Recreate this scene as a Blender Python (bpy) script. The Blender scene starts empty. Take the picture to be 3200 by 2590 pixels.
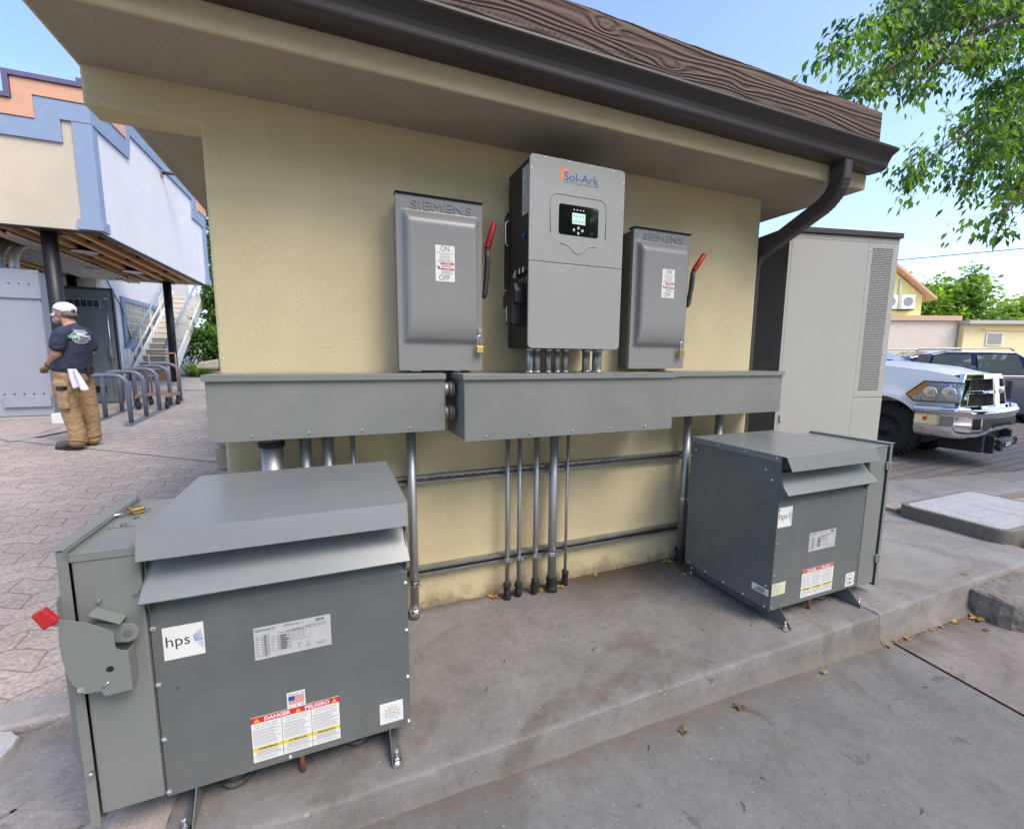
import bpy, math, random
from mathutils import Vector, Matrix
R = math.radians
scene = bpy.context.scene
col = scene.collection

# ---------------- camera ----------------
cam_d = bpy.data.cameras.new('camera'); cam = bpy.data.objects.new('camera', cam_d); col.objects.link(cam)
F_PX, YAW, PITCH, ROLL = 1364.7251, 0.3864, -0.1269, 0.0075
_f = Vector((math.sin(YAW)*math.cos(PITCH), math.cos(YAW)*math.cos(PITCH), math.sin(PITCH)))
_r = Vector((math.cos(YAW), -math.sin(YAW), 0)); _u = _r.cross(_f)
_r2 = _r*math.cos(ROLL)+_u*math.sin(ROLL); _u2 = -_r*math.sin(ROLL)+_u*math.cos(ROLL)
cam.matrix_world = Matrix((( _r2.x,_u2.x,-_f.x,-0.8848),(_r2.y,_u2.y,-_f.y,-2.2943),(_r2.z,_u2.z,-_f.z,1.3852),(0,0,0,1)))
cam_d.lens = 36*F_PX/3200; cam_d.sensor_width = 36; cam_d.clip_end = 2000; cam_d.clip_start = 0.02
scene.camera = cam
# ---------------- sky, sun, exposure ----------------
SUN_EL, SUN_AZ = R(52), R(150)      # azimuth from +Y towards +X
w = bpy.data.worlds.new('World'); scene.world = w; w.use_nodes = True
nt = w.node_tree; nt.nodes.clear()
sky = nt.nodes.new('ShaderNodeTexSky'); sky.sky_type = 'NISHITA'; sky.sun_disc = False
sky.sun_elevation = SUN_EL; sky.sun_rotation = SUN_AZ
sky.air_density = 0.9; sky.dust_density = 6.0; sky.ozone_density = 1.6; sky.altitude = 1500
bg = nt.nodes.new('ShaderNodeBackground'); bg.inputs[1].default_value = 0.15
wo = nt.nodes.new('ShaderNodeOutputWorld')
nt.links.new(sky.outputs[0], bg.inputs[0]); nt.links.new(bg.outputs[0], wo.inputs[0])
sl = bpy.data.lights.new('sun', 'SUN'); sl.energy = 0.75; sl.angle = R(25); sl.color = (1.0, 0.91, 0.78)
so = bpy.data.objects.new('sun', sl); col.objects.link(so)
sd = Vector((math.sin(SUN_AZ)*math.cos(SUN_EL), math.cos(SUN_AZ)*math.cos(SUN_EL), math.sin(SUN_EL)))
so.rotation_euler = (-sd).to_track_quat('-Z', 'Y').to_euler(); so.location = sd*50
scene.view_settings.view_transform = 'Standard'; scene.view_settings.look = 'None'
scene.view_settings.exposure = 1.58; scene.view_settings.gamma = 1.0
scene.render.engine = 'CYCLES'
scene.render.resolution_x = 1024; scene.render.resolution_y = 828

# ---------------- helpers ----------------
rnd = random.Random(7)
def N(t, kind, **k):
    n = t.nodes.new(kind)
    for a, b in k.items(): setattr(n, a, b)
    return n
def mat(name, c, rough=0.6, metal=0.0, c2=None, ns=6.0, amt=0.5, bump=0.0, bs=40.0, spec=0.5, coat=0.0, emit=None, es=1.0,
        trans=0.0, detail=6.0, c3=None, ns3=1.5, stretch=(1,1,1), rv=0.0, bd=.004):
    """principled material; c2/c3 mottled in by noise, bump by noise"""
    m = bpy.data.materials.new(name); m.use_nodes = True; t = m.node_tree
    b = t.nodes['Principled BSDF']; L = t.links.new
    b.inputs['Base Color'].default_value = (*c, 1); b.inputs['Roughness'].default_value = rough
    b.inputs['Metallic'].default_value = metal; b.inputs['Specular IOR Level'].default_value = spec
    if coat: b.inputs['Coat Weight'].default_value = coat; b.inputs['Coat Roughness'].default_value = 0.05
    tc = N(t, 'ShaderNodeTexCoord'); mp = N(t, 'ShaderNodeMapping'); mp.inputs['Scale'].default_value = stretch
    L(tc.outputs['Object'], mp.inputs[0]); V = mp.outputs[0]
    col_out = None
    def noise(s, d=detail, r=0.6):
        n = N(t, 'ShaderNodeTexNoise'); n.inputs['Scale'].default_value = s; n.inputs['Detail'].default_value = d
        n.inputs['Roughness'].default_value = r; L(V, n.inputs['Vector']); return n.outputs['Fac']
    def ramp(x, a, bb):
        r = N(t, 'ShaderNodeValToRGB'); r.color_ramp.elements[0].position = a; r.color_ramp.elements[1].position = bb
        L(x, r.inputs[0]); return r.outputs[0]
    if c2:
        mx = N(t, 'ShaderNodeMix', data_type='RGBA'); mx.inputs[6].default_value = (*c, 1); mx.inputs[7].default_value = (*c2, 1)
        r = ramp(noise(ns), 0.5-0.5*amt*0.6, 0.5+0.5*amt*0.6); L(r, mx.inputs[0]); col_out = mx.outputs[2]
        if c3:
            m3 = N(t, 'ShaderNodeMix', data_type='RGBA'); m3.inputs[7].default_value = (*c3, 1); L(col_out, m3.inputs[6])
            L(ramp(noise(ns3, 8), 0.48, 0.72), m3.inputs[0]); col_out = m3.outputs[2]
        L(col_out, b.inputs['Base Color'])
    if rv:
        mr = N(t, 'ShaderNodeMapRange'); mr.inputs[3].default_value = max(0.02, rough-rv); mr.inputs[4].default_value = rough+rv
        L(noise(ns*1.7), mr.inputs[0]); L(mr.outputs[0], b.inputs['Roughness'])
    if bump:
        bp = N(t, 'ShaderNodeBump'); bp.inputs['Strength'].default_value = bump; bp.inputs['Distance'].default_value = bd
        L(noise(bs, 4), bp.inputs['Height']); L(bp.outputs[0], b.inputs['Normal'])
    if emit:
        b.inputs['Emission Color'].default_value = (*emit, 1); b.inputs['Emission Strength'].default_value = es
    if trans: b.inputs['Transmission Weight'].default_value = trans
    m['b'] = 1
    return m
def leafmat(name, c, k=0.45):
    m = bpy.data.materials.new(name); m.use_nodes = True; t = m.node_tree; L = t.links.new
    b = t.nodes['Principled BSDF']; b.inputs['Roughness'].default_value = 0.45; b.inputs['Base Color'].default_value = (*c, 1)
    tr = N(t, 'ShaderNodeBsdfTranslucent'); tr.inputs[0].default_value = (c[0]*1.5, c[1]*1.6, c[2]*0.6, 1)
    mx = N(t, 'ShaderNodeMixShader'); mx.inputs[0].default_value = k
    o = t.nodes['Material Output']; L(b.outputs[0], mx.inputs[1]); L(tr.outputs[0], mx.inputs[2]); L(mx.outputs[0], o.inputs[0])
    return m

class MB:
    def __init__(s): s.v = []; s.f = []; s.m = []; s.s = []
    def add(s, vs, fs, m=0, smooth=False):
        o = len(s.v); s.v += [Vector(v) for v in vs]
        for f in fs: s.f.append([i+o for i in f]); s.m.append(m); s.s.append(smooth)
    def box(s, x0, x1, y0, y1, z0, z1, m=0):
        v = [(x, y, z) for x in (x0, x1) for y in (y0, y1) for z in (z0, z1)]
        s.add(v, [(0,1,3,2),(4,6,7,5),(0,4,5,1),(2,3,7,6),(0,2,6,4),(1,5,7,3)], m); return s
    def hexa(s, p, m=0):   # 8 pts: bottom 4 ccw, top 4 ccw
        s.add(p, [(3,2,1,0),(4,5,6,7),(0,1,5,4),(1,2,6,5),(2,3,7,6),(3,0,4,7)], m); return s
    def prism(s, poly, ax, a, b, m=0):
        """poly: 2D points (in the two other axes, in order); extruded along ax from a to b"""
        def P(u, v, t):
            return {'x': (t, u, v), 'y': (u, t, v), 'z': (u, v, t)}[ax]
        n = len(poly); vs = [P(u, v, a) for u, v in poly]+[P(u, v, b) for u, v in poly]
        s.add(vs, [tuple(range(n))[::-1], tuple(range(n, 2*n))]+[(i, (i+1) % n, n+(i+1) % n, n+i) for i in range(n)], m); return s
    def quad(s, a, b, c, d, m=0): s.add([a, b, c, d], [(0,1,2,3)], m); return s
    def tube(s, pts, r, n=12, m=0, cap=True, rings=None, up=None, smooth=True, sq=None):
        pts = [Vector(p) for p in pts]; k = len(pts); rr = r if isinstance(r, (list, tuple)) else [r]*k
        V = []; ref = None
        for i, p in enumerate(pts):
            t = (pts[min(i+1, k-1)]-pts[max(i-1, 0)]).normalized()
            if ref is None:
                ref = Vector(up) if up else (Vector((0, 0, 1)) if abs(t.z) < 0.9 else Vector((1, 0, 0)))
            a = (ref-t*ref.dot(t)).normalized(); b = t.cross(a); ref = a
            ra = rr[i]; ra, rb = ra if isinstance(ra, tuple) else (ra, ra)
            for j in range(n):
                th = 2*math.pi*j/n; c_, s_ = math.cos(th), math.sin(th)
                if sq:
                    e = sq; c_ = math.copysign(abs(c_)**e, c_); s_ = math.copysign(abs(s_)**e, s_)
                V.append(p+a*(ra*c_)+b*(rb*s_))
        Fs = [(i*n+j, i*n+(j+1) % n, (i+1)*n+(j+1) % n, (i+1)*n+j) for i in range(k-1) for j in range(n)]
        o = len(s.v); s.add(V, Fs, m, smooth)
        if cap:
            s.f.append([o+j for j in range(n)][::-1]); s.m.append(m); s.s.append(False)
            s.f.append([o+(k-1)*n+j for j in range(n)]); s.m.append(m); s.s.append(False)
        return s
    def lathe(s, c, prof, n=24, m=0, ax='z', smooth=True):
        c = Vector(c); V = []
        for r, h in prof:
            for j in range(n):
                th = 2*math.pi*j/n; a, b = r*math.cos(th), r*math.sin(th)
                V.append(c+Vector({'z': (a, b, h), 'y': (a, h, b), 'x': (h, a, b)}[ax]))
        k = len(prof); s.add(V, [(i*n+j, i*n+(j+1) % n, (i+1)*n+(j+1) % n, (i+1)*n+j) for i in range(k-1) for j in range(n)], m, smooth)
        return s
    def sph(s, c, r, n=12, m=0, sc=(1,1,1)):
        prof = [(max(1e-4, math.sin(math.pi*i/n)*r), -math.cos(math.pi*i/n)*r) for i in range(n+1)]
        o = len(s.v); s.lathe((0,0,0), prof, n*2, m)
        for i in range(o, len(s.v)): s.v[i] = Vector(c)+Vector((s.v[i].x*sc[0], s.v[i].y*sc[1], s.v[i].z*sc[2]))
        return s
    def grid(s, fn, nu, nv, m=0, smooth=True):
        s.add([fn(i/nu, j/nv) for j in range(nv+1) for i in range(nu+1)],
              [(j*(nu+1)+i, j*(nu+1)+i+1, (j+1)*(nu+1)+i+1, (j+1)*(nu+1)+i) for j in range(nv) for i in range(nu)], m, smooth); return s
    def text(s, txt, o, xd, yd, size, m=0, ext=0.0, align='LEFT', width=None, offset=0.0):
        cu = bpy.data.curves.new('t', 'FONT'); cu.body = txt; cu.size = size; cu.extrude = ext; cu.align_x = align
        cu.resolution_u = 3; cu.offset = offset
        ob = bpy.data.objects.new('t', cu); col.objects.link(ob)
        dg = bpy.context.evaluated_depsgraph_get(); me = bpy.data.meshes.new_from_object(ob.evaluated_get(dg))
        xs = [v.co.x for v in me.vertices] or [0, 1]; k = 1.0
        if width: k = width/(max(xs)-min(xs))
        X = Vector(xd).normalized()*k; Y = Vector(yd).normalized(); Z = Vector(xd).normalized().cross(Y); O = Vector(o)
        s.add([O+X*v.co.x+Y*v.co.y+Z*v.co.z for v in me.vertices], [tuple(p.vertices) for p in me.polygons], m)
        bpy.data.objects.remove(ob); bpy.data.curves.remove(cu); bpy.data.meshes.remove(me); return s
    def build(s, name, mats, parent=None, bevel=0.0, world=False, seg=2, weld=False):
        if not isinstance(mats, (list, tuple)): mats = [mats]
        me = bpy.data.meshes.new(name)
        vs = s.v
        if world and parent is not None:
            inv = ROOTM[parent.name].inverted(); vs = [inv @ v for v in vs]
        me.from_pydata([tuple(v) for v in vs], [], s.f)
        for m in mats: me.materials.append(m)
        me.polygons.foreach_set('material_index', s.m); me.polygons.foreach_set('use_smooth', s.s)
        me.update(); me.validate()
        ob = bpy.data.objects.new(name, me); col.objects.link(ob)
        if parent is not None:
            ob.parent = parent; ROOTM[ob.name] = ROOTM[parent.name]
        else: ROOTM[ob.name] = Matrix.Identity(4)
        if weld:
            q = ob.modifiers.new('w', 'WELD'); q.merge_threshold = 0.0004
        if bevel:
            bm = ob.modifiers.new('b', 'BEVEL'); bm.width = bevel; bm.segments = seg; bm.limit_method = 'ANGLE'; bm.angle_limit = R(40)
        return ob
ROOTM = {}
def tag(o, label=None, cat=None, group=None, kind=None):
    if label: o['label'] = label
    if cat: o['category'] = cat
    if group: o['group'] = group
    if kind: o['kind'] = kind
    return o
def thing(name, label, cat, loc=(0,0,0), rz=0.0, group=None):
    o = bpy.data.objects.new(name, None); col.objects.link(o); o.empty_display_size = 0.1
    o.location = loc; o.rotation_euler = (0, 0, rz)
    ROOTM[o.name] = Matrix.Translation(loc) @ Matrix.Rotation(rz, 4, 'Z')
    return tag(o, label, cat, group)
def struct(o): o['kind'] = 'structure'; return o
def share(src, name, loc, parent, rot=(0,0,0)):
    o = bpy.data.objects.new(name, src); col.objects.link(o); o.parent = parent; o.location = loc; o.rotation_euler = rot
    ROOTM[o.name] = ROOTM[parent.name]; return o

# ---------------- materials ----------------
M = {}
M['paint'] = mat('grey_enamel', (.192,.208,.190), .34, c2=(.170,.184,.170), ns=1.4, c3=(.213,.223,.203), ns3=2.6, rv=.06, bump=.05, bs=500)
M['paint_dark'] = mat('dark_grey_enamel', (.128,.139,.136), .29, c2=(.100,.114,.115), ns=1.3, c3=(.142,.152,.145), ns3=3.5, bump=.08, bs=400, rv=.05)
M['paint_light'] = mat('light_grey_enamel', (.235,.238,.232), .34, c2=(.220,.223,.218), ns=4, bump=.05, bs=500)
M['inverter'] = mat('pale_grey_powder_coat', (.29,.296,.276), .42, c2=(.275,.281,.262), ns=5, bump=.06, bs=700)
M['black'] = mat('black_powder_coat', (.012,.012,.013), .4)
M['rubber'] = mat('black_rubber', (.015,.015,.015), .7, bump=.3, bs=60)
M['zinc'] = mat('galvanised_steel', (.46,.47,.47), .46, .8, c2=(.37,.38,.39), ns=9, amt=.8, stretch=(1,1,.15), rv=.1)
M['zinc_dull'] = mat('weathered_galvanised_steel', (.42,.42,.42), .45, .85, c2=(.27,.27,.265), ns=14, amt=.8, rv=.12)
M['bolt'] = mat('bright_zinc_bolt', (.72,.72,.72), .22, 1.0)
M['brass'] = mat('brass', (.62,.42,.14), .3, 1.0)
M['chrome'] = mat('chrome', (.85,.85,.88), .05, 1.0)
M['red'] = mat('red_plastic', (.42,.015,.02), .5, bump=.15, bs=120)
M['white'] = mat('white_sticker', (.72,.72,.70), .4)
M['silver'] = mat('silver_sticker', (.45,.46,.46), .4)
M['ink'] = mat('black_ink', (.03,.03,.035), .5)
M['greyink'] = mat('grey_ink', (.24,.24,.25), .5)
M['dred'] = mat('danger_red', (.55,.035,.03), .45)
M['dyel'] = mat('warning_yellow', (.72,.55,.05), .45)
M['blue'] = mat('logo_blue', (.035,.075,.26), .4)
M['lblue'] = mat('pale_blue_ink', (.22,.33,.52), .4)
M['orange'] = mat('logo_orange', (.75,.21,.07), .45)
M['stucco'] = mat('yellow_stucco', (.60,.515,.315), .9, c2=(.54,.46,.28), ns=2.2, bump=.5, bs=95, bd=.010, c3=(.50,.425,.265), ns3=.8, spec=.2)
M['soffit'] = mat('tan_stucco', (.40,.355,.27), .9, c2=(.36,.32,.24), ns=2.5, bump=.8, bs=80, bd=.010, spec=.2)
M['brown_metal'] = mat('dark_brown_aluminium', (.050,.040,.038), .45, c2=(.042,.033,.031), ns=3, rv=.05)
M['stone'] = mat('rough_tan_stone', (.40,.35,.28), .9, c2=(.24,.21,.17), ns=14, bump=1.0, bs=30, amt=.8)
M['dirt'] = mat('soil', (.10,.07,.05), .95, c2=(.16,.115,.085), ns=20, bump=1.0, bs=50)

def add_grime(m, axis, lo, hi, c, sc=6.0, stretch=(1,1,1), thr=(.42,.62), k=1.0, band=None):
    """dirt of its own, thickest at lo and gone at hi along an object axis, broken up by noise"""
    t = m.node_tree; L = t.links.new; b = t.nodes['Principled BSDF']; src = b.inputs['Base Color'].links[0].from_socket
    tc = N(t, 'ShaderNodeTexCoord'); sp = N(t, 'ShaderNodeSeparateXYZ'); L(tc.outputs['Object'], sp.inputs[0])
    r = N(t, 'ShaderNodeMapRange'); r.inputs[1].default_value = hi; r.inputs[2].default_value = lo; L(sp.outputs['XYZ'.index(axis)], r.inputs[0])
    mp = N(t, 'ShaderNodeMapping'); mp.inputs['Scale'].default_value = stretch; L(tc.outputs['Object'], mp.inputs[0])
    n = N(t, 'ShaderNodeTexNoise'); n.inputs['Scale'].default_value = sc; n.inputs['Detail'].default_value = 9; n.inputs['Roughness'].default_value = .7; L(mp.outputs[0], n.inputs['Vector'])
    ad = N(t, 'ShaderNodeMath', operation='MULTIPLY_ADD'); L(r.outputs[0], ad.inputs[0]); ad.inputs[1].default_value = .35; L(n.outputs['Fac'], ad.inputs[2])
    r2 = N(t, 'ShaderNodeMapRange'); r2.inputs[1].default_value = thr[0]+.25; r2.inputs[2].default_value = thr[1]+.25; r2.inputs[4].default_value = k; L(ad.outputs[0], r2.inputs[0])
    q = N(t, 'ShaderNodeMath', operation='MULTIPLY'); L(r2.outputs[0], q.inputs[0]); L(r.outputs[0], q.inputs[1]); q.use_clamp = True; f = q.outputs[0]
    if band:
        a, lo2, hi2, s2 = band; r3 = N(t, 'ShaderNodeMapRange'); r3.inputs[1].default_value = lo2-s2; r3.inputs[2].default_value = lo2+s2; L(sp.outputs['XYZ'.index(a)], r3.inputs[0])
        r4 = N(t, 'ShaderNodeMapRange'); r4.inputs[1].default_value = hi2+s2; r4.inputs[2].default_value = hi2-s2; L(sp.outputs['XYZ'.index(a)], r4.inputs[0])
        for o in (r3, r4): q2 = N(t, 'ShaderNodeMath', operation='MULTIPLY'); L(f, q2.inputs[0]); L(o.outputs[0], q2.inputs[1]); f = q2.outputs[0]
    mx = N(t, 'ShaderNodeMix', data_type='RGBA'); L(f, mx.inputs[0]); L(src, mx.inputs[6]); mx.inputs[7].default_value = (*c, 1); L(mx.outputs[2], b.inputs['Base Color'])
def add_specks(m, sc, thr, c):
    t = m.node_tree; L = t.links.new; b = t.nodes['Principled BSDF']; src = b.inputs['Base Color'].links[0].from_socket
    tc = N(t, 'ShaderNodeTexCoord'); n = N(t, 'ShaderNodeTexNoise'); n.inputs['Scale'].default_value = sc; n.inputs['Detail'].default_value = 1; L(tc.outputs['Object'], n.inputs['Vector'])
    r = N(t, 'ShaderNodeMapRange'); r.inputs[1].default_value = thr; r.inputs[2].default_value = thr+.03; L(n.outputs['Fac'], r.inputs[0])
    mx = N(t, 'ShaderNodeMix', data_type='RGBA'); L(r.outputs[0], mx.inputs[0]); L(src, mx.inputs[6]); mx.inputs[7].default_value = (*c, 1); L(mx.outputs[2], b.inputs['Base Color'])
add_grime(M['paint_dark'], 'Z', .08, .60, (.17,.16,.145), 7, (1,1,.5), thr=(.30,.85), k=.38)
add_specks(M['paint_dark'], 30, .775, (.07,.07,.065))
add_grime(M['paint'], 'Z', -.02, .9, (.20,.195,.175), 6, (2.5,1,.4), thr=(.38,.9), k=.30)
add_specks(M['stucco'], 26, .80, (.16,.12,.075))
add_grime(M['stucco'], 'Z', .0, .20, (.20,.155,.095), 9, thr=(.40,.62), k=.8)
add_grime(M['stucco'], 'Z', 2.6, -.5, (.40,.335,.19), 5, (1.6,1,.25), thr=(.50,.85), k=.25)      # faint drip streaks
# ---------------- ground ----------------
def G(x, y): return -.068-.0226*max(-14, min(12, x))+.055*max(-8, min(13, y))
def sheet(name, poly, dz, m, nx=24, ny=24, fn=G):
    """quad region (4 corners ccw) draped on the sloping site"""
    a, b, c, d = [Vector((*p, 0)) for p in poly]
    mb = MB()
    def f(u, v):
        p = (a*(1-u)+b*u)*(1-v)+(d*(1-u)+c*u)*v
        return (p.x, p.y, fn(p.x, p.y)+dz)
    mb.grid(f, nx, ny, 0, False); return struct(mb.build(name, m))
def paver_mat(name, c, c2, mortar, bw, bh, wav=0.0, off=0.5, rot=0.0, bump=1.0, ms=.006, tint=.35, wf=None, spec=.3):
    m = bpy.data.materials.new(name); m.use_nodes = True; t = m.node_tree; L = t.links.new; b = t.nodes['Principled BSDF']
    b.inputs['Roughness'].default_value = .8; b.inputs['Specular IOR Level'].default_value = spec
    tc = N(t, 'ShaderNodeTexCoord'); mp = N(t, 'ShaderNodeMapping'); mp.inputs['Rotation'].default_value = (0, 0, rot); L(tc.outputs['Object'], mp.inputs[0])
    sp = N(t, 'ShaderNodeSeparateXYZ'); L(mp.outputs[0], sp.inputs[0])
    nz = N(t, 'ShaderNodeTexNoise'); nz.inputs['Scale'].default_value = 7; nz.inputs['Detail'].default_value = 3; L(mp.outputs[0], nz.inputs['Vector'])
    ns = N(t, 'ShaderNodeSeparateColor'); L(nz.outputs['Color'], ns.inputs[0])
    def ma(op, x, y=None, z=None):
        n = N(t, 'ShaderNodeMath', operation=op)
        for i, q in enumerate((x, y, z)):
            if q is None: continue
            if isinstance(q, (int, float)): n.inputs[i].default_value = q
            else: L(q, n.inputs[i])
        return n.outputs[0]
    X = ma('ADD', sp.outputs[0], ma('MULTIPLY', ma('SUBTRACT', ns.outputs[0], .5), .05 if wav else .012))
    Y = ma('ADD', sp.outputs[1], ma('MULTIPLY', ma('SUBTRACT', ns.outputs[1], .5), .05 if wav else .012))
    if wav:
        tri = ma('PINGPONG', X, bw/2)           # zig-zag courses: interlocking hexagonal pavers
        Y = ma('ADD', Y, ma('MULTIPLY', ma('SUBTRACT', tri, bw/4), wav))
    cx = N(t, 'ShaderNodeCombineXYZ'); L(X, cx.inputs[0]); L(Y, cx.inputs[1])
    br = N(t, 'ShaderNodeTexBrick'); br.offset = off; br.inputs['Color1'].default_value = (*c, 1); br.inputs['Color2'].default_value = (*c2, 1)
    br.inputs['Mortar'].default_value = (*mortar, 1); br.inputs['Scale'].default_value = 1; br.inputs['Mortar Size'].default_value = ms
    br.inputs['Mortar Smooth'].default_value = .4; br.inputs['Brick Width'].default_value = bw; br.inputs['Row Height'].default_value = bh
    L(cx.outputs[0], br.inputs['Vector'])
    n2 = N(t, 'ShaderNodeTexNoise'); n2.inputs['Scale'].default_value = 60; n2.inputs['Detail'].default_value = 6; L(mp.outputs[0], n2.inputs['Vector'])
    n3 = N(t, 'ShaderNodeTexNoise'); n3.inputs['Scale'].default_value = 1.1; n3.inputs['Detail'].default_value = 5; L(mp.outputs[0], n3.inputs['Vector'])
    mr = N(t, 'ShaderNodeMapRange'); mr.inputs[1].default_value = .3; mr.inputs[2].default_value = .7; mr.inputs[3].default_value = 1-tint; mr.inputs[4].default_value = 1+tint*.6; L(n2.outputs[0], mr.inputs[0])
    mr3 = N(t, 'ShaderNodeMapRange'); mr3.inputs[1].default_value = .3; mr3.inputs[2].default_value = .7; mr3.inputs[3].default_value = .85; mr3.inputs[4].default_value = 1.12; L(n3.outputs[0], mr3.inputs[0])
    k = ma('MULTIPLY', mr.outputs[0], mr3.outputs[0])
    mx = N(t, 'ShaderNodeVectorMath', operation='SCALE'); L(br.outputs['Color'], mx.inputs[0]); L(k, mx.inputs['Scale']); L(mx.outputs[0], b.inputs['Base Color'])
    bp = N(t, 'ShaderNodeBump'); bp.inputs['Strength'].default_value = bump; bp.inputs['Distance'].default_value = .006
    hh = ma('ADD', ma('MULTIPLY', ma('SUBTRACT', 1.0, br.outputs['Fac']), 1.0), ma('MULTIPLY', n2.outputs[0], .5))
    L(hh, bp.inputs['Height']); L(bp.outputs[0], b.inputs['Normal'])
    return m
def concrete(name, c, c2, stain, ns=3.0, bump=.35):
    m = bpy.data.materials.new(name); m.use_nodes = True; t = m.node_tree; L = t.links.new; b = t.nodes['Principled BSDF']
    b.inputs['Specular IOR Level'].default_value = .35
    tc = N(t, 'ShaderNodeTexCoord')
    def noise(s, d=8, r=.62, dist=0, st=(1,1,1)):
        mp = N(t, 'ShaderNodeMapping'); mp.inputs['Scale'].default_value = st; L(tc.outputs['Object'], mp.inputs[0])
        n = N(t, 'ShaderNodeTexNoise'); n.inputs['Scale'].default_value = s; n.inputs['Detail'].default_value = d
        n.inputs['Roughness'].default_value = r; n.inputs['Distortion'].default_value = dist; L(mp.outputs[0], n.inputs['Vector']); return n.outputs['Fac']
    def ramp(x, a, bb):
        r = N(t, 'ShaderNodeMapRange'); r.inputs[1].default_value = a; r.inputs[2].default_value = bb; L(x, r.inputs[0]); return r.outputs[0]
    def mix(f, a, bb):
        n = N(t, 'ShaderNodeMix', data_type='RGBA'); L(f, n.inputs[0])
        for i, q in ((6, a), (7, bb)):
            if isinstance(q, tuple): n.inputs[i].default_value = (*q, 1)
            else: L(q, n.inputs[i])
        return n.outputs[2]
    x = mix(ramp(noise(ns, 8, .65), .36, .64), c, c2)
    x = mix(ramp(noise(1.1, 6, .6, 1.5), .54, .66), x, stain)                 # broad worn stains
    x = mix(ramp(noise(5, 5, .7, .8, (1, 3.5, 1)), .50, .85), x, tuple(q*.80 for q in c))  # trowel streaks
    g1 = N(t, 'ShaderNodeMapRange'); g1.inputs[1].default_value = .3; g1.inputs[2].default_value = .7; g1.inputs[3].default_value = .80; g1.inputs[4].default_value = 1.20; L(noise(220, 5, .7), g1.inputs[0])
    g2 = N(t, 'ShaderNodeMapRange'); g2.inputs[1].default_value = .3; g2.inputs[2].default_value = .7; g2.inputs[3].default_value = .84; g2.inputs[4].default_value = 1.16; L(noise(28, 7, .75), g2.inputs[0])
    gm = N(t, 'ShaderNodeMath', operation='MULTIPLY'); L(g1.outputs[0], gm.inputs[0]); L(g2.outputs[0], gm.inputs[1]); vs = N(t, 'ShaderNodeVectorMath', operation='SCALE'); L(x, vs.inputs[0]); L(gm.outputs[0], vs.inputs['Scale']); x = vs.outputs[0]
    x = mix(ramp(noise(2.3, 12, .78, 2.2), .60, .63), x, tuple(q*.72 for q in c2))     # dried water marks with an edge
    sp = ramp(noise(90, 3, .5), .67, .74); x = mix(sp, x, tuple(q*.35 for q in c))    # dark specks
    sp2 = ramp(noise(55, 2, .5), .70, .78); x = mix(sp2, x, tuple(min(1, q*1.6) for q in c))
    L(x, b.inputs['Base Color'])
    rr = N(t, 'ShaderNodeMapRange'); rr.inputs[3].default_value = .55; rr.inputs[4].default_value = .85; L(noise(4), rr.inputs[0]); L(rr.outputs[0], b.inputs['Roughness'])
    bp = N(t, 'ShaderNodeBump'); bp.inputs['Strength'].default_value = bump; bp.inputs['Distance'].default_value = .004
    ad = N(t, 'ShaderNodeMath', operation='ADD'); L(noise(140, 4), ad.inputs[0]); L(noise(14, 5), ad.inputs[1]); L(ad.outputs[0], bp.inputs['Height']); L(bp.outputs[0], b.inputs['Normal'])
    return m
M['pad'] = concrete('pad_concrete', (.220,.206,.191), (.155,.144,.132), (.124,.107,.090))
M['path'] = concrete('path_concrete', (.178,.171,.166), (.130,.125,.121), (.118,.109,.100), 2.2)
M['path2'] = concrete('rosy_path_concrete', (.225,.196,.180), (.165,.143,.131), (.13,.108,.094), 4)
M['side'] = concrete('sidewalk_concrete', (.25,.236,.228), (.205,.194,.185), (.165,.145,.129), 3)
M['pale'] = concrete('pale_concrete', (.38,.345,.325), (.33,.295,.28), (.26,.225,.20), 6, .8)
M['hexpav'] = paver_mat('pink_hex_pavers', (.345,.298,.268), (.42,.348,.308), (.275,.228,.20), .29, .15, wav=.55, ms=.0045, rot=-.05, tint=.35, bump=1.2)
M['sqpav'] = paver_mat('grey_square_pavers', (.31,.28,.268), (.36,.32,.295), (.21,.18,.167), .2, .2, ms=.005, rot=.1)
M['brick'] = paver_mat('street_bricks', (.165,.148,.14), (.225,.18,.155), (.07,.06,.055), .34, .16, ms=.009, rot=-.09)
M['gravel'] = mat('pink_gravel', (.42,.31,.25), .9, c2=(.25,.17,.13), ns=60, amt=.6, bump=1.0, bs=70, c3=(.52,.42,.36), ns3=45)

mb = MB()
def gg(u, v):
    x = -60+150*u; y = -40+150*v; return (x, y, G(x, y)-.02)
mb.grid(gg, 150, 150, 0, False); struct(mb.build('ground', mat('bare_earth', (.20,.17,.14), .95, c2=(.26,.22,.19), ns=3, bump=.8, bs=40)))
sheet('paved_forecourt', [(-14,-.07),(-1.3,-.07),(-1.3,3.75),(-14,9.6)], .0, M['hexpav'], 40, 30)
sheet('paved_plaza', [(-4.6,4.72),(2.5,.9),(2.5,14),(-4.6,10.6)], -.008, M['sqpav'], 40, 40)
sheet('concrete_walk_by_stairs', [(-9,10.2),(2.4,10.2),(2.4,13.6),(-9,13.6)], .004, M['pale'], 20, 10)
sheet('paved_forecourt', [(-14,4.2),(-4.605,4.2),(-4.605,10.6),(-14,10.6)], -.005, M['hexpav'], 20, 20)
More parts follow.
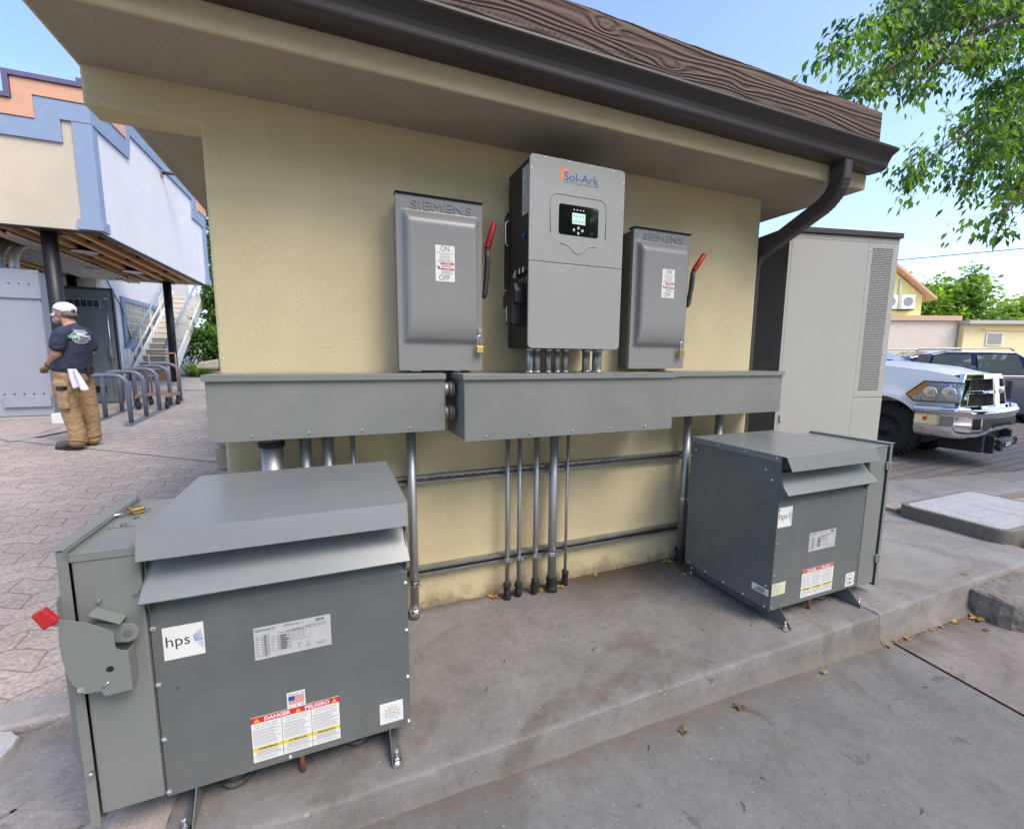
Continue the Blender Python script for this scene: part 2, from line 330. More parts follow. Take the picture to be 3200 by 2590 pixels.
# light concrete bands 
def band(name, p, q, wd, dz, m, h=.0):
    p, q = Vector((*p, 0)), Vector((*q, 0)); d = (q-p).normalized(); n = Vector((-d.y, d.x, 0))*wd
    sheet(name, [tuple(p.xy), tuple(q.xy), tuple((q+n).xy), tuple((p+n).xy)], dz, m, 16, 1)
band('paving_band', (-5.6,5.64), (-1.9,3.36), .17, .008, M['pale'])
band('paving_band', (-4.62,4.98), (-4.12,6.0), .14, .011, M['pale'])
# lower path with its joint
sheet('concrete_path', [(-2.6,-9),(1.925,-9),(1.925,-.985),(-1.5,-.985)], .0, M['path'], 8, 8)
sheet('concrete_path', [(1.943,-9),(9,-9),(9,-.6),(1.943,-.97)], .003, M['path2'], 8, 8)
sheet('path_joint_dirt', [(1.92,-9),(1.95,-9),(1.95,-.97),(1.92,-.97)], -.006, M['dirt'], 1, 30)
# sloped grime along the pad foot
# pad
def pad(name, x0, x1, m, zt=0.0, n=60, y0=-.975, y1=.25, x0b=None):
    mb = MB(); prof = [(.30, 0), (.03, 0), (.010, -.0015), (.003, -.005), (0, -.012), (-.008, -.07), (-.016, -.145), (-.04, -.17), (-.05, -.22)]
    def f(u, v):
        i = v*(len(prof)-1); a = prof[min(int(round(i)), len(prof)-1)]
        x = x0+(x1-x0)*u; wob = .0012*math.sin(x*9)+.001*math.sin(x*23+1)+.002*math.sin(x*3.1)
        return (x, y0+a[0]+(wob if a[1] < 0 else wob*.5), zt+a[1]+(.0015*math.sin(x*31) if a[1] < 0 else 0))
    mb.grid(f, n, len(prof)-1, 0, True)
    mb.add([(x0,y0+.30,zt),(x1,y0+.30,zt),(x1,y1,zt),(x0,y1,zt)], [(0,1,2,3)])
    mb.add([(x0,y0+.02,zt),(x0,y1,zt),(x0,y1,-.3),(x0,y0,-.3)], [(0,1,2,3)])
    mb.add([(x1,y0+.02,zt),(x1,y1,zt),(x1,y1,-.3),(x1,y0,-.3)], [(3,2,1,0)])
    return struct(mb.build(name, m))
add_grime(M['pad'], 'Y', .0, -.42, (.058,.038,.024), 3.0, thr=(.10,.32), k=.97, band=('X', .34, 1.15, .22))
add_grime(M['pad'], 'Y', .0, -.10, (.095,.075,.055), 12, thr=(.30,.55), k=.8)
add_grime(M['pad'], 'Z', -.17, -.02, (.15,.125,.095), 7, (1,1,.4), thr=(.28,.60), k=.75)
add_grime(M['path'], 'Y', -.98, -1.22, (.11,.088,.068), 8, thr=(.34,.62), k=.8)
add_grime(M['path2'], 'Y', -.98, -1.30, (.10,.075,.055), 8, thr=(.30,.62), k=.8)
pad('concrete_pad', -1.40, 1.846, M['pad'], y1=.02)
M['pad2'] = concrete('newer_pad_concrete', (.265,.251,.240), (.208,.197,.187), (.18,.158,.137), 2.5)
add_grime(M['pad2'], 'Z', -.18, -.02, (.15,.12,.085), 7, (1,1,.4), thr=(.28,.60), k=.8)
pad('concrete_pad', 1.853, 3.86, M['pad2'], zt=.002, y0=-.972, y1=1.2)
# curb and walk of the street to the right
def rotp(x, y, a=-.075, cx=4.0, cy=.15): 
    dx, dy = x-cx, y-cy; return (cx+dx*math.cos(a)-dy*math.sin(a), cy+dx*math.sin(a)+dy*math.cos(a))
mb = MB()
p = [rotp(3.75,.06), rotp(16,.06), rotp(16,.30), rotp(3.75,.30)]
mb.hexa([(*q, -.35) for q in p]+[(*q, .0) for q in p]); struct(mb.build('curb', M['side'], bevel=.02))
p = [rotp(3.4,.30), rotp(16,.30), rotp(16,1.05), rotp(3.4,1.05)]
sheet('sidewalk', p, .012, M['side'], 8, 2)
p = [rotp(-2,1.05), rotp(30,1.05), rotp(30,14), rotp(-2,14)]
sheet('brick_street', p, .006, M['brick'], 30, 12)
sheet('gravel_bed', [(3.88,-.95),(14,-1.4),(14,-.6),(3.88,.07)], .12, M['gravel'], 10, 4)
# left foreground stones
def rock(name, poly, z0, z1, m, label, cat, seed=0, jag=.012, sub=14):
    """irregular flat stone: outline subdivided and roughened, top gently uneven"""
    r = random.Random(seed); pts = []
    n = len(poly)
    for i in range(n):
        a, b = Vector(poly[i]), Vector(poly[(i+1) % n]); k = max(2, int((b-a).length/.05))
        for j in range(k):
            q = a.lerp(b, j/k); d = (b-a).normalized(); nn = Vector((d.y, -d.x)); q = q+nn*r.uniform(-jag, jag); pts.append(q)
    c = sum(pts, Vector((0, 0)))/len(pts); mb = MB(); k = len(pts)
    rings = [(1.012, z0), (1.015, z0*.4+z1*.6), (1.0, z1-.008), (.985, z1), (.6, z1+.003), (.02, z1+.004)]
    V = []
    for s, z in rings:
        for i, q in enumerate(pts):
            e = c+(q-c)*s; hz = (r.uniform(-1, 1)*jag*.5 if z < z1-.001 and z > z0 else r.uniform(-.0015, .0015)) 
            V.append((e.x+r.uniform(-1, 1)*jag*.3, e.y+r.uniform(-1, 1)*jag*.3, z+hz))
    mb.add(V, [(a*k+i, a*k+(i+1) % k, (a+1)*k+(i+1) % k, (a+1)*k+i) for a in range(len(rings)-1) for i in range(k)], 0, True)
    mb.s = [False]*len(mb.s); o = mb.build(name, m); tag(o, label, cat); return o
M['slabstone'] = concrete('rough_grey_slab', (.30,.275,.262), (.225,.205,.195), (.24,.21,.188), 9, 1.0)
M['brokenslab'] = mat('broken_slab', (.21,.185,.165), .9, c2=(.13,.112,.098), ns=14, bump=1.0, bs=28, bd=.02, c3=(.26,.235,.21), ns3=5)
M['pinkslab'] = concrete('pinkish_slab', (.40,.335,.305), (.33,.275,.25), (.30,.25,.215), 12, .9)
# ---------------- stones, vault ----------------
rock('stone_slab', [(-2.022,-.225),(-1.88,-.225),(-1.45,-.30),(-1.44,-.66),(-1.64,-.705),(-1.70,-.712),(-1.80,-.86),(-2.3,-.95),(-2.3,-.55),(-2.03,-.40)], -.16, -.045, M['slabstone'], 'broad grey stone slab on the ground behind the lever switch', 'stone slab', 1, .008)
rock('stone_slab', [(-1.405,-.60),(-1.40,-.86),(-1.43,-1.0),(-1.62,-1.05),(-1.66,-.78),(-1.60,-.69)], -.16, -.015, M['pinkslab'], 'small pinkish rough slab wedged against the left end of the concrete pad', 'stone slab', 2, .012)
rock('boulder', [(-2.06,-.225),(-2.022,-.26),(-2.014,-.30),(-2.03,-.40),(-2.2,-.50),(-2.45,-.4),(-2.4,-.22),(-2.15,-.19)], -.12, -.015, mat('white_stone', (.50,.48,.48), .85, c2=(.40,.38,.38), ns=8, bump=.5, bs=60), 'rounded white stone at the left edge beside the broad grey slab', 'stone', 3, .004)
mb = MB(); p = [(-5,-.218),(-1.62,-.212),(-1.62,-.062),(-5,-.066)]
mb.hexa([(*q, -.2) for q in p]+[(*q, .0) for q in p]); struct(mb.build('curb', M['pale'], bevel=.012))
rock('stone_slab', [(2.79,-.98),(3.3,-.975),(3.75,-.985),(4.5,-.80),(4.6,-1.3),(3.6,-1.5),(2.95,-1.32),(2.78,-1.18)], -.24, -.03, M['brokenslab'], 'rough broken edged concrete slab lying against the right end of the pad', 'stone slab', 5, .011)
rock('stone_slab', [(3.88,-.86),(4.5,-.80),(5.2,-.84),(5.2,-1.3),(4.2,-1.25),(3.80,-1.0)], -.2, .04, M['brokenslab'], 'small rough slab tucked in front of the concrete vault cover', 'stone slab', 6, .012)
rock('stone', [(3.86,-.02),(4.06,-.03),(4.06,.09),(3.86,.09)], -.1, .035, M['stone'], 'short stone block between the curb and the concrete vault', 'stone', 8, .01)
v = thing('utility_vault', 'concrete utility vault with a pale lid marked ELECTRIC', 'vault', (3.79,-.785,-.1))
def rrect(x0, x1, y0, y1, r, n=6):
    o = []
    for cx, cy, a in ((x1-r, y0+r, -90), (x1-r, y1-r, 0), (x0+r, y1-r, 90), (x0+r, y0+r, 180)):
        for i in range(n+1): th = R(a+90*i/n); o.append((cx+r*math.cos(th), cy+r*math.sin(th)))
    return o
def rr_ring(mb, outer, inner, z0, z1, m=0):   # flat ring plus sides
    n = len(outer); V = [(*q, z) for z in (z0, z1) for q in outer]+[(*q, z) for z in (z0, z1) for q in inner]; F = []
    for i in range(n):
        j = (i+1) % n; F += [(i, j, n+j, n+i), (n+i, n+j, 3*n+j, 3*n+i), (2*n+j, 2*n+i, 3*n+i, 3*n+j)]
    mb.add(V, F, m)
M['vault'] = concrete('vault_concrete', (.20,.182,.160), (.155,.142,.125), (.135,.116,.096), 8, 1.0)
M['vlid'] = concrete('vault_lid', (.40,.395,.40), (.36,.355,.36), (.32,.31,.305), 6, .3)
mb = MB(); rr_ring(mb, rrect(0,1.2,0,.72,.10), rrect(.035,1.165,.035,.685,.075), 0, .215); mb.build('body', M['vault'], v, bevel=.012)
mb = MB(); mb.prism(rrect(.041,1.159,.041,.679,.07), 'z', .1, .213); lid = mb.build('lid', M['vlid'], v, bevel=.004)
mb = MB(); mb.text('ELECTRIC', (.62,.10,.2136), (0,1,0), (-1,0,0), .085, ext=.0004, width=.34)
for cx, cy in ((.20,.34),(.78,.30)):
    mb.lathe((cx,cy,.2134), [(.0,.0005),(.02,.0005)], 16); mb.box(cx-.012, cx+.012, cy-.11, cy-.03, .2133, .2139); mb.box(cx-.012, cx+.012, cy+.03, cy+.11, .2133, .2139)
rr_ring(mb, rrect(.085,1.115,.085,.635,.05), rrect(.088,1.112,.088,.632,.048), .2132, .2137)
mb.build('lettering', mat('lid_groove', (.30,.29,.285), .9), lid)

# ---------------- the building ----------------
B = thing('utility_building', 'small yellow stucco building with deep eaves that carries the electrical gear', 'building', (-1.356,0,0))
W = MB(); XL, XR = -1.356, 1.90
W.prism([(-1.735,2.338),(XL,2.338),(XL,-.25),(XR,-.25),(XR,2.50),(-1.735,2.50)], 'y', 0, .142)   # front wall with the beam end over the porch
W.box(XL, XR, .1421, 8.5, -.25, 2.50)
wall = W.build('wall', M['stucco'], B, world=True, bevel=.012)
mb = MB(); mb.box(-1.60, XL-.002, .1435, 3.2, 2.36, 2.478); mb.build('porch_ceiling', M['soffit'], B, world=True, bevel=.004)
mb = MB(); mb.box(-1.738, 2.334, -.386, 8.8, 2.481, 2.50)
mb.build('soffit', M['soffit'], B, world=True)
mb = MB(); mb.box(-1.742, 2.338, -.392, -.372, 2.478, 2.60); mb.box(2.318, 2.338, -.3715, 8.8, 2.479, 2.60); mb.box(-1.742, -1.722, -.3715, 8.8, 2.479, 2.60)
mb.build('fascia', M['stucco'], B, world=True, bevel=.01)
mb = MB(); mb.box(-1.74, 2.336, -.39, 8.8, 2.601, 2.70); mb.build('roof', M['brown_metal'], B, world=True)
# gutter, K profile
gp = [(-.394,2.68),(-.394,2.566),(-.470,2.562),(-.486,2.566),(-.498,2.574),(-.501,2.582),(-.503,2.600),(-.508,2.620),(-.520,2.636),(-.540,2.648),(-.552,2.652),(-.556,2.658),(-.556,2.668),(-.549,2.668),(-.549,2.660),(-.51,2.645),(-.495,2.61),(-.490,2.585),(-.40,2.575),(-.398,2.68)]
mb = MB(); mb.prism(gp, 'x', -1.80, 2.345)
mb.prism([(-.396,2.567),(-.4855,2.567),(-.502,2.60),(-.519,2.635),(-.55,2.652),(-.5545,2.667),(-.396,2.667)], 'x', 2.3455, 2.348)
gut = mb.build('gutter', M['brown_metal'], B, world=True, bevel=.0015)
# weathered timber on the roof edge
wm = bpy.data.materials.new('weathered_timber'); wm.use_nodes = True; t = wm.node_tree; L = t.links.new; b = t.nodes['Principled BSDF']; b.inputs['Roughness'].default_value = .8
tc = N(t, 'ShaderNodeTexCoord'); mp = N(t, 'ShaderNodeMapping'); mp.inputs['Scale'].default_value = (.42,4,4.6); L(tc.outputs['Object'], mp.inputs[0])
nz = N(t, 'ShaderNodeTexNoise'); nz.inputs['Scale'].default_value = 1.7; nz.inputs['Detail'].default_value = 2; nz.inputs['Distortion'].default_value = .35; L(mp.outputs[0], nz.inputs['Vector'])
sx0 = N(t, 'ShaderNodeSeparateXYZ'); L(tc.outputs['Object'], sx0.inputs[0])
def mth(op, a, b_=None):
    n = N(t, 'ShaderNodeMath', operation=op)
    for i, q in enumerate((a, b_)):
        if q is None: continue
        if isinstance(q, (int, float)): n.inputs[i].default_value = q
        else: L(q, n.inputs[i])
    return n.outputs[0]
ph = mth('ADD', mth('MULTIPLY', sx0.outputs[2], 230.0), mth('MULTIPLY', nz.outputs['Fac'], 58.0))
for kx_, kz_, ka in ((1.662,2.866,13),(2.031,2.782,9),(2.52,2.80,5)):     # knots push the grain aside
    dx_ = mth('MULTIPLY', mth('SUBTRACT', sx0.outputs[0], kx_), 14.0); dz_ = mth('MULTIPLY', mth('SUBTRACT', sx0.outputs[2], kz_), 34.0)
    e_ = mth('POWER', 2.718, mth('MULTIPLY', mth('ADD', mth('MULTIPLY', dx_, dx_), mth('MULTIPLY', dz_, dz_)), -1.0)); ph = mth('ADD', ph, mth('MULTIPLY', e_, float(ka)))
mm = N(t, 'ShaderNodeMath', operation='MULTIPLY'); mm.inputs[1].default_value = 1.0; L(ph, mm.inputs[0])
sn = N(t, 'ShaderNodeMath', operation='SINE'); mm2 = N(t, 'ShaderNodeMath', operation='MULTIPLY'); mm2.inputs[1].default_value = 1.0; L(mm.outputs[0], mm2.inputs[0]); L(mm2.outputs[0], sn.inputs[0])
rp = N(t, 'ShaderNodeValToRGB'); e = rp.color_ramp.elements; e[0].position = .0; e[0].color = (.060,.032,.022,1); e[1].position = 1; e[1].color = (.125,.074,.050,1)
x_ = e.new(.55); x_.color = (.092,.052,.035,1)
mr = N(t, 'ShaderNodeMapRange'); mr.inputs[1].default_value = -1; L(sn.outputs[0], mr.inputs[0]); L(mr.outputs[0], rp.inputs[0])
mp2 = N(t, 'ShaderNodeMapping'); mp2.inputs['Scale'].default_value = (2,40,120); L(tc.outputs['Object'], mp2.inputs[0])
n2 = N(t, 'ShaderNodeTexNoise'); n2.inputs['Scale'].default_value = 1; n2.inputs['Detail'].default_value = 5; L(mp2.outputs[0], n2.inputs['Vector'])
n3 = N(t, 'ShaderNodeTexNoise'); n3.inputs['Scale'].default_value = 2.2; n3.inputs['Detail'].default_value = 4; L(tc.outputs['Object'], n3.inputs['Vector'])
mx = N(t, 'ShaderNodeMix', data_type='RGBA', blend_type='MULTIPLY'); mx.inputs[0].default_value = .7; L(rp.outputs[0], mx.inputs[6])
r2 = N(t, 'ShaderNodeMapRange'); r2.inputs[3].default_value = .45; r2.inputs[4].default_value = 1.35; L(n2.outputs[0], r2.inputs[0]); L(r2.outputs[0], mx.inputs[7])
# incised treatment marks: rows of short dark dashes
br = N(t, 'ShaderNodeTexBrick'); br.inputs['Scale'].default_value = 1; br.inputs['Brick Width'].default_value = .030; br.inputs['Row Height'].default_value = .020; br.inputs['Mortar Size'].default_value = .0075; br.inputs['Mortar Smooth'].default_value = .8
br.inputs['Color1'].default_value = (0,0,0,1); br.inputs['Color2'].default_value = (0,0,0,1); br.inputs['Mortar'].default_value = (1,1,1,1)
sxyz = N(t, 'ShaderNodeSeparateXYZ'); L(tc.outputs['Object'], sxyz.inputs[0]); cxyz = N(t, 'ShaderNodeCombineXYZ'); L(sxyz.outputs[0], cxyz.inputs[0]); L(sxyz.outputs[2], cxyz.inputs[1]); L(cxyz.outputs[0], br.inputs['Vector'])
zr = N(t, 'ShaderNodeMapRange'); zr.inputs[1].default_value = 2.84; zr.inputs[2].default_value = 2.76; L(sxyz.outputs[2], zr.inputs[0])
k0 = N(t, 'ShaderNodeMath', operation='SUBTRACT'); k0.inputs[0].default_value = 1; L(br.outputs['Fac'], k0.inputs[1])
r4 = N(t, 'ShaderNodeMapRange'); r4.inputs[1].default_value = .45; r4.inputs[2].default_value = .6; L(n3.outputs[0], r4.inputs[0])
k1 = N(t, 'ShaderNodeMath', operation='MULTIPLY'); L(k0.outputs[0], k1.inputs[0]); L(zr.outputs[0], k1.inputs[1])
mx2 = N(t, 'ShaderNodeMix', data_type='RGBA'); L(k1.outputs[0], mx2.inputs[0]); L(mx.outputs[2], mx2.inputs[6]); mx2.inputs[7].default_value = (.022,.013,.011,1)
L(mx2.outputs[2], b.inputs['Base Color']); bp = N(t, 'ShaderNodeBump'); bp.inputs['Strength'].default_value = .7; bp.inputs['Distance'].default_value = .004; L(sn.outputs[0], bp.inputs['Height']); L(bp.outputs[0], b.inputs['Normal'])
mb = MB(); r_ = random.Random(3)
def tf(u, v):
    x = -1.8+u*(2.335+1.8); z = 2.60+v*.315+(v > .99)*(.0015*math.sin(x*7)+.001*math.sin(x*31)+r_.uniform(-.0012,.0012)); return (x, -.445, z)
mb.grid(tf, 200, 6, 0, False)
n0 = len(mb.v)
mb.add([(x, -.445+.09*k, z) for x, z in ((2.335,2.60),(2.335,2.911)) for k in (0,1)], [(0,1,3,2)])
mb.add([(-1.8,-.445,2.914),(2.335,-.445,2.912),(2.335,-.355,2.912),(-1.8,-.355,2.914)], [(0,1,2,3)]); mb.add([(-1.8,-.355,2.6),(2.335,-.355,2.6),(2.335,-.355,2.912),(-1.8,-.355,2.914)], [(1,0,3,2)])
mb.build('roof_timber', wm, B, world=True)
mb = MB(); mb.box(2.29, 2.352, -.38, -.30, 2.84, 2.925); mb.build('timber_end_block', wm, B, world=True, bevel=.003)
# stone veneer wrapping the left side wall
sv = MB(); r_ = random.Random(5); z = -.12
while z < 1.26:
    h = r_.uniform(.055, .11); y = .02
    while y < 2.6:
        l = r_.uniform(.12, .3); o = r_.uniform(.03, .075)
        a = [r_.uniform(-.012, .012) for _ in range(8)]
        sv.hexa([(-1.355,y,z),(-1.355,y+l-.008,z),(-1.355-o+a[0],y+l-.012+a[1],z+.006),(-1.355-o+a[2],y+.004,z+.006),
                 (-1.355,y,z+h-.006),(-1.355,y+l-.008,z+h-.006),(-1.355-o+a[4],y+l-.012,z+h-.012+a[5]*.5),(-1.355-o+a[6],y+.006,z+h-.012+a[7]*.5)])
        y += l
    z += h
sv.build('stone_veneer', M['stone'], B, world=True, bevel=.006)
mb = MB(); y = .005
for k in range(5):
    mb.hexa([(-1.357,y,1.325),(-1.357,y+.5,1.325),(-1.455,y+.49,1.33),(-1.452,y+.01,1.332),(-1.357,y,1.375),(-1.357,y+.5,1.375),(-1.44,y+.48,1.365),(-1.438,y+.02,1.36)]); y += .51
mb.build('stone_cap', M['stone'], B, world=True, bevel=.012)
# flaked paint along the wall foot
fl = MB(); r_ = random.Random(9)
for k in range(46):
    cx = r_.choice([r_.uniform(-.5,-.05), r_.uniform(.45,1.2), r_.uniform(.5,1.15), r_.uniform(-.4,.0)]); cz = abs(r_.gauss(.012, .022)); n = r_.randint(5, 8); a = r_.uniform(.004,.020); bb = a*r_.uniform(.2,.5)
    fl.add([(cx+a*math.cos(6.283*i/n)*r_.uniform(.6,1.3), -.0022, cz+bb*math.sin(6.283*i/n)*r_.uniform(.6,1.3)) for i in range(n)], [tuple(range(n))])
fl.build('flaked_paint', mat('bare_render', (.19,.165,.14), .95, c2=(.30,.26,.2), ns=60), B, world=True)['kind'] = 'stuff'
# downspout
dm = M['brown_metal']
path = [(1.99,-.45,2.566),(1.99,-.45,2.47),(1.99,-.44,2.43),(1.99,-.42,2.395),(1.99,-.39,2.362),(1.99,-.355,2.338),(1.985,-.30,2.31),(1.975,-.13,2.225),(1.965,.02,2.15),(1.962,.065,2.115),(1.96,.09,2.06),(1.96,.095,1.98),(1.96,.095,.02)]
dsp = MB(); dsp.tube(path, [(.036,.048)]*len(path), 16, up=(1,0,0), sq=.35, smooth=False)
for k in range(9):      # crimps of the elbow
    a = k/8; i0 = 1+a*4; i = int(min(4, i0)); q = Vector(path[i]).lerp(Vector(path[i+1]), i0-i); d = (Vector(path[i+1])-Vector(path[i])).normalized()
    dsp.tube([q-d*.0022, q+d*.0022], [(.0395,.050)]*2, 16, up=(1,0,0), sq=.35, smooth=False)
dsp.build('downspout', dm, B, world=True, bevel=.002)
# ---------------- electrical gear ----------------
def lathe_mesh(name, prof, n, m, ax='y'):
    mb = MB(); mb.lathe((0,0,0), prof, n, 0, ax); me = bpy.data.meshes.new(name); me.from_pydata([tuple(v) for v in mb.v], [], mb.f); me.materials.append(m)
    me.polygons.foreach_set('use_smooth', [False]*len(mb.f)); me.update(); return me
SCREW = lathe_mesh('hex_screw', [(.0075,0),(.0075,-.0012),(.0048,-.0013),(.0048,-.0045),(.0036,-.0055),(.0001,-.0055)], 6, M['bolt'])
SCREWS = lathe_mesh('pan_screw', [(.006,0),(.0058,-.0015),(.004,-.003),(.0001,-.0033)], 10, M['bolt'])
def screw(p, parent, rz=0, s=1.0, small=False):
    o = share(SCREWS if small else SCREW, 'screw', p, parent, (0, 0, rz)); o.scale = (s, s, s); return o

def trough(x0, x1, yf, z0, z1, label, screws, leftgap=0):
    T = thing('wiring_trough', label, 'wiring trough', (x0,0,z0), group='grey wiring troughs on the wall')
    w_, h = x1-x0, z1-z0
    b = MB(); t_ = .0
    b.box(.012, w_-.006, yf+.004, -.002, 0, h-.022); b.build('body', M['paint'], T, bevel=.003)
    f = MB(); f.box(.010, w_-.004, yf, yf+.0035, -.004, h-.024); f.build('front_cover', M['paint'], T, bevel=.0015)
    l = MB(); l.box(0, w_, yf-.014, -.003, h-.003, h); l.box(0, w_, yf-.014, yf-.011, h-.026, h-.0032); l.box(0, .003, yf-.0108, -.003, h-.026, h-.0032); l.box(w_-.003, w_, yf-.0108, -.003, h-.026, h-.0032)
    l.build('lid', M['paint'], T, bevel=.0012)
    for sx in screws: screw((sx-x0, yf-.0005, .0185), T, s=.95)
    return T
trough(-1.3675, -.395, -.25, 1.044, 1.313, 'left grey wiring trough, closed, with the thickest pipe below it', [-1.207,-.993,-.778,-.565])
trough(-.340, .9, -.345, 1.0, 1.313, 'middle and deepest grey wiring trough, under the tall inverter', [-.226,.008,.244,.476,.709])
trough(.962, 1.912, -.25, 1.048, 1.315, 'right grey wiring trough reaching past the wall corner', [1.115,1.329,1.544,1.757])
for z, nm in ((1.232,'upper'), (1.12,'lower')):
    c = thing('pipe_coupler', f'{nm} of the two short steel couplers joining the left and middle troughs', 'pipe fitting', (-.396,-.185,z), group='couplers between the troughs')
    mb = MB(); mb.tube([(.0,0,0),(.03,0,0)], .034, 20); mb.build('nipple', M['zinc'], c)
    mb = MB(); mb.tube([(.030,0,0),(.044,0,0)], .039, 20); mb.tube([(.0445,0,0),(.055,0,0)], .037, 20, sq=.8); mb.build('locknut', M['zinc_dull'], c)

# raised-door safety switches
def sticker_switch(x, z, w_, h, y, parent, s=1):
    mb = MB(); mb.prism(rrect(x, x+w_, z, z+h, .004, 3), 'y', y, y-.0006, 0)
    Y = y-.0009; X = (1,0,0); Z = (0,0,1); e = .0
    mb.text('ON', (x+w_*.5, Y, z+h*.84), X, Z, .034, 1, align='CENTER', width=w_*.46)
    mb.text('OFF', (x+w_*.45, Y, z+h*.035), X, Z, .034, 1, align='CENTER', width=w_*.56)
    for i, (t_, ww) in enumerate([('Heavy Duty Safety Switch', .92), ('Interrupteur de', .5), ('sécurité industriel', .6), ('Enclosed Switch', .5), ('Protection conforme', .7)]):
        mb.text(t_, (x+w_*.5, Y, z+h*(.775-.05*i)), X, Z, .0078, 1, align='CENTER', width=w_*ww)
    mb.text('240-600 VOLTS  600 VAC', (x+w_*.5, Y, z+h*.535), X, Z, .008, 1, align='CENTER', width=w_*.86)
    for zz in (.475, .325): mb.box(x+w_*.25, x+w_*.98, Y, Y+.0002, z+h*zz, z+h*(zz+.048), 2); mb.text('DANGER', (x+w_*.62, Y-.0002, z+h*(zz+.01)), X, Z, .0068, 0, align='CENTER')
    for zz in [.455,.44,.425,.41,.395,.303,.287,.27,.253,.236,.219,.2]: mb.box(x+w_*.27, x+w_*(.85+.1*math.sin(zz*90)), Y, Y+.0002, z+h*zz, z+h*(zz+.006), 3)
    mb.tube([(x+w_*.17,Y+.0002,z+h*.37),(x+w_*.17,Y,z+h*.37)], .006, 10, 1, smooth=False); mb.box(x+w_*.04, x+w_*.15, Y, Y+.0002, z+h*.40, z+h*.42, 1)
    return mb.build('label', [M['white'], M['ink'], M['dred'], M['greyink']], parent)
def door_bulge(w_, h, hx0, hx1, hz0, hz1, y, parent, m, dep=.038, sl=.030, nm='door'):
    mb = MB(); nu, nv = 56, 90
    def H(x, z):
        if x <= hx0 or x >= hx1 or z <= hz0 or z >= hz1: return 0
        v = (z-hz0)/(hz1-hz0)
        Hv = dep if v > .24 else dep*math.sqrt(max(0, 1-((.24-v)/.24)**2.0))
        t1 = (hz1-z)/.06; Hv = min(Hv, dep*(1-(1-min(1, t1))**2) if t1 < 1 else dep)
        sx = min((x-hx0), (hx1-x)*1.5)/sl; k = 1-(1-min(1, sx))**2.4
        return min(Hv, dep*k)
    def f(u, v):
        x = .004+u*(w_-.008); z = .004+v*(h-.008); return (x, y-H(x, z), z)
    mb.grid(f, nu, nv, 0, True)
    mb.box(0, .003, y+.001, y+.022, 0, h); mb.box(w_-.003, w_, y+.001, y+.022, 0, h); mb.box(.0031, w_-.0031, y+.001, y+.022, 0, .003); mb.box(.0031, w_-.0031, y+.001, y+.022, h-.003, h)
    mb.box(.0005, w_-.0005, y-.0002, y+.001, .0005, .0045); mb.box(.0005, .0045, y-.0002, y+.001, .005, h-.005); mb.box(w_-.0045, w_-.0005, y-.0002, y+.001, .005, h-.005); mb.box(.0005, w_-.0005, y-.0002, y+.001, h-.0045, h-.0005)
    return mb.build(nm, m, parent)
def padlock(name, label, p, rz=0, group=None, scale=1.0, lying=False):
    k = thing(name, label, 'padlock', p, rz, group)
    b = MB(); b.box(-.019, .019, -.009, .009, -.017, .017); b.build('body', M['brass'], k, bevel=.003)
    s = MB(); pts = [(-.0125,0,.017),(-.0125,0,.055)]+[(-.0125*math.cos(math.pi*i/8), 0, .055+.0125*math.sin(math.pi*i/8)) for i in range(1, 8)]+[(.0125,0,.055),(.0125,0,.017)]
    s.tube(pts, .0036, 10); s.build('shackle', M['bolt'], k)
    if lying: k.rotation_euler = (R(90), 0, rz)
    return k
def safety_switch(x0, z0, yf, w_, h, m, label, lever, body_in=.012, text_z=.745):
    S = thing('safety_switch', label, 'disconnect switch', (x0,0,z0), group='safety switches with red handles on the wall')
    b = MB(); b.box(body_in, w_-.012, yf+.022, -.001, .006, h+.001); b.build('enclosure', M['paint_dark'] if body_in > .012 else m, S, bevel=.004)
    b = MB(); b.box(-.002, w_+.002, yf-.010, yf+.05, h+.004, h+.009); b.box(.004, w_-.004, yf-.004, yf+.05, h-.0005, h+.0038); b.build('rain_hood', M['black'], S, bevel=.001)
    d = door_bulge(w_, h, .030, w_-.028, .135, .733, yf, S, m)
    t_ = MB(); t_.text('SIEMENS', (.065 if w_ else 0, yf-.0005, text_z-.002), (1,0,0), (0,0,1), .054, ext=.003, width=.292); t_.build('raised_lettering', m, d)
    if 'big' in label or 'left' in label: sticker_switch(.172, .419, .092, .164, yf-.0382, d)
    else: sticker_switch(.185, .418, .092, .164, yf-.0382, d)
    mb = MB(); mb.box(w_-.026, w_-.017, yf-.0035, yf, .70, .725); mb.build('latch', m, S, bevel=.001)
    # operating mechanism at the right side
    mb = MB(); mb.box(w_, w_+.012, yf+.03, yf+.10, .36, .62); mb.build('handle_base', M['paint_dark'], S, bevel=.004)
    pts = [Vector((w_+a, yf+.035-.02*i/len(lever), z)) for i, (a, z) in enumerate(lever)]
    L1 = MB(); L1.tube(pts[:-2], [(.012,.016)]*(len(pts)-2), 12, up=(1,0,0), sq=.7); L1.build('lever', mat('charcoal_plastic', (.05,.052,.055), .45), S)
    L1 = MB(); q = pts[-3:]; L1.tube([q[0].lerp(q[1], .02), q[0].lerp(q[1], .3), q[0].lerp(q[1], .6), q[1], q[2], q[2]+(q[2]-q[1])*.12], [(.013,.015),(.015,.017),(.014,.016),(.016,.018),(.015,.017),(.009,.01)], 12, up=(1,0,0)); g = L1.build('grip', M['red'], S)
    for i in range(5):
        e = q[0].lerp(q[1], .15+.17*i); s_ = MB(); s_.tube([e, e+(q[1]-q[0]).normalized()*.004], [(.0165,.0185)]*2, 12, up=(1,0,0)); s_.build('grip_ridge', M['red'], g)
    mb = MB(); mb.box(w_-.022, w_-.004, yf-.006, yf+.001, .180, .205); mb.build('hasp', M['zinc_dull'], S, bevel=.001)
    return S
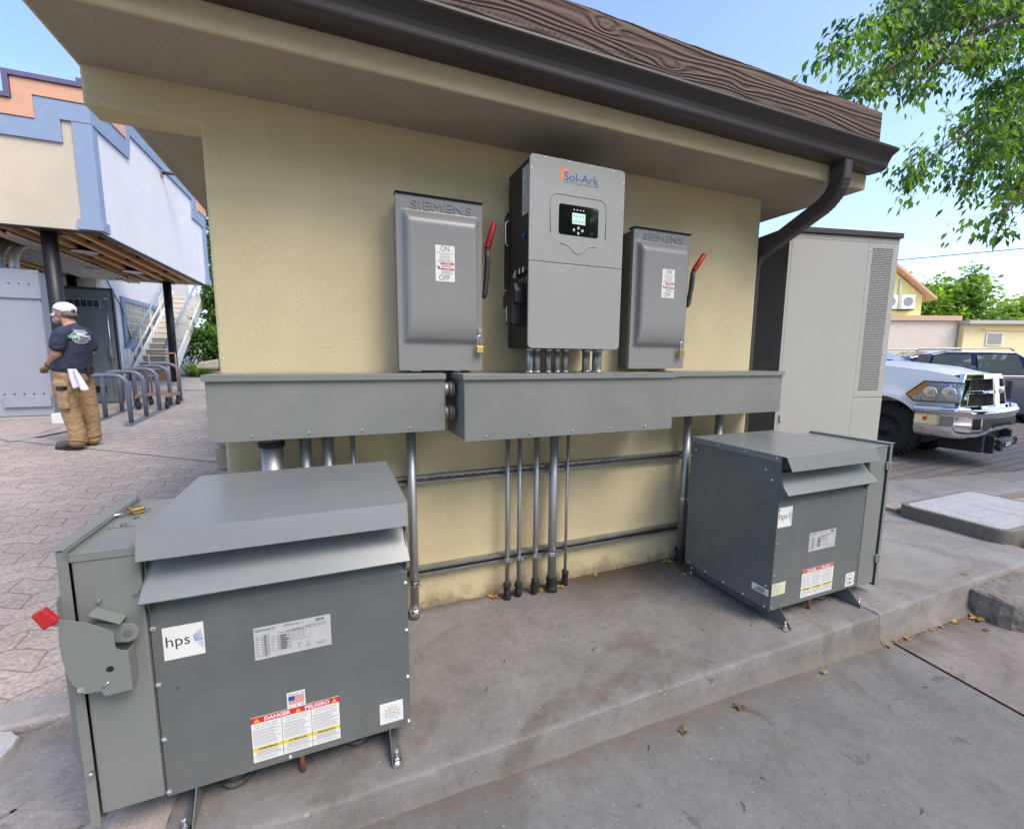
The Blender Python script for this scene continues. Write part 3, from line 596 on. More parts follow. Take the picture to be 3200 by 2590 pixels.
safety_switch(-.596, 1.326, -.160, .413, .80, M['paint_light'], 'wall safety switch on the left of the inverter, pale door, red handle raised nearly upright',
              [(.016,.365),(.028,.39),(.034,.47),(.038,.55),(.033,.60),(.052,.665),(.068,.725)])
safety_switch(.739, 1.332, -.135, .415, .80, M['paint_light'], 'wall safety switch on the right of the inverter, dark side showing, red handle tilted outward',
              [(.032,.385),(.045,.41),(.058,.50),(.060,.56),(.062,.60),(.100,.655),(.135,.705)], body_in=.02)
padlock('padlock', 'brass padlock on the door edge of the safety switch left of the inverter', (-.203,-.182,1.430), R(10), 'brass padlocks on the switches')
padlock('padlock', 'brass padlock on the door edge of the safety switch right of the inverter', (1.113,-.158,1.428), R(10), 'brass padlocks on the switches')

# ---------------- inverter ----------------
I = thing('solar_inverter', 'tall grey inverter with black sides, small green screen and Sol-Ark lettering', 'inverter', (-.005,0,1.437))
IW, IH, YF = .531, .893, -.329
mb = MB(); mb.box(.006, IW-.006, YF+.012, -.042, .004, IH-.004); mb.build('case', M['black'], I, bevel=.012)
mb = MB(); mb.box(.03, IW-.03, -.0415, -.002, .10, IH-.12); mb.box(.0, .029, -.062, -.002, .24, .70); mb.build('wall_bracket', M['black'], I, bevel=.003)
def cover(nm, z0, z1, rt, rb):
    pts = []
    def arc(cx, cz, r, a0):
        for i in range(7): th = R(a0+15*i); pts.append((cx+r*math.cos(th), cz+r*math.sin(th)))
    arc(IW-rb, z0+rb, rb, -90); arc(IW-rt, z1-rt, rt, 0); arc(rt, z1-rt, rt, 90); arc(rb, z0+rb, rb, 180)
    mb = MB(); mb.prism(pts, 'y', YF+.012, YF); return mb.build(nm, M['inverter'], I, bevel=.003)
up = cover('upper_cover', .4145, IH, .022, .002); lo = cover('lower_cover', 0, .4120, .002, .022)
Y = YF-.0006
mb = MB()
mb.add([(.160,Y,.796),(.160,Y,.858),(.201,Y,.852),(.201,Y,.843),(.181,Y,.838),(.181,Y,.822),(.173,Y,.796)], [tuple(range(7))], 1)
mb.text('Sol-Ark', (.178,Y,.800), (1,0,0), (0,0,1), .054, 0, width=.195, offset=.0006)
mb.text('LIMITLESS POWER', (.178,Y,.7875), (1,0,0), (0,0,1), .0105, 2, width=.196)
mb.build('logo', [M['blue'], M['orange'], M['ink']], up)
fr = MB()
pts = [(.112,Y,.552),(.109,Y,.66)]+[(.149-.040*math.cos(R(a)), Y, .690+.045*math.sin(R(a))) for a in range(0, 91, 15)]+[(.385+.040*math.sin(R(a)), Y, .690+.045*math.cos(R(a))) for a in range(0, 91, 15)]+[(.425,Y,.66),(.423,Y,.552)]
fr.tube(pts, [(.0022,.0025)]*len(pts), 8, up=(0,1,0))
sw = [(.165,.508),(.185,.507),(.210,.500),(.228,.487),(.241,.475),(.256,.467),(.272,.466),(.290,.475),(.307,.491),(.325,.503),(.345,.508),(.368,.508)]
fr.tube([(a, Y+.0006, b_) for a, b_ in sw], [(.0028,.003)]*len(sw), 8, up=(0,1,0)); fr.build('embossed_frame', M['inverter'], up)
sc = MB(); sc.prism(rrect(.156, .379, .550, .692, .013), 'y', YF+.002, YF-.0012, 0)
gl = mat('black_glass', (.006,.007,.006), .04, coat=1.0); s1 = sc.build('display_window', gl, up, bevel=.0005)
lc = MB(); Yd = YF-.0018; lc.box(.229, .303, Yd, Yd+.0003, .605, .656, 0)
for i in range(4):
    cx = .239+.0175*i; lc.box(cx-.003, cx+.003, Yd-.0003, Yd, .639, .645, 1)
    lc.tube([(cx+.0075*math.cos(R(a)), Yd-.0002, .611+.010*math.sin(R(a))) for a in range(0, 181, 20)], .0009, 5, 1)
    lc.box(cx-.003, cx+.003, Yd, Yd+.0003, .668, .6745, 2)
for cx, cz in ((.265,.588),(.240,.577),(.288,.577),(.265,.563)): lc.prism(rrect(cx-.006, cx+.006, cz-.006, cz+.006, .003, 3), 'y', Yd+.0003, Yd, 2); lc.box(cx-.002, cx+.002, Yd-.0003, Yd, cz-.002, cz+.003, 3)
lc.build('lcd', [mat('lcd_green', (.30,.42,.36), .4, emit=(.30,.50,.42), es=.35), M['ink'], mat('pale_icon', (.6,.6,.6), .5), M['ink']], s1)
for x, z in [(.010,.829),(.010,.703),(.010,.577),(.010,.451),(.079,.884),(.204,.884),(.330,.884),(.452,.884),(.521,.833),(.522,.704),(.522,.577),(.077,.421),(.204,.421),(.327,.421),(.452,.421)]: screw((x, YF, z), up, s=.62, small=True)
for x, z in [(.077,.403),(.204,.403),(.327,.403),(.452,.403),(.010,.369),(.010,.215),(.010,.06),(.522,.345),(.522,.2),(.522,.07),(.08,.008),(.204,.008),(.327,.008),(.452,.008)]: screw((x, YF, z), lo, s=.62, small=True)
# left side fittings (y,z in side plane)
for z0_, z1_ in ((.53,.648), (.19,.31)):
    h = MB(); h.tube([(.007,-.10,z0_),(-.022,-.10,z0_),(-.030,-.10,z0_+.010),(-.030,-.10,z1_-.010),(-.022,-.10,z1_),(.007,-.10,z1_)], .005, 10); h.build('side_handle', M['bolt'], I)
mb = MB(); mb.box(.0048, .0058, -.305, -.232, .640, .858, 0)
r_ = random.Random(4)
for i in range(26): mb.box(.0042, .0048, -.298, -.298+r_.uniform(.02, .055), .845-.008*i, .848-.008*i, 1)
mb.box(.0042, .0048, -.28, -.25, .80, .808, 2); mb.build('rating_label', [M['silver'], M['greyink'], M['white']], I)
mb = MB(); mb.tube([(.007,-.267,.54),(-.006,-.267,.54)], .013, 14); mb.build('blue_knob', mat('blue_plastic', (.02,.05,.35), .35), I)
for y_ in (-.19,-.245,-.29):
    mb = MB(); mb.tube([(.007,y_,.375),(-.012,y_,.375)], .016, 14, 0); mb.box(-.014,-.012,y_-.004,y_+.004,.362,.388,1); mb.build('rotary_switch', [M['black'], M['white']], I)
for k, y_ in enumerate((-.135,-.165)): mb = MB(); mb.box(.002,.0058,y_-.006,y_+.006,.36,.385); mb.build('white_mark', M['white'], I)
mb = MB(); mb.prism([(-.10,.27),(-.15,.305),(-.25,.32),(-.27,.28),(-.27,.22),(-.10,.21)], 'x', -.045, .0065); mb.build('switch_hood', M['black'], I, bevel=.004)
mb = MB(); mb.box(-.055, .0065, -.255, -.175, .12, .235, 0); mb.box(-.0555,-.0551,-.19,-.18,.135,.21,1); mb.build('disconnect_box', [M['black'], M['white']], I, bevel=.003)
for y_ in (-.21,-.24,-.28): mb = MB(); mb.box(.0045,.0058,y_-.005,y_+.005,.335,.338); mb.text('PV', (.0042,y_+.004,.318), (0,-1,0), (0,0,1), .011); mb.build('switch_caption', M['white'], I)
mb = MB(); mb.tube([(.007,-.05,.70),(-.004,-.05,.70)], .007, 8); mb.tube([(.007,-.05,.665),(-.004,-.05,.665)], .007, 8); mb.build('bracket_bolts', M['rubber'], I)

# ---------------- pipes ----------------
def conduit(x, y, z0, z1, r, label, coup=None, boot=False, strap=None, grp='steel pipes below the troughs', tape=False, neck=None):
    c = thing('conduit', label, 'conduit pipe', (x,y,z0), group=grp)
    mb = MB(); mb.tube([(0,0,0),(0,0,z1-z0)], r, 20); mb.build('pipe', M['zinc'], c)
    if boot:
        mb = MB(); n = 9; rr = random.Random(int(x*1000) & 255)
        pts = [(rr.uniform(-.003,.003), rr.uniform(-.003,.003), .095-.1*i/n) for i in range(n)]
        mb.tube(pts[::-1], [(r+.004+rr.uniform(0,.011), r+.004+rr.uniform(0,.011)) for _ in pts], 16); mb.build('rubber_sleeve', M['rubber'], c)
    if coup:
        mb = MB(); mb.tube([(0,0,coup[0]-z0),(0,0,coup[1]-z0)], r*1.2, 20, 0); mb.tube([(0,0,coup[1]-z0+.0005),(0,0,coup[1]-z0+.012)], r*1.32, 8, 0, smooth=False)
        mb.build('compression_coupling', M[coup[2]] if len(coup) > 2 else M['bolt'], c)
    if neck:
        mb = MB(); z = z1-z0; mb.tube([(0,0,z-.012),(0,0,z-.004)], r*1.35, 20); mb.build('locknut', M['bolt'], c); mb = MB(); mb.tube([(0,0,.003),(0,0,.010)], r*1.35, 20); mb.build('locknut', M['bolt'], c)
    if strap:
        mb = MB(); z = strap-z0
        mb.tube([(r*1.12*math.cos(R(a)), -r*1.12*math.sin(R(a)), z) for a in range(-40, 221, 20)], [(.013,.0015)]*14, 8, up=(0,0,1), smooth=False)
        mb.box(r*.5, r*.5+.004, -r-.022, -r*.8, z-.010, z+.010); mb.box(r*.5+.008, r*.5+.012, -r-.022, -r*.8, z-.010, z+.010)
        mb.tube([(r*.5-.008,-r-.014,z),(r*.5+.024,-r-.014,z)], .0035, 8); mb.build('strap', M['bolt'], c)
    return c
r_ = random.Random(2)
conduit(-.535,-.075,0,1.044,.0235,'tall steel pipe just right of the near transformer, dropping from the left trough', coup=(.015,.06,'bolt'), strap=.20, boot=False)
for x, y, r, lab in [(-.005,-.075,.0125,'leftmost of the five thin pipes below the middle trough'), (.069,-.072,.0125,'second from the left of the five pipes below the middle trough'),
                  (.170,-.082,.0155,'third from the left of the five pipes below the middle trough'), (.276,-.09,.0255,'thickest of the five pipes below the middle trough'), (.386,-.058,.009,'thinnest and rightmost of the five pipes below the middle trough')]:
    conduit(x, y, -.002, 1.0, r, lab, boot=True, strap=.24 if r > .01 else None)
conduit(1.285,-.07,0,1.048,.0255,'wide steel pipe left of the far transformer, under the right trough', boot=True, strap=.45)
conduit(1.53,-.10,0,1.048,.0255,'steel pipe dropping behind the far transformer from the right trough')
conduit(-1.155,-.12,.0,1.044,.0445,'thickest steel pipe, behind the near transformer, with a black collar')
cc = col.objects[-1].parent if False else None
conduit(-1.02,-.11,.0,1.044,.024,'left of the two medium pipes between the thickest pipe and the thin one')
conduit(-.925,-.11,.0,1.044,.024,'right of the two medium pipes between the thickest pipe and the thin one')
conduit(-.815,-.10,.0,1.044,.0115,'thin pipe behind the near transformer, under the left trough')
for nm, x, r in (('pipe_collar', -1.155, .0445),):
    k = thing('pipe_collar', 'black rubber collar round the thickest pipe under the left trough', 'pipe fitting', (x,-.12,1.005))
    mb = MB(); mb.tube([(0,0,-.018),(0,0,-.014),(0,0,.006),(0,0,.010)], [r+.001,r+.009,r+.009,r+.001], 20); mb.build('collar', M['rubber'], k)
    mb = MB(); mb.tube([(0,0,.011),(0,0,.033)], r*.86, 20); mb.build('nipple', M['bolt'], k)
for i, (x, y, r) in enumerate([(.049,-.235,.0175),(.094,-.225,.018),(.118,-.17,.018),(.160,-.225,.0155),(.188,-.165,.016),(.213,-.225,.0155),(.262,-.225,.0155),(.398,-.21,.021),(.462,-.22,.026)]):
    lab = ['leftmost short pipe under the inverter','second short pipe from the left under the inverter','short pipe half hidden behind the second one under the inverter','third short pipe of the front row under the inverter','short pipe hidden behind the gap of the front row under the inverter','fourth short pipe of the front row under the inverter','fifth short pipe of the front row under the inverter','left one of the separate wider pair under the inverter','right and widest short pipe under the inverter'][i]
    conduit(x, y, 1.3135, 1.441, r, lab, grp='short pipes between inverter and trough', neck=True)
# switch hubs
for x in (-.50, -.30): 
    k = thing('conduit_hub', f'{"left" if x < -.4 else "right"} flat steel hub between the left safety switch and the trough', 'pipe fitting', (x,-.09,1.313), group='hubs below the left switch')
    mb = MB(); mb.tube([(0,0,0),(0,0,.018)], .036, 20); mb.build('ring', M['bolt'], k)
def strut_channel(x0, x1, zc, label):
    s = thing('strut_channel', label, 'strut channel', (x0,0,zc), group='horizontal strut channels'); l = x1-x0
    mb = MB(); h = .0205; d = -.041
    mb.box(0, l, -.003, -.0005, -h, h); mb.box(0, l, d, -.0031, h-.0025, h); mb.box(0, l, d, -.0031, -h, -h+.0025)
    mb.box(0, l, d, d+.0025, h-.012, h-.0026); mb.box(0, l, d, d+.0025, -h+.0026, -h+.012); mb.build('channel', M['zinc_dull'], s)
    k = 0; sl = MB()
    while .03+k*.05 < l-.03: sl.box(.03+k*.05, .058+k*.05, -.0036, -.0031, -.007, .007); k += 1
    sl.build('slots', M['rubber'], s); return s
strut_channel(-.62, 1.31, .748, 'upper slotted steel strut on the wall behind the pipes')
strut_channel(-.62, 1.31, .238, 'lower slotted steel strut on the wall behind the pipes')
# ---------------- transformers ----------------
def hps_sticker(x, z, w_, h, parent):
    mb = MB(); Y = -.0008; mb.box(x, x+w_, Y, -.0001, z, z+h, 0)
    mb.text('hps', (x+w_*.04, Y-.0003, z+h*.40), (1,0,0), (0,0,1), h*.46, 1, width=w_*.58)
    cx, cz = x+w_*.72, z+h*.42
    for k in range(7):   # ribbed double chevron
        a = k/7; mb.add([(cx+w_*.22*(1-a)*.2, Y-.0003, cz+h*.20*a), (cx+w_*(.25-.02*k*.3), Y-.0003, cz+h*(.06+.34*a)), (cx+w_*(.25-.02*k*.3), Y-.0003, cz+h*(.085+.34*a)), (cx+w_*.22*(1-a)*.2, Y-.0003, cz+h*(.03+.20*a))], [(0,1,2,3)], 2)
        mb.add([(cx+w_*.10, Y-.0003, cz+h*(.05-.02*k)), (cx+w_*.25, Y-.0003, cz+h*(.06-.05*k)), (cx+w_*.25, Y-.0003, cz+h*(.085-.05*k))], [(0,1,2)], 2)
    return mb.build('brand_sticker', [M['white'], M['ink'], M['lblue']], parent)
def plate_sticker(x, z, w_, h, parent, seed=1):
    r = random.Random(seed); mb = MB(); Y = -.0008; mb.box(x, x+w_, Y, -.0001, z, z+h, 0); e = -.0003; X = (1,0,0); Z = (0,0,1)
    mb.text('hammond', (x+w_*.015, Y+e, z+h*.865), X, Z, h*.15, 1, width=w_*.20)
    mb.add([(x+w_*.225, Y+e, z+h*.88), (x+w_*.265, Y+e, z+h*.97), (x+w_*.25, Y+e, z+h*.93), (x+w_*.275, Y+e, z+h*.94), (x+w_*.235, Y+e, z+h*.86), (x+w_*.25, Y+e, z+h*.91)], [(0,1,2,3,4,5)], 1)
    mb.text('HPS Sentinel  G', (x+w_*.38, Y+e, z+h*.89), X, Z, h*.085, 1); mb.text('Part No.', (x+w_*.32, Y+e, z+h*.70), X, Z, h*.075, 1); mb.text('SG3N0075KB', (x+w_*.43, Y+e, z+h*.70), X, Z, h*.075, 1)
    for i in range(14): mb.box(x+w_*(.80+.0085*i), x+w_*(.80+.0085*i+.002+.004*r.random()), Y+e, Y, z+h*.86, z+h*.95, 1)
    def frame(a, b, c, d, m=1, t_=.0006):
        x0_, x1_, z0_, z1_ = x+w_*a, x+w_*b, z+h*c, z+h*d
        mb.box(x0_, x1_, Y+e, Y, z0_, z0_+t_, m); mb.box(x0_, x1_, Y+e, Y, z1_-t_, z1_, m); mb.box(x0_, x0_+t_, Y+e, Y, z0_+t_, z1_-t_, m); mb.box(x1_-t_, x1_, Y+e, Y, z0_+t_, z1_-t_, m)
    for i in range(9):
        mb.box(x+w_*.02, x+w_*r.uniform(.05, .085), Y+e, Y, z+h*(.70-.075*i), z+h*(.725-.075*i), 2); frame(.095, .19, .68-.075*i, .745-.075*i); mb.box(x+w_*.125, x+w_*.155, Y+e*1.3, Y+e, z+h*(.70-.075*i), z+h*(.725-.075*i), 1)
        if i < 7: mb.box(x+w_*.21, x+w_*r.uniform(.24, .27), Y+e, Y, z+h*(.62-.07*i), z+h*(.64-.07*i), 2); frame(.29, .46, .60-.07*i, .66-.07*i); mb.box(x+w_*.33, x+w_*r.uniform(.40, .44), Y+e*1.3, Y+e, z+h*(.615-.07*i), z+h*(.64-.07*i), 1)
    frame(.48, .72, .40, .76); 
    for k in (.54,.60,.66): mb.box(x+w_*k, x+w_*k+.0005, Y+e, Y, z+h*.40, z+h*.76, 1)
    for i in range(8):
        for k in (.495,.555,.615): mb.box(x+w_*k, x+w_*(k+.03), Y+e, Y, z+h*(.70-.035*i), z+h*(.715-.035*i), 2)
    mb.tube([(x+w_*.54,Y+e,z+h*.30),(x+w_*.57,Y+e,z+h*.24),(x+w_*.60,Y+e,z+h*.30)], .0006, 4, 1); mb.tube([(x+w_*.57,Y+e,z+h*.24),(x+w_*.57,Y+e,z+h*.14)], .0006, 4, 1)
    mb.tube([(x+w_*.66,Y+e,z+h*.14),(x+w_*.69,Y+e,z+h*.30),(x+w_*.72,Y+e,z+h*.14),(x+w_*.66,Y+e,z+h*.14)], .0006, 4, 1)
    for i in range(4): mb.box(x+w_*.80, x+w_*.93, Y+e, Y, z+h*(.20-.03*i), z+h*(.21-.03*i), 2); mb.box(x+w_*.66, x+w_*.94, Y+e, Y, z+h*(.80-.03*i), z+h*(.812-.03*i), 2)
    return mb.build('rating_plate', [M['silver'], M['ink'], M['greyink']], parent)
def tri_sign(mb, cx, cz, s, Y, my, mk):
    mb.add([(cx-s*.6,Y,cz-s*.45),(cx+s*.6,Y,cz-s*.45),(cx,Y,cz+s*.6)], [(0,1,2)], my); mb.box(cx-s*.06, cx+s*.06, Y-.0003, Y, cz-s*.12, cz+s*.28, mk); mb.box(cx-s*.06, cx+s*.06, Y-.0003, Y, cz-s*.32, cz-s*.20, mk)
def danger_sticker(x, z, w_, h, parent):
    r = random.Random(8); mb = MB(); Y = -.0008; mb.box(x, x+w_, Y, -.0001, z, z+h, 0); e = -.0003; X = (1,0,0); Z = (0,0,1); hh = h*.135
    mb.box(x+.0008, x+w_-.0008, Y+e, Y, z+h-hh, z+h-.0008, 2)
    mb.text('DANGER', (x+w_*.145, Y+2*e, z+h-hh*.80), X, Z, hh*.82, 0, width=w_*.29, offset=.0006); mb.text('PELIGRO', (x+w_*.595, Y+2*e, z+h-hh*.80), X, Z, hh*.82, 0, width=w_*.285, offset=.0006)
    for cx in (.065,.52,.94): tri_sign(mb, x+w_*cx, z+h-hh*.55, hh*.62, Y+2*e, 3, 1)
    heads = [('ARC FLASH AND','SHOCK HAZARD'), ('RISQUE DE CHOC','ELECTRIQUE ET D\'ARC'), ('DESCARGA ELECTRICA Y','ARCO ELECTRICO')]
    for i, (wd) in enumerate(('WARNING','ATTENTION','PRECAUCION')):
        x0_ = x+w_*i/3; cw = w_/3; c = x0_+cw/2
        mb.text(heads[i][0], (c, Y+e, z+h*.80), X, Z, h*.048, 4, align='CENTER', width=cw*.78); mb.text(heads[i][1], (c, Y+e, z+h*.745), X, Z, h*.048, 4, align='CENTER', width=cw*.72)
        zz = .70
        for k in range(11): mb.box(x0_+cw*.05, x0_+cw*r.uniform(.7,.95), Y+e, Y, z+h*(zz-.028*k-.01*(k//2)), z+h*(zz+.009-.028*k-.01*(k//2)), 4)
        mb.box(x0_+.0006, x0_+cw-.0006, Y+e, Y, z+h*.255, z+h*.33, 3); mb.text(wd, (c, Y+2*e, z+h*.270), X, Z, h*.06, 1, align='CENTER', width=cw*.62, offset=.0003)
        for k in range(3): mb.box(x0_+cw*.12, x0_+cw*r.uniform(.8,.93), Y+e, Y, z+h*(.225-.035*k), z+h*(.237-.035*k), 4)
        mb.box(x0_, x0_+cw, Y+e, Y, z+h*.125, z+h*.131, 1)
        for k in range(2): mb.box(x0_+cw*.12, x0_+cw*r.uniform(.75,.93), Y+e, Y, z+h*(.085-.035*k), z+h*(.093-.035*k), 4)
        if i: mb.box(x0_-.0006, x0_+.0006, Y+e*1.2, Y, z, z+h-hh, 1)
    for a in ((x, x+w_, z, z+.0007), (x, x+.0007, z, z+h), (x+w_-.0007, x+w_, z, z+h)): mb.box(a[0], a[1], Y+e*1.4, Y, a[2], a[3], 1)
    return mb.build('danger_sticker', [M['white'], M['ink'], M['dred'], M['dyel'], M['greyink']], parent)
def usa_sticker(x, z, w_, h, parent):
    mb = MB(); Y = -.0008; e = -.0003; X = (1,0,0); Z = (0,0,1); mb.box(x, x+w_, Y, -.0001, z, z+h, 0)
    mb.text('MADE IN', (x+w_*.06, Y+e, z+h*.80), X, Z, h*.19, 2, width=w_*.86); mb.text('U  S  A', (x+w_*.10, Y+e, z+h*.04), X, Z, h*.19, 2, width=w_*.8)
    for i in range(7): mb.box(x+w_*.08, x+w_*.94, Y+e, Y, z+h*(.24+.078*i), z+h*(.24+.078*i+.04), 1)
    mb.box(x+w_*.08, x+w_*.42, Y+2*e, Y, z+h*.47, z+h*.76, 2); return mb.build('flag_sticker', [M['white'], M['dred'], M['blue']], parent)
def sun_sticker(x, z, w_, h, parent):
    mb = MB(); Y = -.0008; e = -.0003; mb.box(x, x+w_, Y, -.0001, z, z+h, 0); cx, cz = x+w_*.52, z+h*.48
    for k in range(9):
        a = R(-20+27.5*k); d = R(7); mb.add([(cx+.27*w_*math.cos(a-d),Y+e,cz+.27*w_*math.sin(a-d)),(cx+.43*w_*math.cos(a),Y+e,cz+.43*w_*math.sin(a)),(cx+.27*w_*math.cos(a+d),Y+e,cz+.27*w_*math.sin(a+d))], [(0,1,2)], 1)
    for r0, m_ in ((.24, 2), (.21, 0), (.14, 3), (.12, 0)): mb.add([(cx+r0*w_*math.cos(R(15*k)), Y+e*(1.5+(.25-r0)*9), cz+r0*w_*math.sin(R(15*k))) for k in range(24)], [tuple(range(24))], m_)
    mb.box(cx-.09*w_, cx+.09*w_, Y+e*3.4, Y, cz-.015*w_, cz+.015*w_, 3)
    for k, ch in enumerate('Solar Duty'):
        a = R(-150+13*k); mb.text(ch, (cx+.38*w_*math.cos(a), Y+e, cz+.38*w_*math.sin(a)), (-math.sin(a),0,math.cos(a)), (-math.cos(a),0,-math.sin(a)), .011, 2) if ch != ' ' else None
    return mb.build('sun_sticker', [M['white'], mat('sun_orange', (.75,.38,.06), .5), M['lblue'], mat('green_ink', (.06,.22,.08), .5)], parent)
def bolt_part(parent, x, y, z):
    mb = MB(); mb.tube([(x,y,z),(x,y,z+.003)], .016, 16, smooth=False); mb.tube([(x,y,z+.0031),(x,y,z+.017)], .012, 6, smooth=False); mb.tube([(x,y,z+.0171),(x,y,z+.022)], .010, 6, smooth=False); mb.tube([(x,y,z+.022),(x,y,z+.045)], .0062, 10); return mb.build('anchor_bolt', M['bolt'], parent)
M['hood_sheen_paint'] = mat('grey_enamel_with_sheen', (.185,.20,.20), .26, c2=(.165,.18,.18), ns=2, c3=(.205,.215,.21), ns3=4, bump=.05, bs=400)  # sky sheen on hood and louvre put into a paler grey
M['stub'] = mat('mortared_stub', (.16,.145,.13), .8, c2=(.03,.028,.026), ns=16, bump=.8, bs=40)
def transformer(x0, yf, label, mt, near):
    T = thing('transformer', label, 'transformer', (x0, yf, 0), group='louvred floor transformers')
    Wd, Dp = .716, .60; zt = .911
    mb = MB()   # left and right side sheets, back
    mb.box(0, .003, .002, Dp, .085, zt-.004); mb.box(Wd-.003, Wd, .002, Dp, .085, zt-.004); mb.box(.0031, Wd-.0031, Dp-.003, Dp, .085, zt-.004)
    mb.box(-.0012, -.0001, .003, .012, .085, .86)
    mb.build('side_panels', mt, T, bevel=.001)
    mb = MB(); mb.box(.004, Wd-.004, .06, .08, .12, .90); mb.box(.004, Wd-.004, .0805, Dp-.004, .10, .12); mb.build('dark_cavity_panel', M['black'], T)  # black panel stands in for the shade inside the vent gap
    fp = MB(); fp.box(.0008, Wd-.0008, 0, .0018, .083, .655)
    fp.hexa([(.0008,0,.6552),(Wd-.0008,0,.6552),(Wd-.0008,.0018,.6552),(.0008,.0018,.6552),(.012,.024,.705),(Wd-.012,.024,.705),(Wd-.012,.0258,.705),(.012,.0258,.705)])
    front = fp.build('front_panel', mt, T, bevel=.0008)
    if near:
        hps_sticker(.026, .515, .099, .10, front); plate_sticker(.250, .455, .218, .106, front); danger_sticker(.225, .108, .258, .157, front); usa_sticker(.329, .2655, .053, .054, front); sun_sticker(.611, .111, .079, .078, front)
        sc = [(.006,.62),(.006,.446),(.006,.271),(.006,.098),(.709,.62),(.709,.446),(.709,.269),(.709,.095),(.329,.093)]
    else:
        hps_sticker(.006, .536, .102, .106, front); plate_sticker(.262, .366, .218, .104, front, 2); danger_sticker(.230, .106, .264, .162, front)
        mb = MB(); Y = -.0008; mb.box(.612, .690, Y, -.0001, .096, .176, 0); cx, cz = .651, .136
        for k, (r0, m_) in enumerate(((.031,1),(.028,0))): mb.add([(cx+r0*math.cos(R(12*j)), Y-.0003*(k+1), cz+r0*math.sin(R(12*j))) for j in range(30)], [tuple(range(30))], m_)
        mb.add([(cx-.024,Y-.0009,cz-.004),(cx-.004,Y-.0009,cz+.012),(cx+.024,Y-.0009,cz),(cx-.004,Y-.0009,cz+.001)], [(0,1,2,3)], 1); mb.add([(cx-.012,Y-.0009,cz-.018),(cx,Y-.0009,cz-.010),(cx+.014,Y-.0009,cz-.018),(cx,Y-.0009,cz-.024)], [(0,1,2,3)], 1)
        mb.build('round_emblem_sticker', [M['white'], mat('dark_green_ink', (.05,.09,.06), .5)], front)
        mb = MB(); mb.box(.005, .105, -.0008, -.0001, .164, .231, 0)
        for i in range(7): mb.box(.012, .06+.03*math.sin(i*3), -.0011, -.0008, .172+.008*i, .174+.008*i, 1)
        mb.text('CE', (.02,-.0011,.214), (1,0,0), (0,0,1), .012, 1); mb.build('test_sticker', [mat('pale_yellow_sticker', (.60,.62,.42), .5), M['greyink']], front)
        mb = MB(); mb.hexa([(-.0009,-.112+.0,.157),(-.0009+.0,-.009-.0,.157),(-.0002,-.009,.157),(-.0002,-.112,.157),(-.0009,-.112,.194),(-.0009,-.009,.194),(-.0002,-.009,.194),(-.0002,-.112,.194)])
        for v_ in range(8): mb.v[v_].y = mb.v[v_].y+.121
        for i in range(3): mb.box(-.0013, -.0009, .035, .095-.01*i, .164+.009*i, .169+.009*i, 1)
        mb.build('side_sticker', [M['white'], M['ink']], T)
        sc = [(.006,.632),(.010,.45),(.011,.275),(.011,.098),(.706,.631),(.706,.454),(.706,.279),(.706,.101)]
        for y_, z_ in ((.045,.778),(.085,.825),(.56,.834),(.595,.787),(.032,.21),(.031,.095),(.162,.096),(.295,.098),(.428,.101),(.56,.102)): screw((-.001, y_, z_), T, R(-90), .95)
        for z_ in (.615, .353):
            mb = MB(); mb.lathe((-.0005,.075,z_), [(.034,0),(.034,-.0012),(.031,-.0012),(.031,0)], 28, 0, 'x'); mb.build('knockout', mt, T)
    for x, z in sc: screw((x, -.0003, z), T, 0, 1.25 if near else 1.0)
    # hood
    hd = MB(); hd.box(-.004, Wd+.004, -.025, Dp+.004, zt-.002, zt)
    hd.box(-.0045, -.0025, .004, Dp+.004, zt-.034, zt-.0022); hd.box(Wd+.0025, Wd+.0045, .004, Dp+.004, zt-.034, zt-.0022); hd.box(-.0024, Wd+.0024, Dp+.002, Dp+.004, zt-.034, zt-.0022)
    t_ = .002
    hd.hexa([(.002,-.056,.843),(Wd-.002,-.056,.843),(Wd-.002,-.054,.8425),(.002,-.054,.8425),(-.002,-.025,zt-.0001),(Wd+.002,-.025,zt-.0001),(Wd+.002,-.022,zt-.0022),(-.002,-.022,zt-.0022)])
    hd.build('hood', M['hood_sheen_paint'], T, bevel=.0012)
    if not near:
        for y_ in (.028,.21,.395,.58): screw((-.0045, y_, .896), T, R(-90), .9)
    else:
        for y_ in (.05,.21,.395,.58): screw((Wd+.0045, y_, .896), T, R(90), .9)
        for z_ in (.83,.74,.59,.19): screw((Wd, .035, z_), T, R(90), .9)
    lv = MB(); lv.hexa([(-.003,-.052,.722),(Wd+.003,-.052,.722),(Wd+.003,-.046,.716),(-.003,-.046,.716),(.0045,.030,.815),(Wd-.0045,.030,.815),(Wd-.0045,.033,.813),(.0045,.033,.813)])
    lv.build('louvre', M['hood_sheen_paint'], T, bevel=.001)
    mb = MB()
    for xx in (.0032, Wd-.0062): mb.prism([(.002,.80),(-.032,.735),(.004,.66),(.06,.66),(.06,.80)], 'x', xx, xx+.003)
    mb.build('louvre_bracket', mt, T)
    # feet: angle rails with gusset noses
    for k, xx in enumerate((.035, Wd-.075)):
        ft = MB(); ft.prism([(-.072,.004),(-.076,.012),(-.005,.092),(Dp,.092),(Dp,.004)], 'x', xx+(.037 if k == 0 else 0), xx+(.040 if k == 0 else .003)); ft.box(xx, xx+.0369 if k == 0 else xx+.037, -.078, Dp+.02, 0, .004)
        if k: pass
        f_ = ft.build('foot_rail', mt, T, bevel=.0015); bolt_part(f_, xx+.017, -.055, .004); bolt_part(f_, xx+.017, Dp-.01, .004)
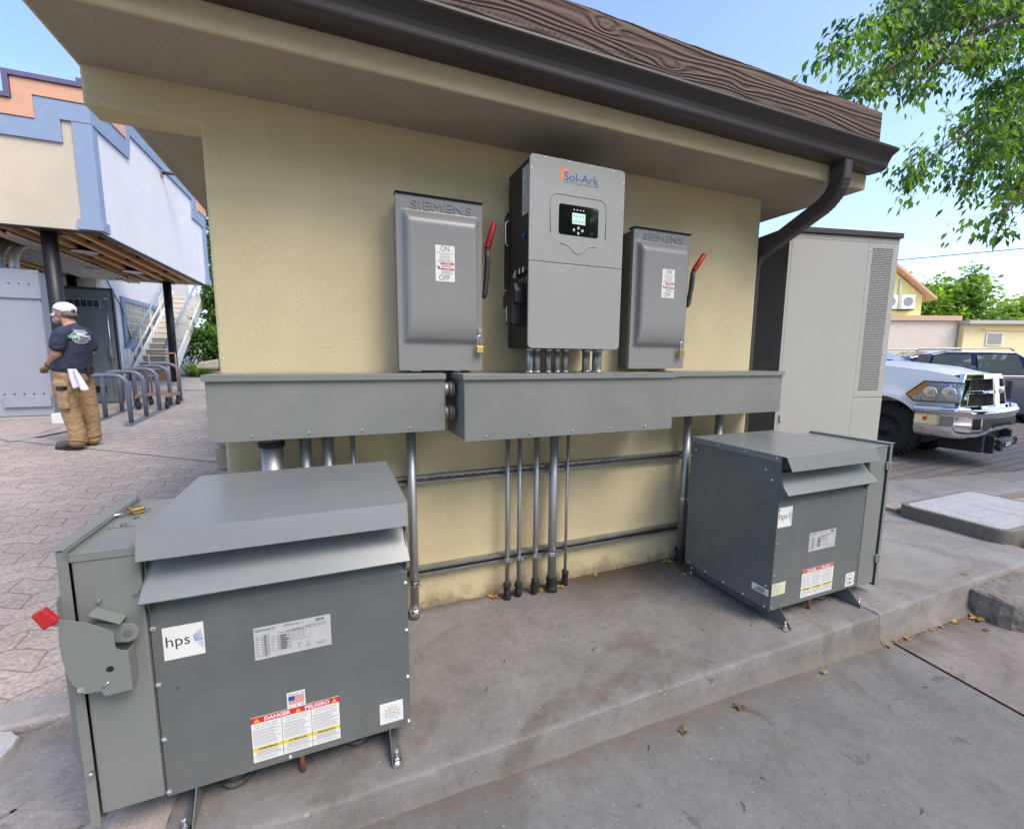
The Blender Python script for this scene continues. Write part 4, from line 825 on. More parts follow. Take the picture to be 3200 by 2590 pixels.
    for x_, y_, r_ in ((.16,.09,.038),(.54,.11,.04)): mb = MB(); mb.tube([(x_,y_,.0),(x_,y_,.11)], r_, 18); mb.tube([(x_,y_,.0),(x_,y_,.02)], r_*1.25, 12); mb.build('bottom_conduit', M['stub'], T)
    mb = MB(); mb.tube([(.36,.03,.0),(.36,.03,.10)], .008, 10); mb.build('ground_stub', mat('copper_rod', (.40,.16,.08), .5, .6), T)
    return T
transformer(-1.396, -.848, 'nearest louvred transformer, with a USA flag sticker and a sun sticker', M['paint_dark'], True)
transformer(1.178, -.822, 'far louvred transformer below the right trough, with knockout rings on its side', M['paint_dark'], False)

# side mounted switches
S = thing('lever_switch', 'grey switch box on the left side of the near transformer with red tipped lever', 'disconnect switch', (-1.398,-.402,.10), R(-90))
w_, h = .458, .777
mb = MB(); mb.box(.010, w_, -.1445, -.001, 0, h-.010); mb.build('enclosure', M['paint'], S, bevel=.004)
mb = MB(); mb.box(.0, w_+.003, -.150, -.001, h-.0095, h-.006); mb.box(w_+.0005, w_+.003, -.150, -.001, h-.028, h-.0098); mb.build('top_sheet', M['paint'], S, bevel=.001)
mb = MB(); mb.box(-.002, w_+.012, -.186, -.150, h+.010, h+.0125); mb.box(-.002, w_+.012, -.1515, -.149, h-.014, h+.0099); mb.build('rain_hood', M['paint'], S, bevel=.001)
d = door_bulge(w_+.008, h+.035, .045, w_-.03, .10, .70, -.168, S, M['paint']); d.location = (0, 0, -.028)
mb = MB(); mb.box(.1, .17, -.13, -.08, h-.0055, h-.0045, 0); mb.tube([(.2,-.09,h-.005),(.2,-.09,h+.002)], .008, 6, 0, smooth=False); mb.tube([(.265,-.10,h-.005),(.265,-.10,h+.002)], .008, 6, 0, smooth=False); mb.box(.275,.28,-.135,-.07,h-.0055,h-.004,0); mb.build('hub_plate', M['zinc_dull'], S)
# local x along +x -> world -y ; world coords used for the lever mechanism
def WB(mbx, name, m, parent, **k): return mbx.build(name, m, parent, world=True, **k)
y0 = -.905
pl = [(-1.553,.719),(-1.505,.70),(-1.453,.663),(-1.452,.616),(-1.444,.607),(-1.427,.603),(-1.426,.488),(-1.485,.485),(-1.492,.502),(-1.526,.504),(-1.548,.537),(-1.556,.57),(-1.561,.61),(-1.563,.662),(-1.560,.70)]
def sc_y(p, f): # move along sight-independent scale: keep as is
    return [(a, b_) for a, b_ in p]
mb = MB(); mb.prism([(a, b_) for a, b_ in pl], 'y', y0-.0025, y0); g = WB(mb, 'lever_guard', M['paint'], S, bevel=.0008)
mb = MB(); mb.hexa([(-1.50,y0,.715),(-1.438,y0,.678),(-1.438,-.862,.678),(-1.50,-.862,.715),(-1.50,y0,.718),(-1.438,y0,.681),(-1.438,-.862,.681),(-1.50,-.862,.718)]); WB(mb, 'guard_flange', M['paint'], S); mb = MB(); mb.box(-1.430,-1.4275,y0,-.862,.495,.60); WB(mb, 'guard_side', M['paint'], S)
mb = MB(); mb.lathe((-1.468,y0-.0027,.560), [(.0085,0),(.0001,-.0002)], 16, 0, 'y'); mb.lathe((-1.532,y0-.0027,.518), [(.008,0),(.0001,-.0002)], 16, 1, 'y'); WB(mb, 'guard_hole', [M['black'], M['pale']], g)
mb = MB(); mb.tube([(-1.473,y0-.004,.525),(-1.487,y0-.004,.513)], .0022, 8); WB(mb, 'cotter_pin', M['bolt'], g)
def capsule(p, q, r, n=10):
    p, q = Vector(p), Vector(q); a0 = math.atan2((q-p).y, (q-p).x); o = []
    for i in range(n+1): t_ = a0-math.pi/2+math.pi*i/n; o.append((q.x+r*math.cos(t_), q.y+r*math.sin(t_)))
    for i in range(n+1): t_ = a0+math.pi/2+math.pi*i/n; o.append((p.x+r*math.cos(t_), p.y+r*math.sin(t_)))
    return o
mb = MB(); mb.prism(capsule((-1.49,.655), (-1.432,.642), .026), 'y', -.888, -.884); WB(mb, 'pivot_arm', M['paint'], S, bevel=.0008)
mb = MB(); mb.tube([(-1.430,-.891,.643),(-1.430,-.886,.643)], .009, 8, smooth=False); mb.box(-1.436,-1.424,-.892,-.8915,.640,.646); WB(mb, 'pivot_bolt', M['zinc_dull'], S)
for a, b_ in ((-1.493,.735),(-1.412,.742)): mb = MB(); mb.tube([(a,-.868,b_),(a,-.860,b_)], .006, 10); WB(mb, 'rivet', M['zinc_dull'], S)
mb = MB(); mb.prism([(-1.563,.700),(-1.584,.710),(-1.572,.728),(-1.553,.716)], 'y', y0+.001, y0+.005)
WB(mb, 'lever', M['paint'], S, bevel=.0008)
mb = MB(); mb.prism([(-1.608,.742),(-1.583,.756),(-1.557,.718),(-1.587,.699)], 'y', y0-.006, y0+.012); WB(mb, 'lever_grip', M['red'], S, bevel=.003)
mb = MB(); mb.tube([(-1.545,-.875,.25),(-1.545,-.888,.25)], .005, 8); WB(mb, 'door_stud', M['bolt'], S)
padlock('padlock', 'brass padlock lying flat on top of the lever switch beside the near transformer', (-1.505,-.545,.884), R(-55), 'brass padlocks on the switches', lying=True)

S = thing('hinged_switch', 'grey switch box on the right side of the far transformer, two hinges showing', 'disconnect switch', (1.897,-.824,.075), R(90))
mb = MB(); mb.box(0, .45, -.150, -.001, 0, .828); mb.build('enclosure', M['paint'], S, bevel=.004)
mb = MB(); mb.box(-.003, .456, -.200, -.001, .8285, .831); mb.build('top_sheet', M['paint'], S, bevel=.001)
mb = MB(); mb.box(-.006, .462, -.205, -.165, .842, .845); mb.box(-.006, .462, -.168, -.1655, .815, .8418); mb.build('rain_hood', M['paint'], S, bevel=.001)
d = door_bulge(.470, .86, .05, .43, .12, .70, -.190, S, M['paint']); d.location = (-.004, 0, -.022)
for z in (.155, .715): mb = MB(); mb.box(-.012, -.001, -.180, -.140, z-.022, z+.022); mb.tube([(-.013,-.160,z-.022),(-.013,-.160,z+.022)], .005, 10); mb.build('hinge', M['paint_light'], S, bevel=.001)

# ---------------- tall cabinet ----------------
cA = math.atan2(-.201, .932)
C = thing('battery_cabinet', 'tall cream equipment cabinet with perforated vent strip, dark roof and dark left side', 'cabinet', (2.320,.085,.002), cA)
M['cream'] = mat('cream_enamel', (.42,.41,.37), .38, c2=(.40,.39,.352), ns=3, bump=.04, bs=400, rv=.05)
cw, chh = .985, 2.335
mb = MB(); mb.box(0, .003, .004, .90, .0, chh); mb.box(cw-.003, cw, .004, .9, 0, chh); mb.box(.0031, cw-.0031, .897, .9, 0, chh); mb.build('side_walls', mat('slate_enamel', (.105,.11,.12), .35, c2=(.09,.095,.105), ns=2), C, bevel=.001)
mb = MB(); mb.box(0, .022, 0, .0038, 0, chh); mb.box(.0221, cw, 0, .0038, chh-.035, chh); mb.build('frame_trim', M['cream'], C, bevel=.001)
mb = MB(); mb.box(.0235, .702, 0, .0038, 0, chh-.037); mb.build('door', M['cream'], C, bevel=.0015)
mb = MB(); mb.box(.704, cw-.001, .0005, .0038, 0, 1.091); lp = mb.build('lower_panel', M['cream'], C, bevel=.0015)
# vent panel with holes
vp = MB(); x0, x1, z0, z1 = .704, cw-.001, 1.095, chh-.037; a0, a1, b0, b1 = .742, .932, 1.145, chh-.075
vp.box(x0, a0, .0005, .0038, z0, z1); vp.box(a1, x1, .0005, .0038, z0, z1); vp.box(a0, a1, .0005, .0038, z0, b0); vp.box(a0, a1, .0005, .0038, b1, z1)
nx, nz = 16, 84; dx, dz = (a1-a0)/nx, (b1-b0)/nz
for i in range(nx+1): vp.box(a0+i*dx-.0012-.0006, a0+i*dx+.0018, .0012, .0030, b0, b1)
for j in range(nz+1): vp.box(a0, a1, .0010, .0028, b0+j*dz-.0026, b0+j*dz+.0026)
vp.build('vent_panel', M['cream'], C)
mb = MB(); mb.box(a0-.01, a1+.01, .012, .014, b0-.01, b1+.01); mb.build('vent_backing', M['black'], C)
for z in [b1+.025]+[b0+(b1-b0)*k/7 for k in range(8)]: 
    for x in (.722, .960): screw((x, .0003, z-.012), C, 0, .75, True)
for x in (.83,): 
    for z in (b1+.02, z0+.02, 1.07): screw((x, .0003, z), C, 0, .75, True)
for z in (1.06, .85, .62, .4, .15): 
    for x in (.722, .965): screw((x, .0003, z), lp, 0, .75, True)
mb = MB(); mb.box(-.012, cw+.014, -.018, .91, chh+.004, chh+.045); mb.build('roof', M['brown_metal'], C, bevel=.004)
mb = MB(); mb.box(.035, .06, -.006, -.0005, .90, .96); mb.box(.035, .05, -.012, -.0065, .905, .955); mb.build('door_catch', M['cream'], C, bevel=.001)
# ---------------- building across the forecourt (left) ----------------
LB = thing('stucco_building', 'two storey building with stepped salmon and blue parapet over an open undercroft', 'building', (-3.97,6.19,.35))
M['beige'] = mat('beige_stucco', (.56,.485,.38), .9, c2=(.51,.445,.355), ns=1.5, bump=.6, bs=60, c3=(.60,.515,.39), ns3=.6, spec=.2)
M['lav'] = mat('white_stucco', (.72,.71,.715), .9, c2=(.67,.66,.67), ns=1.5, bump=.5, bs=60, spec=.2)
M['salmon'] = mat('salmon_stucco', (.66,.37,.24), .9, c2=(.60,.34,.22), ns=3, bump=.5, bs=60, spec=.2)
M['trimblue'] = mat('blue_trim_stucco', (.26,.335,.46), .85, c2=(.24,.31,.43), ns=3, bump=.4, bs=60, spec=.2)
M['purple'] = mat('mauve_coping_metal', (.10,.085,.16), .4, c2=(.13,.11,.19), ns=4)
y = 6.2; Xc = -3.975
def kx(yy): return -3.97+.0357*(yy-6.19)
TB = 3.18
mb = MB(); mb.hexa([(-9.5,y,TB),(Xc,y,TB),(kx(11.38),11.38,TB),(-9.5,11.38,TB),(-9.5,y,4.6),(Xc,y,4.6),(kx(11.38),11.38,4.6),(-9.5,11.38,4.6)]); 
for p in mb.v[:4]: pass
up_ = MB()   # front wall sheet (beige) and side wall sheet (white)
up_.box(-9.5, Xc-.001, y, y+.12, TB, 4.8)
up_.build('front_wall', M['beige'], LB, world=True)
sw_ = MB(); pq = [(6.201,TB),(11.38,TB),(11.38,4.62),(10.40,4.62),(10.42,5.04),(7.38,5.09),(7.29,4.68),(6.201,4.68)]; n_ = len(pq)
sw_.add([(kx(a_)-.1, a_, z_) for a_, z_ in pq]+[(kx(a_), a_, z_) for a_, z_ in pq], [tuple(range(n_)), tuple(range(n_, 2*n_))[::-1]]+[(i, n_+i, n_+(i+1) % n_, (i+1) % n_) for i in range(n_)])
sw_.hexa([(kx(11.38)-.1,11.25,TB),(kx(11.38)-.11,11.38,TB),(-9.5,11.38,TB),(-9.5,11.25,TB),(kx(11.38)-.1,11.25,4.8),(kx(11.38)-.11,11.38,4.8),(-9.5,11.38,4.8),(-9.5,11.25,4.8)])
sw_.build('side_wall', M['lav'], LB, world=True)
# front stepped bands: blue lowest, salmon above, mauve coping
fb = MB(); fb.prism([(-9.5,4.35),(-4.287,4.345),(-4.287,4.649),(Xc+.03,4.649),(Xc+.03,4.895),(-4.552,4.90),(-4.552,4.60),(-9.5,4.60)], 'y', y-.035, y+.06)
fb.build('blue_band', M['trimblue'], LB, world=True, bevel=.004)
fs = MB(); fs.prism([(-9.5,4.605),(-4.548,4.605),(-4.548,4.905),(Xc+.04,4.90),(Xc+.04,5.095),(-4.758,5.095),(-4.758,4.808),(-9.5,4.808)], 'y', y-.05, y+.06); fs.build('salmon_band', M['salmon'], LB, world=True, bevel=.004)
fc = MB(); fc.prism([(-9.5,4.812),(-4.762,4.812),(-4.762,5.099),(Xc+.06,5.099),(Xc+.06,5.165),(-4.823,5.165),(-4.823,4.874),(-9.5,4.874)], 'y', y-.08, y+.10); fc.build('coping', M['purple'], LB, world=True, bevel=.004)
pf = MB(); pf.box(-4.168, Xc+.028, y-.03, y-.0005, 3.335, 4.645); pf.box(Xc+.0005, Xc+.028, y-.0004, 6.34, 3.335, 4.645)
pf.build('corner_pilaster', M['trimblue'], LB, world=True, bevel=.004)
pf = MB(); pf.box(-4.212, Xc+.055, y-.055, y-.0005, 3.19, 3.334); pf.box(Xc+.0005, Xc+.055, y-.0004, 6.37, 3.19, 3.334); pf.build('pilaster_base', M['trimblue'], LB, world=True, bevel=.004)
# side stepped bands (y,z) on the slanted wall
def side(poly, o0, o1, nm, m):
    mb = MB(); n = len(poly); V = [(kx(a)+o0, a, z) for a, z in poly]+[(kx(a)+o1, a, z) for a, z in poly]
    mb.add(V, [tuple(range(n)), tuple(range(n, 2*n))[::-1]]+[(i, n+i, n+(i+1) % n, (i+1) % n) for i in range(n)]); return mb.build(nm, m, LB, world=True)
side([(6.21,4.645),(7.30,4.63),(7.40,5.05),(10.42,5.0),(10.39,4.58),(11.40,4.58),(11.40,4.86),(10.73,4.86),(10.74,5.26),(7.80,5.33),(7.21,5.33),(7.21,4.91),(6.21,4.93)], .001, .035, 'blue_band', M['trimblue'])
side([(6.21,4.935),(7.205,4.915),(7.205,5.335),(10.80,5.265),(10.80,4.865),(11.40,4.865),(11.40,5.10),(11.0,5.10),(11.0,5.42),(6.9,5.50),(6.9,5.16),(6.21,5.16)], -.05, .05, 'salmon_band', M['salmon'])
side([(6.13,5.165),(6.88,5.165),(6.88,5.505),(11.02,5.425),(11.02,5.105),(11.44,5.105),(11.44,5.16),(11.08,5.16),(11.08,5.48),(6.82,5.56),(6.82,5.22),(6.13,5.22)], -.08, .07, 'coping', M['purple'])
side([(11.14,3.34),(11.40,3.34),(11.40,4.575),(11.14,4.575)], .001, .03, 'end_pilaster', M['trimblue']); side([(11.10,3.19),(11.43,3.19),(11.43,3.335),(11.10,3.335)], .001, .055, 'pilaster_base', M['trimblue'])
# joists of the undercroft ceiling
M['osb'] = mat('osb_joist', (.62,.36,.14), .8, c2=(.46,.25,.09), ns=22, amt=.8, bump=.3, bs=50, c3=(.72,.46,.21), ns3=30); M['pine'] = mat('pine_flange', (.80,.52,.26), .7, c2=(.70,.43,.20), ns=6, stretch=(1,.1,1))
mb = MB(); mb.box(-9.4, -4.08, 6.33, 11.24, 3.56, 3.575); mb.build('deck_underside', M['osb'], LB, world=True)
jx = -4.10; k = 0
while jx > -9.2:
    mb = MB(); mb.box(jx-.006, jx+.006, 6.325, 11.245, 3.24, 3.52, 0); mb.box(jx-.03, jx+.03, 6.325, 11.245, 3.205, 3.24, 1); mb.box(jx-.03, jx+.03, 6.325, 11.245, 3.52, 3.555, 1)
    for s_ in range(3):
        yy = 7.1+1.5*s_+.35*(k % 2); mb.box(jx-.25, jx-.034, yy, yy+.012, 3.26, 3.50, 2)
    mb.build('joist', [M['osb'], M['pine'], mat('dark_blocking', (.06,.035,.02), .8) if k == 0 else bpy.data.materials['dark_blocking']], LB, world=True); jx -= .28; k += 1
mb = MB(); mb.box(-9.4, -4.0, 6.165, 6.322, TB-.012, TB-.001); mb.hexa([(kx(6.3)-.12,6.33,TB-.012),(kx(6.3)-.01,6.33,TB-.012),(kx(11.3)-.01,11.36,TB-.012),(kx(11.3)-.12,11.36,TB-.012),(kx(6.3)-.12,6.33,TB-.001),(kx(6.3)-.01,6.33,TB-.001),(kx(11.3)-.01,11.36,TB-.001),(kx(11.3)-.12,11.36,TB-.001)]); mb.build('edge_flashing', M['brown_metal'], LB, world=True)
for x, yy in ((-4.87,7.95),(-4.85,9.9)):
    mb = MB(); mb.lathe((x,yy,3.19), [(.19,0),(.19,.02),(.12,.03),(.10,.09),(.0001,.09)], 24); mb.lathe((x,yy,3.188), [(.185,0),(.0001,.0)], 24, 1)
    tag(mb.build('ceiling_fixture', [M['black'], mat('frosted_diffuser', (.75,.75,.75), .5) if yy < 9 else bpy.data.materials['frosted_diffuser']]), ('nearer' if yy < 9 else 'farther')+' round dark fixture hung between the ceiling joists', 'ceiling light', 'round fixtures under the joists')
# flood light
Fl = thing('flood_light', 'dark floodlight on a bracket high on the white side wall', 'flood light', (kx(8.75),8.75,4.95))
mb = MB(); mb.box(.0, .03, -.05, .05, -.06, .06); mb.build('mount', M['zinc_dull'], Fl); mb = MB(); mb.tube([(.02,0,0),(.26,.0,.02)], .03, 12); mb.tube([(.26,0,.02),(.30,.0,.02)], .045, 12); mb.build('arm', M['brown_metal'], Fl)
mb = MB(); mb.hexa([(.30,-.10,-.02),(.56,-.10,-.05),(.56,.10,-.05),(.30,.10,-.02),(.30,-.10,.08),(.52,-.10,.04),(.52,.10,.04),(.30,.10,.08)]); mb.build('lamp_head', M['brown_metal'], Fl, bevel=.01)
# posts
M['postblack'] = mat('black_gloss_post', (.008,.0075,.010), .42, c2=(.016,.014,.017), ns=14, spec=.4)
def post(x, yy, zb, label, r=.105):
    P = thing('steel_post', label, 'post', (x,yy,zb), group='black posts under the upper storey'); r *= .86; mb = MB(); mb.tube([(0,0,.12),(0,0,3.20-zb)], r, 20); mb.build('shaft', M['postblack'], P)
    mb = MB(); mb.box(-.16,.16,-.16,.16,-.15,.12); mb.build('plinth', mat('white_paint_plinth', (.65,.63,.60), .7), P, bevel=.01) if r > .088 else MB().box(-.15,.15,-.15,.15,-.05,.02).build('base_plate', M['zinc_dull'], P)
    mb = MB(); mb.box(-.14,.14,-.14,.14,3.16-zb,3.175-zb); mb.build('head_plate', M['postblack'], P)
post(-4.66, 6.42, .40, 'nearest black steel post on a white plinth behind the standing man')
post(-4.62, 11.2, .62, 'black steel post at the far corner, beside the shrubs', .10)
post(-6.35, 11.0, .6, 'black steel post half hidden behind the open metal door', .10)
# ---- equipment under it
M['bluegrey'] = mat('pale_blue_grey_enamel', (.30,.315,.36), .45, c2=(.285,.30,.345), ns=3)
Q = thing('switchgear_cabinet', 'large pale grey metal cabinet behind the black post at the left edge', 'cabinet', (-8.2,6.62,.40))
mb = MB(); mb.box(0, 3.27, 0, .42, .06, 2.22); mb.build('body', M['bluegrey'], Q, bevel=.01)
mb = MB(); mb.box(0, 3.29, -.03, -.001, 1.82, 2.24); mb.build('upper_rail', M['bluegrey'], Q, bevel=.006); mb = MB(); mb.box(2.72, 3.26, -.04, -.001, .20, .37); mb.build('lower_rail', M['bluegrey'], Q, bevel=.006)
mb = MB(); mb.box(-.2, 3.5, -.12, .6, -.3, .055); mb.build('plinth', M['pale'], Q, bevel=.01)
mb = MB()
for i in range(8): mb.tube([(2.4+.11*i,-.033,2.03),(2.4+.11*i,-.038,2.03)], .010, 8, smooth=False); mb.tube([(2.4+.11*i,-.001,.40),(2.4+.11*i,-.012,.40)], .009, 8, smooth=False)
mb.build('bolts', M['black'], Q)
for i in range(4):
    c = thing('bent_conduit', ['leftmost','second','third','rightmost'][i]+' of the four thick bent pipes rising from the grey cabinet', 'conduit pipe', (-5.92+.17*i,7.1,2.6), group='thick bent pipes above the grey cabinet')
    pts = [(0,0,.02)]+[(0, .0+.38-.38*math.cos(R(a)), .15+.38*math.sin(R(a))) for a in range(0, 91, 10)]+[(0,3.4,.53)]
    mb = MB(); mb.tube(pts, .06, 16, up=(1,0,0)); mb.build('pipe', M['zinc'], c)
for i in range(3):
    k = thing('overhead_conduit', ['left','middle','right'][i]+' one of three thin pipes strapped under the joists', 'conduit pipe', (-5.32+.09*i,6.5,3.12), group='thin pipes under the joists'); mb = MB(); mb.tube([(0,0,0),(0,4.6,0)], .022, 10); mb.build('pipe', mat('pale_pipe', (.55,.53,.48), .5) if i == 0 else bpy.data.materials['pale_pipe'], k)
    for yy in (1.2, 2.6, 3.9): mb = MB(); mb.box(-.03,.03,yy,yy+.03,-.03,.06); mb.build('clamp', M['zinc_dull'], k)
D = thing('metal_door', 'open dark grey metal door with two slotted vents and a hanging rod latch', 'door', (-5.42,8.18,.52), R(3))
mb = MB(); mb.box(0, .76, 0, .06, 0, 2.06); mb.build('leaf', mat('slate_door', (.14,.17,.19), .45, c2=(.125,.155,.175), ns=3), D, bevel=.006)
mb = MB(); mb.box(-.02, .785, -.012, .07, 2.061, 2.10); mb.box(.761, .79, -.012, .07, 0, 2.06); mb.build('edge_seal', M['black'], D)
for z, x1 in ((1.73, .60), (.16, .585)):
    mb = MB(); mb.box(.05, x1, -.014, -.001, z, z+.16, 0)
    for i in range(6): 
        xx = .06+i*(x1-.075)/6; mb.box(xx, xx+(x1-.075)/6-.012, -.0150, -.0142, z+.018, z+.142, 1)
    mb.build('vent', [M['zinc_dull'], M['black']], D)
mb = MB(); mb.tube([(.685,-.03,.15),(.685,-.03,1.98)], .008, 8); mb.box(.66,.71,-.03,-.001,1.88,1.92); mb.build('latch_rod', M['bolt'], D); mb = MB(); mb.box(.655,.715,-.05,-.001,.80,1.05); mb.tube([(.685,-.055,.83),(.685,-.055,.98)], .018, 8); mb.build('latch', M['zinc_dull'], D, bevel=.004)
Q = thing('equipment_cabinet', 'slim grey blue cabinet standing between the black post and the open door', 'cabinet', (-5.72,8.6,.50)); mb = MB(); mb.box(0,.62,0,.9,0,2.10); mb.build('body', mat('steel_blue', (.26,.30,.36), .4), Q, bevel=.02)
# rear wall of the court with glass block window
Rw = thing('white_wall', 'white rendered wall behind the stairs with a blue framed glass block window', 'wall', (-5.95,11.3,.6))
mb = MB(); mb.box(-.22, 0, -.2, 7.2, -.2, 5.4); mb.box(-4, -.2201, -.2, .0, -.2, 3.0); mb.build('wall', M['lav'], Rw, bevel=.01)
wd = MB(); y0_, y1_, z0_, z1_ = .96, 3.45, .99, 2.32
wd.box(.0005,.05,y0_,y1_,z0_,z0_+.14); wd.box(.0005,.05,y0_,y1_,z1_-.12,z1_); wd.box(.0005,.05,y0_,y0_+.17,z0_+.1401,z1_-.1201); wd.box(.0005,.05,y1_-.17,y1_,z0_+.1401,z1_-.1201); fr_ = wd.build('window_frame', M['trimblue'], Rw, bevel=.004)
gb = MB(); gb.box(.0005,.018,y0_+.17,y1_-.17,z0_+.14,z1_-.12,0)
for i in range(1, 6): zz = z0_+.14+(z1_-z0_-.26)*i/6; gb.box(.018,.022,y0_+.17,y1_-.17,zz-.006,zz+.006,1)
for i in range(1, 11): yy = y0_+.17+(y1_-y0_-.34)*i/11; gb.box(.018,.0215,yy-.006,yy+.006,z0_+.14,z1_-.12,1)
gb.build('glass_blocks', [mat('glass_block', (.36,.36,.32), .12, c2=(.20,.21,.18), ns=9, amt=1, bump=1, bs=14), M['white']], fr_)
mb = MB(); mb.tube([(.03,.3,2.6),(.05,.9,2.0),(.03,1.35,1.2),(.03,1.5,.6)], .012, 8); mb.build('hanging_cable', M['rubber'], Rw)
# stairs
St = thing('outdoor_stairs', 'white metal staircase climbing away behind the bike rack', 'staircase', (-5.85,12.2,.70))
run, rise, n = .27, .178, 15; wS = .86
M['sand'] = mat('sand_stair', (.60,.53,.43), .7, c2=(.54,.47,.38), ns=4); M['mesh'] = mat('grey_tread_mesh', (.34,.34,.29), .7, c2=(.18,.18,.15), ns=60, amt=.9)
for i in range(n):
    mb = MB(); mb.box(.03, wS-.03, i*run, i*run+run+.03, (i+1)*rise-.04, (i+1)*rise, 1); mb.box(.03, wS-.03, i*run+.012, i*run+.016, i*rise, (i+1)*rise-.0401, 0); mb.box(.03, wS-.03, i*run-.004, i*run+.0115, (i+1)*rise-.03, (i+1)*rise+.002, 2); mb.build('step', [M['mesh'] if i < 7 else M['sand'], M['sand'], M['white']], St)  # upper risers take the warm tone: sunlight put into the colour
L_ = n*run; H_ = n*rise
for x in (0, wS):
    mb = MB(); mb.prism([(-.05,0),(-.05,.22),(L_,H_+.22),(L_,H_-.1),(.12,0)], 'x', x-.025, x+.025); mb.build('stringer', M['white'], St)
for x in (0,):
    mb = MB(); mb.tube([(x,-.05,.35+.55),(x,L_,H_+.90)], .028, 8, 0); mb.build('handrail', M['trimblue'], St)
    mb = MB(); mb.tube([(x,-.05,.50),(x,L_,H_+.50)], .022, 8); mb.build('mid_rail', M['white'], St)
    for k in range(5): yy = -.03+L_*k/4.5; zz = yy/L_*H_; mb = MB(); mb.box(x-.02, x+.02, yy-.02, yy+.02, zz+.05 if k else 0, zz+.92); mb.build('rail_post', M['white'], St)
mb = MB(); mb.tube([(wS,-.30,.90),(wS,L_,H_+.95)], .03, 8); mb.build('handrail', M['trimblue'], St)
for k in range(34): yy = -.25+k*.125; zz = max(0, yy)/L_*H_; mb = MB(); mb.box(wS-.008, wS+.008, yy-.008, yy+.008, zz+.22, zz+.98 if yy > 0 else .95); mb.build('baluster', M['white'], St)
mb = MB(); mb.tube([(wS,-.3,.22),(wS,.1,.24),(wS,L_,H_+.24)], .018, 8); mb.build('bottom_rail', M['white'], St)
mb = MB(); mb.box(-.05, 1.9, L_+.01, L_+1.6, H_-.18, H_); mb.box(1.85,1.9,L_+.01,L_+1.6,H_+.001,H_+1.0); mb.build('landing', M['sand'], St)
mb = MB(); mb.box(wS-.25, wS+.05, -.02, .28, 0, .26); mb.build('stair_foot', mat('terracotta', (.45,.22,.12), .8), St)
# bike rack
Bk = thing('bike_rack', 'blue grey bike rack of five tall hoops on two base rails', 'bike rack', (-3.79,6.0,.34))
M['rack'] = mat('blue_grey_tube', (.135,.15,.205), .35, c2=(.11,.12,.17), ns=6)
zf = lambda yy: .055*yy+.005
for x in (0, -.53):
    mb = MB(); mb.hexa([(x-.05,-.10,zf(-.1)-.02),(x+.05,-.10,zf(-.1)-.02),(x+.05,2.55,zf(2.55)-.02),(x-.05,2.55,zf(2.55)-.02),(x-.05,-.10,zf(-.1)+.02),(x+.05,-.10,zf(-.1)+.02),(x+.05,2.55,zf(2.55)+.02),(x-.05,2.55,zf(2.55)+.02)]); mb.build('base_rail', M['rack'], Bk, bevel=.006)
for i in range(5):
    yy = .03+.6*i; zb = zf(yy); h_ = .75; mb = MB(); r0 = .17
    pts = [(0,yy,zb),(0,yy,zb+h_-r0)]+[(-r0+r0*math.cos(R(a)), yy, zb+h_-r0+r0*math.sin(R(a))) for a in range(10, 91, 10)]+[(-.53+r0-r0*math.sin(R(a)), yy, zb+h_-r0+r0*math.cos(R(a))) for a in range(0, 91, 10)]+[(-.53,yy,zb)]
    mb.tube(pts, .031, 14, up=(0,1,0)); mb.build('hoop', M['rack'], Bk)
# hand cart
Ct = thing('platform_cart', 'rusty low slatted cart with caster wheels parked behind the bike rack', 'cart', (-4.17,7.35,.44))
M['rust'] = mat('rusty_brown_paint', (.20,.13,.10), .6, c2=(.30,.20,.15), ns=20); 
mb = MB()
for i in range(6): mb.box(.0,.46,.05+.13*i,.08+.13*i,.235,.255)
mb.box(0,.03,0,.78,.20,.234); mb.box(.43,.46,0,.78,.20,.234); mb.build('deck', M['rust'], Ct)
for x in (.02,.44): 
    mb = MB(); mb.tube([(x,.76,.2),(x,.76,1.0)], .014, 8); mb.build('upright', M['rust'], Ct)
    for yy in (.08,.68): mb = MB(); mb.tube([(x-.02,yy,.065),(x+.02,yy,.065)], .065, 16); mb.box(x-.02,x+.02,yy-.015,yy+.015,.12,.20); mb.build('caster', M['rubber'], Ct)
mb = MB(); mb.tube([(.02,.76,1.0),(.44,.76,1.0)], .014, 8); mb.build('push_bar', M['rust'], Ct)
# ---------------- street side (right) ----------------
M['whitepaint'] = mat('white_car_paint', (.86,.83,.78), .42, coat=.15, spec=.3)
M['navy'] = mat('dark_blue_car_paint', (.018,.03,.10), .2, coat=1.0)
M['glass'] = mat('car_glass', (.09,.11,.13), .03, coat=.5, spec=.8)
M['trim'] = mat('black_trim', (.02,.02,.022), .55)
# pickup: local frame, x across (0 = near side), y forward = -world y, z up ; built straight in world axes
T = thing('pickup_truck', 'white pickup truck with chrome grille and a winch plow mount under the bumper', 'pickup truck', (7.36,1.00,-.16), R(5))
tw = 1.90
def sil(yy):  # bonnet / roof line height along length
    pts = [(-.02,1.16),(.03,1.30),(.15,1.385),(.5,1.46),(1.35,1.56),(1.45,1.60),(2.25,2.05),(3.9,2.08),(4.1,1.5)]
    for (a, b_), (c, d_) in zip(pts, pts[1:]):
        if yy <= c: return b_+(d_-b_)*(yy-a)/(c-a)
    return pts[-1][1]
mb = MB()   # bonnet
def hood(u, v):
    yy = .17+v*1.20; x = .12+u*(tw-.24); e = abs(u-.5)*2; z = sil(yy)-.02-.05*e**4+(.035 if .30 < e < .62 else 0)*min(1, v*3)
    if e > .97: z -= .05
    return (x, yy+.04*(1-v)*e**2*2, z)
mb.grid(hood, 30, 16); mb.build('bonnet', M['whitepaint'], T)
